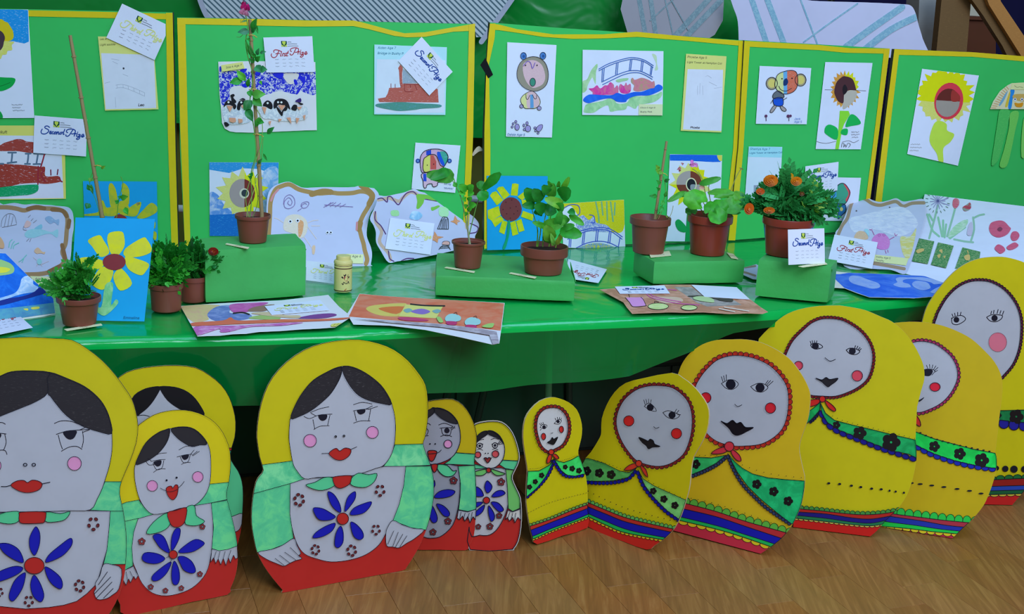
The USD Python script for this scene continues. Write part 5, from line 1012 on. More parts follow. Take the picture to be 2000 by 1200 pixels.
a.p('label_strip', '1450 105 1711 109 1707 192 1444 186', 'B1', (150, 208, 236), sm=False); a.tx('Shaniya Age 7', (1458, 132), (1600, 134), 17, 'B1', (40, 100, 150)); a.tx('Light Tower at Hampton Cot', (1456, 163), (1690, 158), 14, 'B1', (40, 100, 150)); a.p('pencil_block', '1490 408 1522 408 1522 500 1490 500', 'B1', (140, 150, 180), sm=False)
a = Art('creature_picture', 'drawing of a green and blue standing creature, partly under a prize card', 'drawing', b4, ('455 265 727 270 690 610 430 605', 'B2'))
hb = poly('545 330 580 312 612 330 640 385 620 450 590 480 545 490 500 450 484 410 500 385 530 375', 'B2'); a.add('head', hb, (60, 150, 130)); a.p('head', '484 410 500 385 530 375 535 420 520 455', 'B2', (60, 150, 214)); a.p('head', '590 318 615 335 645 385 618 455 606 440 628 390', 'B2', (206, 84, 96)); bb_ = poly('536 480 600 478 608 530 580 560 555 588 540 580 548 540', 'B2'); a.add('body', bb_, (46, 110, 170))
a.add('outline', [hb.boundary.buffer(.6), bb_.boundary.buffer(.6)], (36, 28, 50), 'flat'); a.add('face_patch', dot(574, 515, 12, 'B2', 16), (190, 190, 120), 'flat'); a.tx('Isla', (445, 530), (480, 528), 14, 'B2', (90, 120, 190)); a.tx('Age 6', (445, 552), (490, 550), 14, 'B2', (90, 120, 190))
# ---- board 5
a = Art('sunflower_picture', 'largest sunflower drawing with a red-rimmed oval centre, top of the rightmost board', 'drawing', b5, ('1801 134.4 1912 147.6 1871 324 1772 301', 'px'))
sunflower(a, 'A5', 1230, 935, .86, 285, 270, 26, (208, 206, 110), (220, 208, 10), 11, poly('800 600 1700 600 1700 1000 1150 1000 800 960', 'A5', False))
a.add('flower_rim', affinity.rotate(dot(1265, 988, 140, 'A5', 182), 12), (206, 58, 76)); ov = affinity.rotate(dot(1256, 1004, 115, 'A5', 140), 14); a.add('flower_centre', ov, (150, 142, 140)); a.add('flower_centre', ov.intersection(poly('1000 700 1500 700 1500 1000 1000 970', 'A5', False)), (96, 40, 36)); a.p('flower_centre', '1300 880 1370 930 1368 985 1290 985', 'A5', (150, 52, 48))
a.p('stem', '1296 -150 1345 -175 1395 -150 1400 -100 1455 -70 1425 -10 1370 40 1370 148 1335 142 1318 80 1262 -20', 'B2', (180, 214, 76)); a.add('lettering', [scr(scrib(1779, 282, 1797, 2)), scr(scrib(1778, 288, 1800, 2)), scr(scrib(1777, 294, 1794, 2))], (160, 164, 180), 'flat')
a = Art('plate_creature', 'half paper plate creature with googly eyes and green crepe streamers, cropped by the right edge', 'craft', b5.shift(.004), ('85 440 120 350 200 230 290 160 340 135 600 120 760 160 860 260 920 440', 'X2'), (208, 204, 176), t=0.002)
a.l('rim_stripe', [f'{95+i*17} {425-i*26} {150+i*15} {428-i*22}' for i in range(11)], 'X2', 1.5, (190, 150, 110)); a.p('patch', '320 220 370 220 350 300 330 430 295 420', 'X2', (40, 130, 214)); a.p('patch', '190 380 260 260 290 230 250 330 200 400', 'X2', (110, 160, 196)); a.p('patch', '260 400 310 240 320 260 290 400', 'X2', (206, 180, 60))
a.p('body', '360 270 480 262 600 280 600 330 480 350 360 320', 'X2', (190, 160, 90)); a.p('beak', '370 365 420 372 470 362 455 412 390 412', 'X2', (210, 140, 30)); a.add('googly_eye', [dot(375, 326, 18, 'X2'), dot(457, 326, 18, 'X2')], (226, 230, 236), 'flat'); a.add('pupil', [dot(375, 324, 8, 'X2'), dot(457, 326, 8, 'X2')], INK, 'flat'); a.p('sticker', '342 130 640 122 640 216 322 210', 'X2', (216, 214, 160), sm=False); a.l('lettering', ['370 165 400 185 430 178 468 188'], 'X2', .8, (120, 130, 90))
for q, c in (('200 450 312 458 285 640 225 880 175 1040 100 1096 130 860 170 600', (72, 178, 92)), ('322 485 420 478 375 700 335 900 278 1106 195 1104 250 900 305 650', (104, 190, 88)), ('475 560 560 540 560 900 450 1000', (120, 196, 96))): part(a.t, 'streamer', slab(poly(q, 'X2'), a.pl.shift(-.0025), .0005), M(c, 'crayon', .7, c2=(110, 200, 110)))

# ---- standing on the table
a = Art('sea_picture', 'torn-edged sea drawing with fishes and a brown painted rim, standing at far left', 'drawing', standing(((0, 552), (120, 556)), (60, 400), b1.shift(.004)), poly('-60 55 30 45 130 30 220 45 300 38 400 40 500 55 600 65 640 90 660 140 665 250 650 350 640 500 620 600 580 680 520 712 400 720 200 720 -60 715', 'D6'), c=SEA)
a.l('sand_rim', ['-60 72 60 70 150 82 220 98 300 75 400 80 500 85 580 112 608 180 600 300 590 400 562 470 582 540 545 600 450 652 350 672 200 676'], 'D6', 8.5, (150, 120, 92)); a.l('sand_rim', ['250 85 330 68 400 80', '470 90 560 100 600 150', '625 190 615 250', '560 410 590 540', '540 600 440 650'], 'D6', 8, (128, 92, 62))
a.p('fish', '222 310 250 278 310 262 350 262 430 285 470 292 522 268 516 342 460 310 400 315 330 338 300 345 240 342', 'D6', (140, 190, 214), 'crayon'); a.p('fish', '310 262 372 222 376 262', 'D6', (120, 176, 210)); a.p('fish', '405 170 450 148 498 184 532 178 526 232 490 205 450 218', 'D6', (130, 160, 206), 'crayon'); a.p('fish', '308 462 342 432 382 470 408 472 398 492 370 484 330 488', 'D6', (216, 170, 150))
a.l('pencil_lines', ['10 245 20 180 50 140 90 125 130 145 150 215', '20 250 150 225', '40 240 60 140', '70 245 90 130', '100 235 120 150', '215 240 210 270 240 275', '255 160 275 140', '280 190 300 170', '300 210 330 185', '240 375 262 352', '268 380 280 350'], 'D6', .8, (120, 120, 140)); a.p('shell', '218 250 240 190 280 210 262 245', 'D6', (214, 170, 180)); a.l('weed', ['80 430 90 380 110 360', '100 440 115 395 130 375', '120 440 130 410 170 390', '170 560 200 540 240 498', '200 565 215 530'], 'D6', 1.3, (110, 190, 190)); a.add('jellyfish', dot(355, 560, 22, 'D6', 28), (140, 190, 206)); a.l('jellyfish', ['300 520 330 545', '370 585 440 555', '330 600 340 580', '380 600 365 580'], 'D6', .6, (214, 180, 186)); a.p('starfish', '-20 330 10 345 38 400 30 440 -20 420', 'D6', (214, 160, 130))
lab = Art('name_label', 'pale yellow paper name label at the foot of the far left sea drawing', 'label', a.pl.shift(.003), ('270 690 495 695 492 775 330 772', 'D6'), (214, 210, 168)); lab.tx(', Age 6', (300, 722), (400, 726), 20, 'D6')
a = Art('blue_painting', 'blue painting with yellow moon and pale waves leaning at the left edge', 'painting', standing(((-60, 634), (105, 612)), None, 38), ('-150 480 50 485 250 685 380 795 480 892 500 1030 220 1095 -150 1150', 'D6'), (206, 208, 220))
a.p('sky', '-150 480 50 485 250 685 380 795 480 892 484 930 200 965 -150 1005', 'D6', (14, 92, 206), 'wash', sm=False, c2=(26, 110, 220)); a.p('moon', '-30 545 60 560 110 590 130 630 105 668 0 686 -30 680', 'D6', (140, 180, 120)); a.p('moon', '-20 612 50 612 92 628 60 655 -20 658', 'D6', (208, 200, 60))
a.p('wave', '-60 905 60 870 140 838 178 780 195 715 240 688 300 700 300 760 345 792 310 832 180 856 0 915', 'D6', (140, 176, 226), 'wash', c2=(190, 206, 234)); a.p('dark_wave', '-60 935 60 895 200 873 300 838 362 792 425 832 330 868 200 905 0 956', 'D6', (18, 38, 130)); a.p('shore', '-150 1002 200 965 484 930 496 1022 200 1066 -150 1105', 'D6', (80, 150, 180), 'wash', sm=False, c2=(70, 130, 180)); a.p('fish', '212 985 250 982 252 1000 225 996', 'D6', (206, 200, 90)); a.p('fish', '285 972 350 965 350 985 290 990', 'D6', (206, 200, 90))
a = Art('flower_painting', 'large yellow painted flower on bright blue, standing between pots at the front left', 'painting', standing(((136, 625.5), (282, 628)), None, 12), ('590 -100 1210 -88 1128 713 545 702', 'B3'), (24, 152, 226))
for q in ('688 78 775 38 810 80 850 150 842 190 780 206 722 130', '838 60 860 18 950 10 972 60 970 130 922 195 870 186 846 120', '978 145 1110 60 1150 75 1186 162 1090 206 980 205', '978 205 1060 220 1162 262 1140 320 1096 352 1000 300', '888 385 898 330 950 300 1032 416 940 472', '790 290 882 310 862 400 800 466 718 412', '608 232 680 210 800 236 806 280 740 312 640 312'): a.p('petal', q, 'B3', (196, 200, 56), 'wash', c2=(222, 206, 40))
a.p('stem', '822 430 884 418 868 580 905 540 922 572 840 656 790 662 730 604 728 562 790 602', 'B3', (104, 184, 130), 'wash', c2=(140, 200, 150)); a.add('flower_centre', dot(892, 248, 90, 'B3', 64), (124, 48, 58)); a.tx('Emmeline', (962, 692), (1090, 695), 20, 'B3', (30, 90, 130))
a = Art('sea_picture', 'torn-edged sea drawing with orange octopus, brown glitter rim, behind the tallest green box', 'drawing', standing(((530, 520), (730, 516)), (640, 360), b2.shift(.004)), poly('-5 1170 0 900 0 600 12 300 60 180 160 120 280 95 380 140 470 170 700 162 1090 160 1150 105 1205 98 1300 150 1385 240 1380 330 1350 400 1290 480 1255 600 1240 760 1290 900 1306 1000 1290 1120 1280 1160', 'E1'), c=SEA)
a.l('glitter_rim', ['30 760 45 520 55 340 110 200 190 150 290 130 400 190 540 225 660 240 800 230 900 240 1060 235 1160 215 1250 230 1300 290 1260 400 1190 520 1150 640 1170 760 1200 860 1215 940 1245 1050 1230 1110'], 'E1', 8.5, (156, 126, 82)); a.l('glitter_rim', ['560 250 700 215 800 225', '1170 140 1250 200 1310 270 1270 370', '1160 600 1140 680'], 'E1', 11, (150, 118, 72)); a.l('rim_pink', ['60 330 90 260 150 190', '1120 600 1115 690'], 'E1', 4, (190, 130, 140))
a.p('octopus', '210 640 240 540 320 500 420 510 500 580 510 680 470 770 400 795 340 740 230 700', 'E1', (226, 196, 190), 'crayon', c2=(214, 200, 216)); a.l('tentacle', ['510 650 560 720 620 800', '520 600 580 575 640 570', '470 780 540 880 590 960', '210 600 150 560 100 540', '560 640 660 640'], 'E1', 1.2, (214, 190, 190)); a.p('tentacle', '570 890 605 890 595 985 568 980', 'E1', (224, 176, 156)); a.p('octopus', '400 580 460 600 440 740 400 770', 'E1', (222, 150, 110), 'crayon')
for x, y, r in ((297, 586, 24), (388, 576, 24), (755, 723, 20), (797, 722, 20)): a.add('googly_eye', dot(x, y, r, 'E1'), (226, 230, 238), 'flat'); a.add('pupil', dot(x, y, r * .5, 'E1'), INK, 'flat')
a.l('spiral', ['215 370 230 290 290 255 345 300 350 380 290 425 230 410 225 340 280 290 320 340 300 385 265 360 280 330', '430 400 440 360 500 340 528 360 500 410 450 420 440 385 480 362 500 375', '390 455 435 425', '710 410 760 380 830 350', '740 400 800 350', '790 400 860 350', '850 405 920 360', '910 410 980 370', '720 380 1070 405'], 'E1', .9, (120, 96, 160))
lab = Art('name_label', 'yellow paper name label reading Age 6 behind the cream pepper mill', 'label', a.pl.shift(.004), ('990 985 1200 992 1198 1105 985 1100', 'E1'), (214, 214, 168)); lab.tx('el Age 6', (1010, 1030), (1160, 1030), 30, 'E1')
card('prize card with pale gold script, half hidden behind the cream pepper mill', standing(((597.5, 547.5), (655, 553)), None, 20), '598.5 509.5 676 516.5 672 557 597.5 547.5', '3')
a = Art('sea_picture', 'torn-edged sea drawing with starfish and purple outline, under a gold prize card', 'drawing', standing(((758, 513), (880, 500)), (815, 373), b2.shift(.004)), poly('130 165 250 175 400 145 520 120 640 75 700 80 760 110 950 150 1130 205 1260 250 1350 310 1430 400 1540 480 1615 580 1600 680 1560 760 1540 900 1300 960 1000 1030 650 1100 430 1130 290 1145 180 980 110 850 105 700 70 600 20 500 90 340 120 250', 'E2'), c=SEA)
a.l('rim_wash', ['140 230 260 210 300 200 440 250 500 200 600 120 680 130 760 180 980 230 1180 260 1350 380 1420 520 1440 640', '90 420 110 560 190 690 160 850 290 1010 320 1110'], 'E2', 6.5, (180, 160, 150)); a.l('purple_outline', ['135 215 200 205 270 262 280 190 330 185 380 250 440 300 500 200 560 130 650 110 700 150', '810 215 960 240 1100 270 1240 300 1350 400 1430 500', '1490 575 1600 630 1580 700 1490 720', '100 400 95 520 180 610 250 730', '290 980 310 1090 370 1130', '480 1125 560 1090 660 1090'], 'E2', 2.2, (86, 58, 110))
a.p('weed', '705 150 850 155 1000 190 1110 230 960 240 830 215 800 280 740 355 700 350 712 250', 'E2', (110, 176, 70)); a.p('weed', '915 340 960 330 1020 310 1040 330 950 385 920 380', 'E2', (112, 176, 76)); a.p('weed', '330 390 430 385 440 460 340 460', 'E2', (150, 205, 150), 'crayon'); a.p('weed', '1040 340 1160 350 1160 470 1040 460', 'E2', (160, 210, 170), 'crayon'); a.p('wave', '600 480 640 400 730 400 790 460 720 525 620 510', 'E2', (130, 180, 226), 'wash', c2=(180, 206, 236))
for q in ('1195 545 1245 530 1265 455 1300 520 1345 540 1300 560 1300 600 1255 565', '925 770 955 750 965 690 1010 760 1100 772 1020 800 1010 860 970 830 925 815'): a.p('starfish', q, 'E2', (222, 140, 100), 'crayon', sm=False)
a.l('rock', ['1010 655 1040 580 1080 490 1120 480 1165 510 1168 655', '1010 655 1168 658', '1040 650 1075 520', '1070 650 1095 500', '1090 655 1115 490', '1115 650 1130 510', '1140 650 1150 510', '1030 955 1070 910 1130 880 1200 960', '1040 940 1190 930', '1050 920 1180 905', '1080 880 1090 845 1140 835 1185 850 1175 890 1090 890'], 'E2', 1.3, (60, 66, 76)); a.p('rock', '1082 880 1092 848 1140 836 1182 852 1172 886', 'E2', (206, 160, 160))
card('prize card with pale gold script on the starfish sea drawing', a.pl.shift(.006), '318 490 965 575 905 1035 242 945', '3', 'E2')
a = Art('sea_picture', 'torn-edged sea drawing with a magenta crab, leaning at the right of the table', 'drawing', standing(((1690, 524), (1767, 536)), (1700, 388), b5.shift(.004)), poly('110 420 150 330 200 230 250 100 280 30 340 12 400 15 480 55 560 75 640 60 720 38 790 70 880 60 1000 52 1010 200 960 400 860 700 808 797 700 765 640 752 480 745 200 720', 'E5'), c=SEA)
a.l('sand_rim', ['140 400 180 310 230 240 260 130 285 70 330 45 400 42 480 92 560 108 640 88 720 72 790 118 880 88 1000 84', '490 690 640 715 800 745'], 'E5', 6.5, (150, 128, 112)); a.p('water', '250 250 400 200 600 150 800 130 940 300 760 420 500 350 300 380', 'E5', (188, 196, 232), 'wash', c2=(202, 208, 236)); a.p('sand', '760 430 860 420 920 340 900 480 850 640 790 600', 'E5', (200, 194, 120), 'wash', c2=(200, 204, 190))
a.p('fish', '300 440 320 385 360 365 410 380 440 440 380 455', 'E5', (226, 172, 150), 'crayon', c2=(214, 190, 190)); a.p('fish', '400 352 440 352 450 420 430 400', 'E5', (150, 200, 226)); a.p('crab', '475 470 500 415 560 388 620 408 656 465 640 540 570 552 510 525', 'E5', (196, 120, 200), 'crayon', c2=(204, 160, 214)); a.l('crab_lines', ['500 405 478 360', '655 450 700 425', '455 350 470 355 478 345', '705 390 715 415 730 400', '610 560 620 590', '635 555 640 580'], 'E5', 1, (170, 70, 150)); a.add('crab_eye', [dot(550, 408, 12, 'E5').boundary.buffer(.3), dot(598, 405, 12, 'E5').boundary.buffer(.3)], (150, 60, 150), 'flat'); a.add('speck', [dot(322, 163, 7, 'E5'), dot(655, 128, 6, 'E5')], (90, 80, 90), 'flat')
a.p('sticker', '505 602 845 640 818 712 498 672', 'E5', (216, 212, 164), sm=False); a.tx('mothy Age 5', (515, 632), (650, 648), 18, 'E5'); a.tx('Timothy', (512, 664), (600, 674), 16, 'E5')
card('prize card reading First Prize leaning against the sea drawing with a magenta crab', a.pl.shift(.012), '1630 458.2 1714.5 473.5 1703.2 525.2 1617.2 509.2', '1')
a = Art('flower_study', 'large watercolour sheet of garden flowers with three small photographs glued on', 'painting', standing(((1767, 535), (1850, 554)), (1806, 381), b5.shift(.012)), ('1806 379.5 2090 414 2060 606 1767 534.5', 'px'))
a.l('stem', ['1135 110 1110 220 1080 330 1050 440', '1310 140 1280 250 1230 420', '1490 230 1500 350 1470 460', '1490 240 1550 210 1600 200', '1300 450 1400 470 1490 480'], 'E5', 4, (140, 184, 170)); a.l('leaf', ['1030 200 1060 300 1085 360', '1050 200 1085 260', '1140 230 1180 420', '1190 260 1190 420', '1220 300 1205 430', '1090 370 1150 420', '1430 260 1330 340 1250 430', '1410 330 1340 380 1260 440'], 'E5', 4, (136, 190, 168)); a.p('leaf', '1240 430 1290 330 1390 260 1440 265 1410 330 1320 400', 'E5', (160, 204, 176), 'wash', c2=(186, 212, 206))
a.l('purple_petal', [f'1135 65 {1135+int(75*math.cos(t))} {65+int(80*math.sin(t))}' for t in np.linspace(0, 6.1, 15)] + ['1160 70 1260 20 1300 10', '1170 80 1250 110', '1165 60 1240 40'], 'E5', 1.6, (150, 146, 200)); a.l('dark_leaf', [f'{1135+int(100*math.cos(t))} {70+int(100*math.sin(t))} {1135+int(122*math.cos(t))} {70+int(118*math.sin(t))}' for t in np.linspace(.2, 5.9, 17)], 'E5', 1.4, (110, 130, 130)); a.add('flower_centre', dot(1137, 65, 14, 'E5'), (90, 86, 150))
a.p('tulip', '1285 110 1290 55 1320 38 1350 60 1345 110 1310 140', 'E5', (200, 84, 120), 'wash', c2=(216, 130, 150)); a.p('bud', '1385 130 1420 105 1460 80 1470 130 1440 160 1400 165', 'E5', (180, 60, 90), 'wash', c2=(130, 160, 160))
for q in ('1650 345 1670 285 1740 262 1800 270 1850 320 1868 345 1830 400 1750 430 1680 405', '1865 420 1885 375 1930 372 1955 410 1930 455 1885 462', '1705 540 1740 500 1790 520 1812 560 1770 592 1740 580', '1825 530 1860 500 1910 480 1945 510 1900 545 1850 555'): a.p('poppy', q, 'E5', (206, 92, 130), 'wash', c2=(196, 80, 120))
a.p('poppy_centre', '1730 350 1760 325 1785 345 1760 370', 'E5', (130, 56, 90)); a.p('shade_wash', '1450 300 1480 280 1480 400 1430 400', 'E5', (190, 182, 220))
for q in ('945 438 1102 470 1036 696 878 668', '1140 480 1296 514 1219 738 1068 702', '1385 530 1563 574 1545 700 1310 742'): a.p('photograph', q, 'E5', (46, 120, 70), 'blotch', sm=False, c2=(130, 160, 120), scale=22); 
for q in ('1150 560 1180 550 1180 590', '1130 610 1165 600 1150 640', '1195 620 1215 615 1205 640', '1430 570 1440 560 1445 600', '1400 620 1450 600 1460 650 1420 660', '920 560 980 540 1000 560 940 590'): a.p('photo_flower', q, 'E5', (196, 170, 110))
a = Art('sea_picture', 'corner of a paper with grey-brown rim lying between two green boxes', 'drawing', TAB.shift(.004), ('1408 1052 1510 1025 1560 1060 1560 1150 1480 1142 1405 1108', 'B1'), c=SEA); a.l('sand_rim', ['1405 1085 1440 1095 1500 1115', '1420 1050 1500 1040'], 'B1', 4, (140, 120, 110))
# ---- lying on the table
a = Art('swirl_painting', 'blue and white swirl painting lying flat at the right end of the table', 'painting', TAB.shift(.004), poly('70 765 240 785 450 792 700 800 1000 815 1190 882 1300 960 1120 1022 900 1040 600 1034 450 1030 330 990 200 940 50 932 50 860', 'E5', False), (206, 206, 214))
a.p('blue_ground', '70 795 150 800 250 785 700 802 1000 817 1190 884 1300 960 1120 1020 900 1038 450 1028 330 985 200 935 120 860', 'E5', (34, 92, 220), 'wash', sm=False, c2=(70, 120, 226), scale=7)
for q in ('245 850 270 815 350 820 430 850 540 890 555 930 480 945 380 920 280 890', '690 905 730 880 715 850 745 830 850 830 1000 830 1150 870 1180 890 1100 900 1060 880 900 850 800 855 790 880 850 900 860 930 760 930', '880 890 930 865 1010 875 1050 900 1060 940 980 960 900 930', '1060 980 1160 920 1220 930 1160 990'): a.p('swirl', q, 'E5', (140, 166, 232), 'wash', c2=(120, 150, 230))
a = Art('crayon_painting', 'flat painting in magenta, tan and blue at the table front, left of two', 'painting', TAB.shift(.004), ('35 137 200 125 340 117 600 105 860 75 920 140 990 197 900 256 820 262 700 268 600 276 470 282 400 292 330 294 260 302 130 306', 'B4'), (208, 206, 226))
a.p('tan_ground', '38 140 250 132 230 170 190 195 190 215 105 226', 'B4', (214, 184, 136), 'wash', c2=(206, 170, 140)); a.p('blue_shape', '185 185 240 140 330 135 310 175 420 183 425 205 330 222 230 220', 'B4', (100, 120, 186), 'wash', c2=(130, 146, 206)); a.p('magenta_shape', '312 130 420 120 525 118 480 140 410 170 330 172', 'B4', (182, 80, 164), 'wash', c2=(190, 100, 174)); a.p('brown_shape', '410 165 450 142 560 128 520 160 480 168', 'B4', (140, 108, 100)); a.p('green_shape', '425 208 440 195 510 188 590 200 570 213', 'B4', (150, 176, 110)); a.p('purple_shape', '690 205 780 185 880 178 905 190 820 206', 'B4', (116, 60, 140)); a.p('pale_shape', '430 178 530 170 620 188 700 190 690 205 560 196', 'B4', (196, 176, 150))
a.p('orange_band', '105 230 270 218 315 200 360 218 560 212 800 210 990 200 900 216 600 228 300 240 110 248', 'B4', (206, 106, 84)); a.p('magenta_band', '118 252 350 246 640 230 720 230 600 246 420 254 310 280 258 282 250 265 130 300', 'B4', (184, 98, 176), 'wash', c2=(206, 150, 206)); a.l('ink_stroke', ['330 177 380 172 420 183'], 'B4', 2, (40, 30, 44)); a.p('yellow_mark', '880 238 920 232 990 228 985 242 885 252', 'B4', (204, 200, 110)); a.l('lettering', ['890 245 900 238', '905 244 920 236', '928 242 935 236 945 243', '955 240 968 234'], 'B4', .8, (130, 126, 60))
card('prize card with pale gold script lying on the magenta and tan painting', TAB.shift(.007), '505 138 815 103 868 160 545 187', '3', 'B4')
a = Art('crayon_painting', 'flat orange painting with two cupcakes at the table front, right of two', 'painting', TAB.shift(.0045), ('1035 68 1200 83 1400 95 1845 120 1830 240 1815 345 1780 353 1600 312 1400 270 1200 246 1000 240 965 182', 'B4'), (208, 206, 226))
a.p('orange_ground', '1035 70 1842 122 1822 275 1500 238 1200 216 975 196', 'B4', (212, 106, 82), 'wash', sm=False, c2=(216, 128, 106), scale=8); a.p('yellow_shape', '1072 156 1120 132 1290 122 1270 150 1265 192 1150 190', 'B4', (210, 186, 100)); a.p('orange_shape', '1140 150 1280 140 1240 182', 'B4', (222, 110, 60)); a.p('yellow_square', '1292 128 1500 140 1462 206 1255 195', 'B4', (216, 200, 120), sm=False); a.p('diamond', '1320 168 1380 152 1430 168 1385 184', 'B4', (130, 104, 186)); a.p('diamond', '1280 160 1310 150 1330 162 1300 175', 'B4', (120, 160, 170)); a.p('diamond', '1440 165 1470 155 1490 165 1465 178', 'B4', (120, 160, 170)); a.l('ink_stroke', ['1320 126 1400 134 1510 136'], 'B4', 2.4, (36, 28, 40)); a.p('magenta_patch', '1255 200 1340 202 1420 215 1380 222 1270 215', 'B4', (180, 60, 110))
for dx, dy in ((0, 0), (110, 20)): a.p('cupcake_icing', f'{1512+dx} {205+dy} {1530+dx} {185+dy} {1560+dx} {180+dy} {1598+dx} {195+dy} {1592+dx} {220+dy} {1525+dx} {224+dy}', 'B4', (150, 196, 206)); a.p('cupcake_case', f'{1520+dx} {222+dy} {1576+dx} {225+dy} {1570+dx} {242+dy} {1526+dx} {240+dy}', 'B4', (176, 50, 110)); a.l('ink_stroke', [f'{1560+dx} {180+dy} {1575+dx} {172+dy} {1580+dx} {186+dy}'], 'B4', .8, (50, 40, 50))
a.p('leaf', '1464 200 1485 198 1502 225 1480 228', 'B4', (150, 190, 110)); a.p('leaf', '1718 252 1750 236 1785 234 1772 258', 'B4', (150, 190, 110)); a.p('grey_band', '1000 208 1300 224 1500 240 1700 262 1800 280 1815 345 1780 352 1760 300 1500 256 1200 230', 'B4', (150, 140, 160), 'wash', sm=False, c2=(180, 174, 194))
a = Art('still_life_painting', 'flat brown still life painting with green apples and a pink cup, right of centre', 'painting', TAB.shift(.004), ('5 120 180 108 760 65 1060 65 1580 95 1730 230 1850 320 1942 380 1880 402 1700 396 1500 403 1200 384 1000 388 800 384 600 392 380 400 320 330 280 270 130 190', 'E4'), (190, 142, 124))
a.p('brown_wash', '20 125 180 112 760 70 1060 70 1580 98 1720 232 1930 380 1500 396 1200 378 800 378 392 390 290 270 140 188', 'E4', (170, 122, 102), 'wash', sm=False, c2=(196, 150, 136), scale=9); a.p('grey_shape', '860 92 1060 95 1190 190 1400 210 1560 250 1640 300 1240 318 1120 270 1000 190', 'E4', (140, 136, 140), 'wash', sm=False, c2=(166, 160, 164)); a.p('pale_patch', '620 210 900 210 960 260 760 280', 'E4', (196, 172, 158))
a.p('pink_cup', '310 215 500 210 542 306 390 322', 'E4', (216, 140, 206), sm=False); a.l('ink_stroke', ['300 215 350 270 395 320 545 308', '480 210 510 240 540 305', '340 170 350 210', '640 255 640 290', '650 258 685 268'], 'E4', 1.1, (60, 44, 50)); a.l('plate_rim', ['545 170 600 215 750 250 900 280 1150 298', '590 175 640 205 800 240 940 262', '790 120 890 130'], 'E4', 1.6, (190, 90, 160))
for x, y, rx, ry in ((680, 315, 118, 38), (1035, 330, 92, 30)): g = dot(x, y, rx, 'E4', ry); a.add('apple', g, (184, 204, 140), 'wash', c2=(196, 210, 160)); a.add('ink_stroke', g.boundary.buffer(.5), (50, 50, 44), 'flat')
a.p('dark_shape', '1020 195 1180 190 1500 215 1530 262 1400 250 1320 225 1100 210', 'E4', (70, 66, 64)); a.p('lemon', '1080 212 1180 198 1300 225 1320 270 1220 262 1110 240', 'E4', (170, 196, 150)); a.l('knife', ['1380 342 1560 378', '1440 325 1720 370'], 'E4', 2.2, (206, 190, 186))
card('prize card reading Second Prize lying on the brown still life', TAB.shift(.007), '180 88 750 74 815 168 240 170', '2', 'E4'); Art('blank_card', 'blank white card lying on the right of the brown still life painting', 'card', TAB.shift(.007), ('1060 68 1580 95 1732 236 1212 205', 'E4'), (208, 212, 240))
card('prize card reading First Prize lying upside down beside the box with two seedlings', TAB.shift(.003), '275 1172 10 1132 40 985 342 1065', '1', 'B1')
card('prize card with dark red script lying flat at the left edge of the table', TAB.shift(.003), '-190 650 100 620 256 760 -170 850', '1', 'B3')

# ================================================================ paper-wrapped boxes
def proj(v):
    d = np.asarray(v, float) - CAM; dep = d @ FWD
    return np.array([1000 + FPX * (d @ RGT) / dep, 600 - FPX * (d @ UPV) / dep])
WRAP = M((60, 160, 84), 'wrap', 0.5, scale=12.0, spec=0.35, bump=0.004)
def wrapped_box(label, A, B, tf, tb, right=None):
    A, B = atz(*A, TZ + .001), atz(*B, TZ + .001)
    lo, hi = TZ + .01, TZ + .6
    for _ in range(40):
        m = (lo + hi) / 2
        if proj([A[0], A[1], m])[1] > tf[1]: lo = m
        else: hi = m
    T0 = np.array([A[0], A[1], lo]); D = atz(*tb, lo) - T0; D[2] = 0
    h = lo - A[2]; e = B - A; L = np.linalg.norm(e); e /= L; nrm = np.array([-e[1], e[0], 0]); dp = D @ nrm; sh = D @ e
    m = trimesh.creation.box((L, dp, h)); m = m.subdivide().subdivide().subdivide(); v = np.array(m.vertices)
    # rounded, slightly uneven paper edges
    hs = np.array([L, dp, h]) / 2; r = 0.008; inner = np.clip(v, -(hs - r), hs - r); q = v - inner; ln = np.linalg.norm(q, axis=1, keepdims=True)
    v = inner + np.where(ln > 1e-9, q / np.maximum(ln, 1e-9) * r, 0)
    w = A + np.outer(v[:, 0] + L / 2, e) + np.outer(v[:, 1] + dp / 2, nrm) + np.outer((v[:, 1] + dp / 2) / dp * sh, e) + np.outer(v[:, 2] + h / 2, [0, 0, 1])
    w += (meshkit.noise(w * 14) - .5)[:, None] * 0.003 * np.array([1, 1, .6])
    w[:, 2] = np.maximum(w[:, 2], TZ + .0005)
    t = thing('wrapped_box', label, 'box', A)
    part(t, 'wrapping', (w, np.array(m.faces)), WRAP, sm=40)
    # folded paper flap at the right end
    f0 = A + e * (L + .001); a = [f0 + nrm * dp * .05 + [0, 0, h * .9], f0 + nrm * dp * .9 + [0, 0, h * .9], f0 + nrm * dp * .5 + [0, 0, h * .25]]
    a2 = [x + e * .002 for x in a]; part(t, 'flap', (np.array(a2 + a), np.array([[0, 1, 2], [5, 4, 3], [0, 3, 1], [1, 3, 4], [1, 4, 2], [2, 4, 5], [2, 5, 0], [0, 5, 3]])), WRAP)
    return A, lo
_, H1 = wrapped_box('tallest green paper-wrapped box carrying the potted plant with the tall cane', (400, 594), (598, 579), (403, 489), (386, 464))
_, H2 = wrapped_box('long low green paper-wrapped box carrying two potted seedlings in the middle', (849, 579), (1122, 591), (849, 537), (853, 492))
_, H3 = wrapped_box('green paper-wrapped box carrying the geranium and the short cane pot', (1274, 557), (1452, 553), (1274, 511), (1238, 488))
_, H4 = wrapped_box('small green paper-wrapped box under the orange marigold pot', (1473, 579), (1617, 593), (1478, 507), (1496, 494))

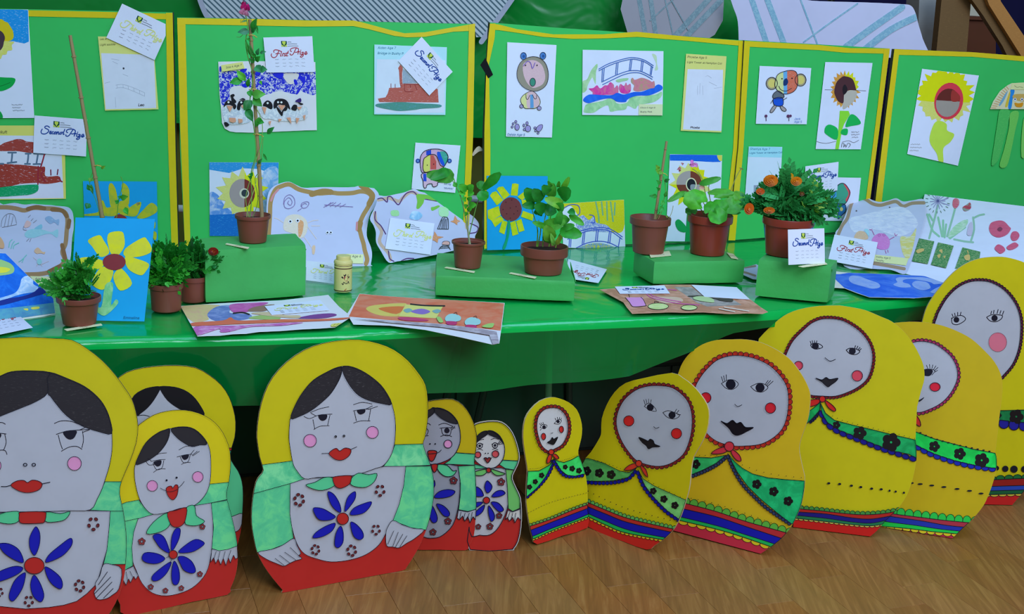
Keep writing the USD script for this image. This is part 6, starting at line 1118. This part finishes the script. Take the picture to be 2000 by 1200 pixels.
# ================================================================ potted plants
POT = M((112, 60, 50), 'paint', 0.42, scale=9, spec=0.45); POT2 = M((124, 46, 34), 'paint', 0.36, scale=9, spec=0.5); SOIL = M((48, 34, 28), 'paint', 0.9, scale=60)
G1 = (38, 132, 44); G2 = (80, 170, 60)
LEAVES = {}
def leafmat(c, kind='leaf'):
    if c in LEAVES: return LEAVES[c]
    a = alb(c); p = f'/World/Looks/leaf_{len(LEAVES):02d}'
    LEAVES[c] = usdkit.material(stage, p, {'g': ('geometry', {}), 'n': ('noise_texture', {'scale': 45.0, 'detail': 3.0}), 'r': ('rgb_ramp', {'ramp': [(0.25, a * 0.7), (0.5, a), (0.75, np.minimum(a * 1.3, .9))]}),
        'p': ('principled_bsdf', {'roughness': 0.45, 'specular_ior_level': 0.35}), 't': ('translucent_bsdf', {'color': np.minimum(a * 1.3, .9)}), 'm': ('mix_closure', {'fac': 0.22})},
        [('g.position', 'n.vector'), ('n.fac', 'r.fac'), ('r.color', 'p.base_color'), ('p.BSDF', 'm.closure1'), ('t.BSDF', 'm.closure2')], surface='m.closure')
    return LEAVES[c]
STICK = M((140, 124, 92), 'cane', 0.6, scale=60); TWINE = M((196, 170, 90), 'flat', 0.7)
class Pot:
    def __init__(s, label, bx, by, z, wr, wb, yr, mat=POT, name='potted_plant', cat='potted plant', rim=.2, tilt=0):
        s.b = atz(bx, by, z); dep = (s.b - CAM) @ FWD; s.s = dep / FPX
        s.b = s.b + np.array([0, wb * s.s * .5 * .9, 0.0]) ; s.b[2] = z + .0005
        s.s = ((s.b - CAM) @ FWD) / FPX
        ro, rb = wr * s.s / 2, wb * s.s / 2; lo, hi = .03, .4
        for _ in range(40):
            m = (lo + hi) / 2
            if proj(s.b + [0, 0, m])[1] > yr: lo = m
            else: hi = m
        h = lo; s.h = h; s.r = ro; c = h * rim
        s.t = thing(name, label, cat, s.b)
        rs = ro * .93; rk = rb + (rs - rb) * (1 - rim)
        prof = [(0, .0), (rb * .92, 0), (rb, .003), (rk, h - c), (rk + .0015, h - c), (ro * .985, h - c + .001), (ro, h - c + .004), (ro, h - .002), (ro * .99, h), (ro * .955, h), (ro * .945, h - .004), (rk * .93, h - c), (rk * .9, h - .2 * h - .004)]
        part(s.t, 'pot', lathe(prof, s.b), mat, sm=35)
        sr = rk * .93; n = 40; a = np.arange(n) / n * 2 * np.pi
        V, F = [[0, 0, h - .17 * h]], []
        for k in (1, 2, 3, 4):
            for t in a: V.append([sr * k / 4 * math.cos(t), sr * k / 4 * math.sin(t), h - .17 * h + .006 * (meshkit.noise([k * 3.1, t * 3, 1]) - .5)])
        for j in range(n): F.append([0, 1 + j, 1 + (j + 1) % n])
        for k in range(3):
            for j in range(n):
                p, q = 1 + k * n + j, 1 + k * n + (j + 1) % n; F += [[p, p + n, q], [q, p + n, q + n]]
        part(s.t, 'soil', (np.array(V) + s.b, np.array(F)), SOIL, sm=True)
        s.pl = Pl(s.b, (0, -1, 0)); s.top = s.b + [0, 0, h * .83]
    def at(s, x, y, dy=0.0): return Pl(s.b + [0, dy, 0], (0, -1, 0)).at([[x, y]])[0]
    def stem(s, pts, w, c=(110, 150, 70), name='stem', dy=0.0, w2=None, dye=None):
        p = np.array([float(t) for t in pts.split()]).reshape(-1, 2); p = smooth(p, False, 4); d = np.linspace(dy, dy if dye is None else dye, len(p))
        part(s.t, name, tube([s.at(*q, e) for q, e in zip(p, d)], w * s.s / 2, 6, (w if w2 is None else w2) * s.s / 2), M(c, 'paint', .6), sm=60)
    def leaf(s, x0, y0, x1, y1, w, c=G1, dy=0.0, tip=0.0, cup=.25, shape=(.0, .55, .95, 1.0, .8, .45, .0), name='leaf', roll=0.0, folded=None):
        """one leaf blade from base to tip (pixels), tip displaced towards the viewer by tip metres"""
        b, t = s.at(x0, y0, dy), s.at(x1, y1, dy - tip); e = t - b; L = np.linalg.norm(e); e /= L
        side = np.cross(e, [0, -1, 0.25]); side /= np.linalg.norm(side); nn = np.cross(side, e)
        side = side * math.cos(roll) + nn * math.sin(roll); nn = np.cross(side, e)
        if nn[1] > 0: nn = -nn
        n = len(shape) - 1; hw = w * s.s / 2; V, F = [], []
        for i, q in enumerate(shape):
            u = i / n; c0 = b + e * L * u + nn * (L * .12 * math.sin(u * math.pi))
            for k in (-1, -.5, 0, .5, 1): V.append(c0 + side * hw * q * k + nn * hw * q * cup * (abs(k) ** 1.5) * 1.2 + nn * .001 * math.sin(9 * u + 5 * k))
        for i in range(n):
            for k in range(4):
                a = i * 5 + k; F += [[a, a + 1, a + 5], [a + 1, a + 6, a + 5]]
        part(s.t, name, (np.array(V), np.array(F)), leafmat(c), sm=True)
    def disc(s, x, y, rx, ry, c=G1, dy=0.0, name='leaf', wav=.12, notch=True, rot=0):
        """round scalloped leaf (geranium, pea)"""
        n = 26; V, F = [s.at(x, y, dy)], []
        for k in (1, 2):
            for j in range(n):
                t = j / n * 2 * math.pi; rr = (1 + wav * .35 * math.sin(t * 7 + rot)) * k / 2
                if notch and abs(((t - rot + math.pi) % (2 * math.pi)) - math.pi) < .25: rr *= .62
                V.append(s.at(x + rx * rr * math.cos(t), y + ry * rr * math.sin(t), dy - .012 * (k == 2) * math.sin(t * 2 + rot) - .006 * (2 - k) - .02 * math.sin(t) * k / 2))
        for j in range(n):
            F.append([0, 1 + j, 1 + (j + 1) % n]); p, q = 1 + j, 1 + (j + 1) % n; F += [[p, p + n, q], [q, p + n, q + n]]
        part(s.t, name, (np.array(V), np.array(F)), leafmat(c), sm=True)
    def ferny(s, blobs, c, seed, name='foliage', n=150, ls=15, lab=None):
        """finely cut marigold leaves filling traced lumps (x, y, rx, ry)"""
        r = np.random.default_rng(seed); V, F, k = [], [], 0
        area = sum(b[2] * b[3] for b in blobs)
        for x, y, rx, ry in blobs:
            for _ in range(max(6, int(n * rx * ry / area))):
                a = r.random() * 6.28; q = math.sqrt(r.random()); px, py = x + rx * q * math.cos(a), y + ry * q * math.sin(a)
                dy = (r.random() - .5) * min(rx, ry) * 1.5 * s.s; b = s.at(px, py, dy)
                d = np.array([px - x + (r.random() - .5) * rx, (r.random() - .5) * 22 - 6, -(py - y) * .6 + 8 + (r.random() - .5) * ry]); d = d / (np.linalg.norm(d) + 1e-9)
                L = ls * 1.25 * s.s * (.7 + .6 * r.random()); up_ = np.cross(d, r.random(3) - .5); up_ /= np.linalg.norm(up_) + 1e-9
                for i in range(5):              # leaflet pairs along the rib
                    u = i / 4
                    for sg in (-1, 1):
                        if i == 4 and sg == 1: continue
                        o = b + d * L * u; td = d * (.75 if i < 4 else 1.4) + up_ * sg * (.8 if i < 4 else 0); td /= np.linalg.norm(td)
                        lw = np.cross(td, np.cross(d, up_)); ll = L * (.55 - .2 * abs(u - .4)); lw = lw / (np.linalg.norm(lw) + 1e-9) * ll * .34
                        V += [o, o + td * ll * .5 + lw, o + td * ll, o + td * ll * .5 - lw]; F += [[k, k + 1, k + 2], [k, k + 2, k + 3]]; k += 4
        part(s.t, name, (np.array(V), np.array(F)), leafmat(c), kind='stuff', label=lab)
    def bloom(s, x, y, r, c, c2, dy=0.0, rings=4, sq=.8, seed=0, name='flower'):
        """ruffled marigold head: rings of petals"""
        g = np.random.default_rng(seed); V, F, k = [], [], 0
        ctr = s.at(x, y, dy)
        R = r * s.s
        for i in range(rings):
            m = 14 - 2 * i; rad = R * (1 - i / rings * .85)
            for j in range(m):
                a = j / m * 6.283 + i * .4 + g.random() * .2; o = np.array([math.cos(a), -.25 - .5 * i / rings, math.sin(a) * sq]); o0 = ctr + np.array([0, -R * .22 * i, R * .1 * i])
                tt = np.array([-math.sin(a), 0, math.cos(a) * sq]); w = rad * .3
                p1 = o0 + o * [rad * .35, R * .3, rad * .35] ; p2 = o0 + o * [rad, R * .3, rad]
                V += [o0, p1 + tt * w * .7, p2 + tt * w + [0, -R * .12, 0], p2 + o * R * .06, p2 - tt * w + [0, -R * .12, 0], p1 - tt * w * .7]
                F += [[k, k + 1, k + 5], [k + 1, k + 2, k + 5], [k + 2, k + 4, k + 5], [k + 2, k + 3, k + 4]]; k += 6
        f = part(s.t, name, (np.array(V), np.array(F)), leafmat(c))
        m = trimesh.creation.icosphere(2, R * .42); m.vertices = m.vertices * [1, .6, .9] * (1 + .25 * (meshkit.noise(m.vertices * 900)[:, None] - .5)) + ctr + [0, -R * .32, R * .05]
        part(s.t, 'flower_heart', m, leafmat(c2), sm=True, under=f)
        part(s.t, 'calyx', lathe([(0, -R * 1.1), (R * .2, -R * 1.0), (R * .32, -R * .5), (R * .42, -R * .05)], ctr + [0, R * .1, 0], 10), leafmat((70, 120, 60)), sm=True, under=f)
    def cane(s, p0, p1, w, dy=0.0, nodes=5, dy1=None):
        a, b = s.at(*p0, dy), s.at(*p1, dy if dy1 is None else dy1); n = 40; P_ = a + np.outer(np.linspace(0, 1, n), b - a)
        V, F = tube(P_, w * s.s / 2, 8, w * s.s / 2 * .8); V = V + (meshkit.noise(V * 60) - .5)[:, None] * .001
        c = part(s.t, 'cane', (V, F), STICK, sm=60)
        for q in np.linspace(.12, .9, nodes): m = tube([a + (b - a) * (q - .003), a + (b - a) * q, a + (b - a) * (q + .003)], w * s.s / 2 * 1.22, 8); part(s.t, 'cane_node', m, STICK, sm=60, under=c)
    def tie(s, x, y, w, dy=0.0): part(s.t, 'twine', tube([s.at(x - w, y + 1, dy - .006), s.at(x, y, dy - .012), s.at(x + w, y + 1.5, dy - .006), s.at(x + w * 1.8, y + 5, dy)], .0016, 5), TWINE)
def label_stick(label, pts, z):
    pl = Pl((0, 0, z + .0035), (0, 0, 1)); a = Art('plant_label', label, 'plant label', pl, (pts, 'px'), (214, 206, 176), t=.0016)
    c = np.array(a.out.exterior.coords)[:-1].mean(0); a.add('lettering', [scr(scrib(c[0] - 8, c[1], c[0] + 8, 1.6), .6)], (150, 140, 120), 'flat')

# ---- tall flowering sweet pea on a cane
p = Pot('potted flowering climber on a tall bamboo cane, on the tallest green box', 489, 477, H1, 69, 52, 419, rim=.14)
p.cane((512, 428), (488, 38), 8, .0, 6)
for y, x, w in ((68, 491, 6), (174, 494, 8), (262, 502, 7)): p.tie(x, y, w)
p.stem('488 424 492 380 490 340 500 300 496 250 488 200 494 150 484 110 480 80 484 55 480 30', 2.2, (96, 150, 70), dy=-.01); p.stem('486 424 480 390 486 360 498 320 510 280 512 240 500 210', 1.6, (120, 160, 80), dy=-.012); p.stem('494 424 504 390 498 350 508 330 514 270', 1.4, (110, 150, 80), dy=.01); p.stem('482 424 484 405 496 372 504 340', 1.4, (150, 180, 100), dy=-.015)
p.stem('480 28 478 20 477 8', 1.4, (110, 140, 80)); p.stem('478 36 470 44 471 38', .9, (110, 150, 80)); p.stem('480 60 470 72 462 72', .9, (110, 150, 80))
for a in [(488, 62, 464, 63, 13, (60, 128, 96)), (492, 60, 502, 35, 12, G1), (500, 48, 504, 66, 6, G1), (489, 78, 481, 76, 7, G1), (492, 112, 480, 78, 7, G1), (496, 116, 487, 84, 8, (56, 130, 60)), (500, 112, 488, 104, 9, G1), (497, 122, 486, 114, 9, (36, 110, 46)), (500, 120, 508, 110, 11, G1), (502, 108, 506, 94, 8, (52, 130, 84)), (508, 104, 520, 101, 7, (60, 140, 100)), (500, 128, 510, 142, 16, (50, 132, 84)), (508, 136, 522, 136, 14, (54, 138, 90)), (480, 158, 462, 137, 14, G2), (474, 158, 448, 162, 15, (46, 150, 54)), (484, 170, 487, 152, 9, (40, 134, 46)), (488, 176, 490, 190, 12, (48, 140, 50)), (492, 186, 519, 184, 18, (84, 168, 70)), (494, 192, 512, 208, 18, (56, 140, 50)), (492, 196, 476, 216, 18, (40, 120, 60)), (482, 210, 494, 238, 16, (36, 126, 62)), (502, 236, 516, 240, 13, (46, 156, 56)), (500, 248, 507, 228, 10, (60, 160, 60)), (522, 262, 536, 248, 10, (40, 134, 60)), (508, 158, 512, 166, 6, G2), (505, 320, 512, 310, 7, (52, 130, 70)), (494, 342, 486, 340, 8, (20, 116, 40)), (492, 348, 484, 344, 7, (30, 120, 44)), (514, 300, 522, 314, 5, G1), (492, 64, 500, 54, 8, (32, 110, 50)), (482, 40, 472, 44, 4, (90, 150, 90))]: p.leaf(a[0], a[1], a[2], a[3], a[4], a[5], dy=-.012, tip=.012)
for x, y, w, h, c in ((478, 12, 7, 9, (176, 30, 110)), (484, 14, 6, 7, (190, 30, 130)), (475, 22, 7, 7, (196, 120, 170)), (482, 25, 6, 6, (204, 140, 190)), (475, 6, 3, 5, (150, 30, 90))): p.leaf(x, y + h, x + 1, y - h, w * 2, c, dy=-.015, tip=.01, name='flower_petal', cup=.6)
# ---- leaning cane with a climbing vine behind the blue painting
p = Pot('potted climber with a long leaning bamboo cane, its pot hidden behind the blue flower painting', 206, 520, TZ, 66, 50, 470)
p.cane((208, 470), (137, 69), 8, .0, 5); p.tie(190, 323, 6); p.stem('206 470 226 430 232 390 240 360 236 345', 1.6, (90, 150, 60)); p.stem('204 470 190 400 178 370 176 350 190 322 206 330', 1.2, (90, 150, 60))
for a in [(198, 330, 206, 324, 6, (110, 160, 50)), (178, 372, 170, 360, 10, (40, 120, 50)), (176, 398, 168, 408, 13, (30, 120, 60)), (236, 388, 250, 384, 12, (70, 150, 40)), (232, 396, 224, 392, 9, (50, 150, 50)), (244, 405, 250, 420, 11, (50, 160, 50)), (178, 360, 182, 380, 7, (60, 130, 50)), (236, 386, 230, 384, 7, (40, 140, 60)), (272, 396, 268, 402, 7, (120, 110, 60)), (180, 348, 174, 356, 9, (90, 160, 50))]: p.leaf(*a[:5], a[5], dy=-.02, tip=.01)
# ---- front left marigold seedling
p = Pot('small potted ferny seedling standing front left on the table, no flowers', 146, 640, TZ, 84, 62, 578)
p.ferny([(128, 560, 24, 18), (150, 545, 18, 22), (162, 522, 12, 16), (170, 558, 14, 16), (140, 570, 28, 9)], (36, 132, 44), 1, n=90, ls=15); p.ferny([(130, 562, 24, 16), (158, 540, 14, 22)], (60, 160, 60), 2, n=50, ls=17); p.stem('140 580 142 560 160 530', 2, (80, 140, 60)); p.stem('150 580 156 560 168 548', 2, (80, 140, 60))
for a in [(128, 580, 127, 598, 5), (128, 582, 136, 596, 5), (126, 580, 121, 592, 4), (160, 520, 168, 512, 4), (160, 524, 172, 520, 4), (112, 556, 102, 551, 4)]: p.leaf(*a, (70, 170, 70), dy=-.05, tip=.01)
label_stick('wooden plant label lying in front of the front left seedling pot', '125 643 197 632 200 635 130 646', TZ)
# ---- two marigolds beside the tallest box
p = Pot('potted leafy marigold with one small red-brown bud, left of a pair', 318, 612, TZ, 66, 56, 552)
p.ferny([(320, 525, 30, 25), (308, 545, 24, 13), (340, 510, 20, 18), (322, 496, 18, 12)], (30, 124, 40), 4, n=120, ls=17); p.ferny([(322, 530, 26, 20), (312, 542, 20, 10)], (56, 166, 52), 5, n=70, ls=19); p.stem('318 560 314 530 300 495', 1.8, (60, 110, 60)); p.stem('322 560 330 530 346 500', 1.8, (70, 130, 60)); p.bloom(300, 491, 4.5, (120, 44, 26), (150, 60, 30), dy=-.01, rings=2, seed=1, name='bud')
for a in [(326, 550, 330, 562, 9), (330, 552, 338, 558, 6), (326, 552, 322, 558, 5)]: p.leaf(*a, (72, 176, 70), dy=-.06, tip=.01)
p = Pot('potted marigold with a red and yellow flower, right of a pair beside the tallest box', 372, 593, TZ, 60, 48, 538)
p.ferny([(378, 520, 30, 22), (395, 510, 20, 14), (365, 500, 20, 14), (385, 534, 26, 8)], (28, 112, 40), 6, n=120, ls=16); p.ferny([(372, 540, 20, 6), (380, 515, 24, 16)], (50, 150, 56), 7, n=40, ls=16); p.stem('376 545 392 520 412 500', 1.8, (50, 100, 50), dye=-.02); p.stem('372 545 380 520 387 505', 1.6, (60, 110, 50))
p.bloom(417, 491, 9.5, (132, 34, 22), (222, 150, 30), dy=-.03, rings=3, seed=2); p.bloom(387, 502, 4.5, (196, 120, 40), (210, 140, 50), rings=2, seed=3, name='bud'); p.leaf(414, 522, 424, 520, 8, (30, 124, 60), dy=-.03)
label_stick('wooden plant label lying in front of the tall cane pot on its box', '440 477 443 475 487 483 484 486', H1)
# ---- kohlrabi-like seedling
p = Pot('potted young cabbage seedling with bare stem and few broad leaves, on the long low box', 912, 527, H2, 66, 50, 471, rim=.1)
p.stem('916 477 914 455 908 420 900 385 888 360 876 340', 3.2, (120, 150, 100), w2=1.6); p.stem('918 478 914 450 914 410 916 385', 4.6, (140, 150, 120), w2=2); p.stem('916 460 926 420 934 392 946 372 958 358', 2.2, (96, 150, 80), w2=1.4, dye=-.02); p.stem('890 362 884 345 868 336', 2, (100, 160, 70))
sh = (.25, .8, 1, .95, .9, .75, .3)
p.leaf(886, 348, 833, 342, 26, (72, 152, 56), dy=-.02, tip=.05, shape=sh); p.leaf(878, 334, 840, 350, 20, (40, 136, 44), dy=-.04, tip=.05, shape=sh); p.leaf(880, 352, 870, 330, 22, (76, 156, 60), dy=-.01, shape=sh); p.leaf(886, 356, 892, 366, 10, (60, 150, 52), dy=-.03)
p.leaf(944, 370, 978, 338, 20, (34, 134, 36), dy=-.03, tip=.03, shape=(.3, .6, .75, .9, 1, .8, .3)); p.leaf(940, 372, 946, 392, 24, (40, 150, 56), dy=-.03, shape=sh); p.leaf(934, 368, 946, 356, 18, (60, 150, 70), dy=-.02, shape=sh)
for a in [(912, 372, 896, 362, 16), (914, 372, 925, 362, 16), (908, 376, 896, 378, 12), (914, 378, 926, 378, 14), (910, 390, 902, 388, 10), (914, 392, 922, 386, 10), (912, 405, 906, 400, 9), (914, 412, 922, 404, 9), (912, 420, 908, 414, 8), (916, 402, 930, 400, 14)]: p.leaf(*a, (70, 170, 52), dy=-.02, tip=.02, shape=sh)
label_stick('wooden plant label lying in front of the cabbage seedling pot', '868 523 872 521 928 530 926 533', H2)
# ---- bushy leafy seedling
p = Pot('potted bushy seedling with many broad green leaves, right end of the long low box', 1061, 540, H2, 93, 72, 480, rim=.36)
for st in ('1048 482 1050 450 1042 420 1035 395', '1060 482 1062 440 1070 400', '1072 482 1080 450 1094 420 1100 390', '1085 484 1092 460 1106 440', '1050 482 1056 450 1052 430', '1078 480 1072 450 1076 420'): p.stem(st, 2.6, (110, 160, 60), w2=1.6)
for a in [(1044, 396, 1026, 368, 26, G1), (1058, 392, 1040, 370, 24, (30, 118, 40)), (1070, 378, 1060, 362, 20, (36, 130, 48)), (1074, 384, 1080, 358, 22, (70, 152, 52)), (1094, 384, 1114, 370, 30, (24, 122, 34)), (1098, 372, 1112, 346, 12, (96, 170, 50)), (1090, 366, 1092, 354, 8, (70, 150, 40)), (1076, 366, 1070, 354, 8, (60, 140, 40)), (1100, 402, 1064, 388, 20, (110, 176, 60)), (1046, 402, 1020, 402, 16, (20, 116, 40)), (1064, 412, 1044, 400, 24, (24, 116, 36)), (1080, 404, 1066, 420, 26, (26, 120, 34)), (1088, 410, 1100, 398, 22, (50, 150, 46)), (1112, 410, 1122, 420, 14, (40, 140, 60)), (1112, 420, 1140, 440, 14, (70, 160, 50)), (1060, 446, 1104, 432, 26, (80, 166, 56)), (1066, 444, 1040, 434, 12, (70, 156, 50)), (1094, 450, 1136, 460, 26, (48, 152, 46)), (1100, 446, 1122, 440, 14, (60, 160, 60)), (1076, 470, 1066, 440, 26, (90, 150, 50)), (1068, 474, 1080, 445, 24, (70, 140, 40)), (1086, 478, 1098, 458, 10, (170, 190, 80)), (1088, 440, 1096, 412, 16, (60, 156, 60)), (1108, 436, 1096, 420, 16, (70, 164, 60)), (1050, 420, 1056, 405, 18, (30, 126, 40)), (1082, 480, 1076, 456, 9, (110, 180, 80))]: p.leaf(*a[:5], a[5], dy=-.02 - .02 * ((a[0] * 7) % 3 - 1), tip=.025, shape=sh)
label_stick('wooden plant label lying in front of the bushy seedling pot', '994 534 998 532 1048 541 1045 544', H2)
# ---- short cane pot
p = Pot('potted thin climber on a short cane in a light brown pot, left of the geranium', 1268, 499, H3, 80, 60, 424, rim=.2)
p.cane((1279, 428), (1302, 276), 6, .0, 3); p.tie(1294, 338, 5); p.stem('1278 428 1284 400 1290 370 1288 345 1284 325', 1.5, (110, 160, 70)); p.stem('1282 428 1294 400 1300 370 1296 345', 1.5, (100, 150, 70)); p.stem('1306 428 1312 415 1315 402', 1, (150, 150, 90)); p.stem('1286 428 1290 418 1294 412', 1.2, (160, 140, 90))
for a in [(1286, 332, 1281, 322, 9, (110, 170, 60)), (1290, 338, 1280, 332, 10, (100, 166, 56)), (1294, 336, 1286, 340, 8, (100, 160, 60)), (1290, 360, 1282, 352, 8, (50, 150, 60)), (1298, 355, 1308, 350, 8, (40, 130, 60)), (1284, 384, 1268, 383, 9, (40, 134, 50)), (1298, 394, 1290, 400, 10, (60, 160, 60)), (1296, 405, 1286, 414, 12, (50, 150, 60)), (1298, 385, 1304, 372, 8, (60, 150, 60)), (1288, 372, 1282, 366, 6, G1), (1304, 424, 1300, 423, 5, (120, 160, 70))]: p.leaf(*a[:5], a[5], dy=-.015, tip=.012)
label_stick('white plant label lying in front of the short cane pot', '1268 496 1307 490 1311 499 1271 503', H3)
# ---- geranium
p = Pot('potted geranium with round leaves and pink buds in a large red-brown pot', 1385, 502, H3, 88, 66, 419, mat=POT2, rim=.2)
for st in ('1380 425 1376 400 1364 385', '1390 425 1400 405 1420 395', '1385 425 1380 390 1376 370 1372 350 1364 335', '1396 425 1388 395 1384 370 1386 358', '1376 420 1362 400 1340 385', '1400 420 1420 390 1436 350 1447 330', '1372 350 1360 335 1352 330'): p.stem(st, 2.4, (140, 150, 90), w2=1.3)
for x, y, rx, ry, c, dy, rot in ((1358, 390, 24, 20, (76, 168, 46), -.06, .5), (1390, 408, 16, 15, (60, 156, 42), -.05, 2.0), (1405, 405, 18, 16, (66, 164, 48), -.04, 3.1), (1402, 422, 19, 16, (70, 168, 56), -.09, 4.0), (1430, 402, 21, 17, (84, 172, 66), -.03, 5.1), (1440, 385, 17, 12, (96, 170, 56), .0, 1.0), (1408, 378, 26, 10, (80, 164, 56), .0, 2.6), (1350, 412, 12, 9, (50, 120, 50), -.02, 1.4), (1455, 398, 12, 10, (80, 170, 70), .02, .4), (1434, 412, 16, 8, (40, 140, 50), .03, .2)): p.disc(x, y, rx, ry, c, dy, rot=rot)
p.leaf(1366, 360, 1408, 348, 14, (66, 152, 56), dy=-.02, tip=.02, shape=sh); p.leaf(1336, 376, 1304, 394, 12, (76, 158, 60), dy=-.03, tip=.03, shape=sh); p.leaf(1326, 384, 1342, 374, 12, (80, 160, 60), dy=-.03)
for a in [(1346, 322, 1362, 324, 9, (222, 120, 196)), (1352, 312, 1350, 322, 7, (220, 110, 190)), (1356, 318, 1362, 328, 8, (226, 130, 200)), (1330, 328, 1322, 332, 6, (180, 110, 130)), (1334, 322, 1330, 318, 5, (200, 130, 160)), (1328, 332, 1326, 336, 5, (160, 90, 100)), (1366, 364, 1376, 370, 10, (206, 150, 140))]: p.leaf(*a[:5], a[5], dy=-.02, tip=.01, name='flower_petal', cup=.5)
p.leaf(1444, 328, 1452, 332, 4, (120, 130, 70), name='bud')
label_stick('small curled plant label lying at the right of the geranium pot', '1419 493 1432 496 1442 506 1428 504', H3)
# ---- orange marigold
p = Pot('potted orange marigold in bloom in the largest red-brown pot, on the small green box', 1540, 505, H4, 100, 76, 424, mat=POT2, rim=.2)
p.ferny([(1535, 385, 34, 32), (1565, 400, 26, 22), (1500, 400, 24, 16), (1590, 405, 22, 20), (1480, 400, 14, 16), (1545, 415, 50, 10), (1610, 418, 12, 12)], (42, 134, 70), 9, n=230, ls=20); p.ferny([(1540, 385, 34, 32), (1560, 400, 40, 20)], (50, 146, 80), 10, n=90, ls=22); p.ferny([(1582, 396, 22, 18)], (150, 190, 80), 11, n=50, ls=14)
for st in ('1525 425 1515 390 1506 365', '1545 425 1558 380 1556 350', '1540 425 1545 380 1542 345', '1520 425 1480 410 1464 408', '1525 425 1505 400 1486 378', '1560 425 1575 395 1582 380'): p.stem(st, 2, (70, 130, 60))
p.bloom(1505, 353, 13.5, (226, 116, 20), (232, 130, 26), dy=-.10, rings=5, seed=4); p.bloom(1555, 354, 10.5, (226, 122, 18), (230, 140, 30), dy=-.08, rings=4, seed=5); p.bloom(1542, 344, 7.5, (224, 150, 24), (226, 160, 40), dy=-.04, rings=3, seed=6); p.bloom(1485, 374, 8, (206, 96, 30), (190, 80, 30), dy=-.08, rings=2, seed=7); p.bloom(1463, 408, 9, (198, 92, 20), (224, 150, 30), dy=-.09, rings=3, seed=8, sq=1.2); p.bloom(1502, 411, 10.5, (190, 100, 20), (222, 150, 30), dy=-.14, rings=3, seed=9, sq=.6); p.bloom(1566, 379, 5, (96, 60, 30), (120, 80, 30), dy=-.07, rings=2, seed=10, name='bud')
label_stick('plant label lying under the prize card on the small green box', '1559 520 1612 512 1616 516 1568 522', H4)
# blue gift wrap bag just behind the marigold pot
sl = Art('blue_sheet', 'bright blue sheet of paper peeking out from behind the orange marigold pot', 'paper', Pl(p.b + [0, .105, 0], (0, -1, .25)), ('1490 420 1597 425 1588 447 1578 500 1497 502', 'px'), (26, 146, 226))
card('prize card reading Second Prize standing against the orange marigold pot', lean_plane(atz(1540, 518, H4 + .004), atz(1611, 514.5, H4 + .004), 8), '1538.8 448.8 1610 446 1611.2 514.5 1540 517.8', '2')
card_back = None
# ---- cream pepper mill
b = atz(668, 571, TZ); b = b + [0, .02, 0]; b[2] = TZ + .0005; sc = ((b - CAM) @ FWD) / FPX; R = 17.5 * sc
lo, hi = .05, .3
for _ in range(40):
    m_ = (lo + hi) / 2
    if proj(b + [0, 0, m_])[1] > 499: lo = m_
    else: hi = m_
Hh = lo; t = thing('pepper_mill', 'cream lidded cylindrical jar with dark bands and a crest, beside the tallest box', 'jar', b)
CREAM = M((196, 190, 132), 'paint', .35, scale=8); 
part(t, 'body', lathe([(0, 0), (R * .94, 0), (R, .004), (R, Hh * .76), (R * .98, Hh * .77), (0, Hh * .77)], b), CREAM, sm=40)
lid = part(t, 'lid', lathe([(R * .97, Hh * .77), (R * 1.04, Hh * .785), (R * 1.05, Hh * .83), (R * .97, Hh * .87), (R * .8, Hh * .885), (R * .8, Hh * .97), (R * .74, Hh), (0, Hh * 1.005)], b), CREAM, sm=40)
for z0, z1 in ((.03, .055), (.655, .68), (.735, .748)): part(t, 'band', lathe([(R * 1.006, Hh * z0), (R * 1.012, Hh * (z0 + z1) / 2), (R * 1.006, Hh * z1)], b), M((70, 48, 40), 'flat', .4))
def on_jar(g):
    """wraps a small printed drawing (pixels) round the jar"""
    v, f = tri2(g); d = rays(v); o = CAM - b
    A_ = d[:, 0] ** 2 + d[:, 1] ** 2; B_ = 2 * (d[:, 0] * o[0] + d[:, 1] * o[1]); C_ = o[0] ** 2 + o[1] ** 2 - (R * 1.008) ** 2
    k = (-B_ - np.sqrt(np.maximum(B_ ** 2 - 4 * A_ * C_, 0))) / (2 * A_); return CAM + d * k[:, None], f
def jp(s): return Polygon(P(s) / 13.333 + [640, 490])
part(t, 'crest', on_jar(jp('425 690 450 670 520 670 535 740 500 800 470 795 430 760')), M((140, 44, 62), 'flat'))
part(t, 'crest', on_jar(unary_union([jp('410 620 450 640 470 600 490 640 540 610 530 680 430 680'), jp('350 690 380 670 410 700 420 730 380 720'), jp('545 660 565 670 555 720 530 710'), jp('360 860 420 810 440 830 400 900'), jp('520 790 550 800 560 870 535 840'), jp('440 825 520 820 510 870 460 870')])), M((44, 34, 44), 'flat'))
part(t, 'crest', on_jar(jp('430 1030 480 985 540 1040 520 1060 440 1060')), M((160, 100, 60), 'flat'))
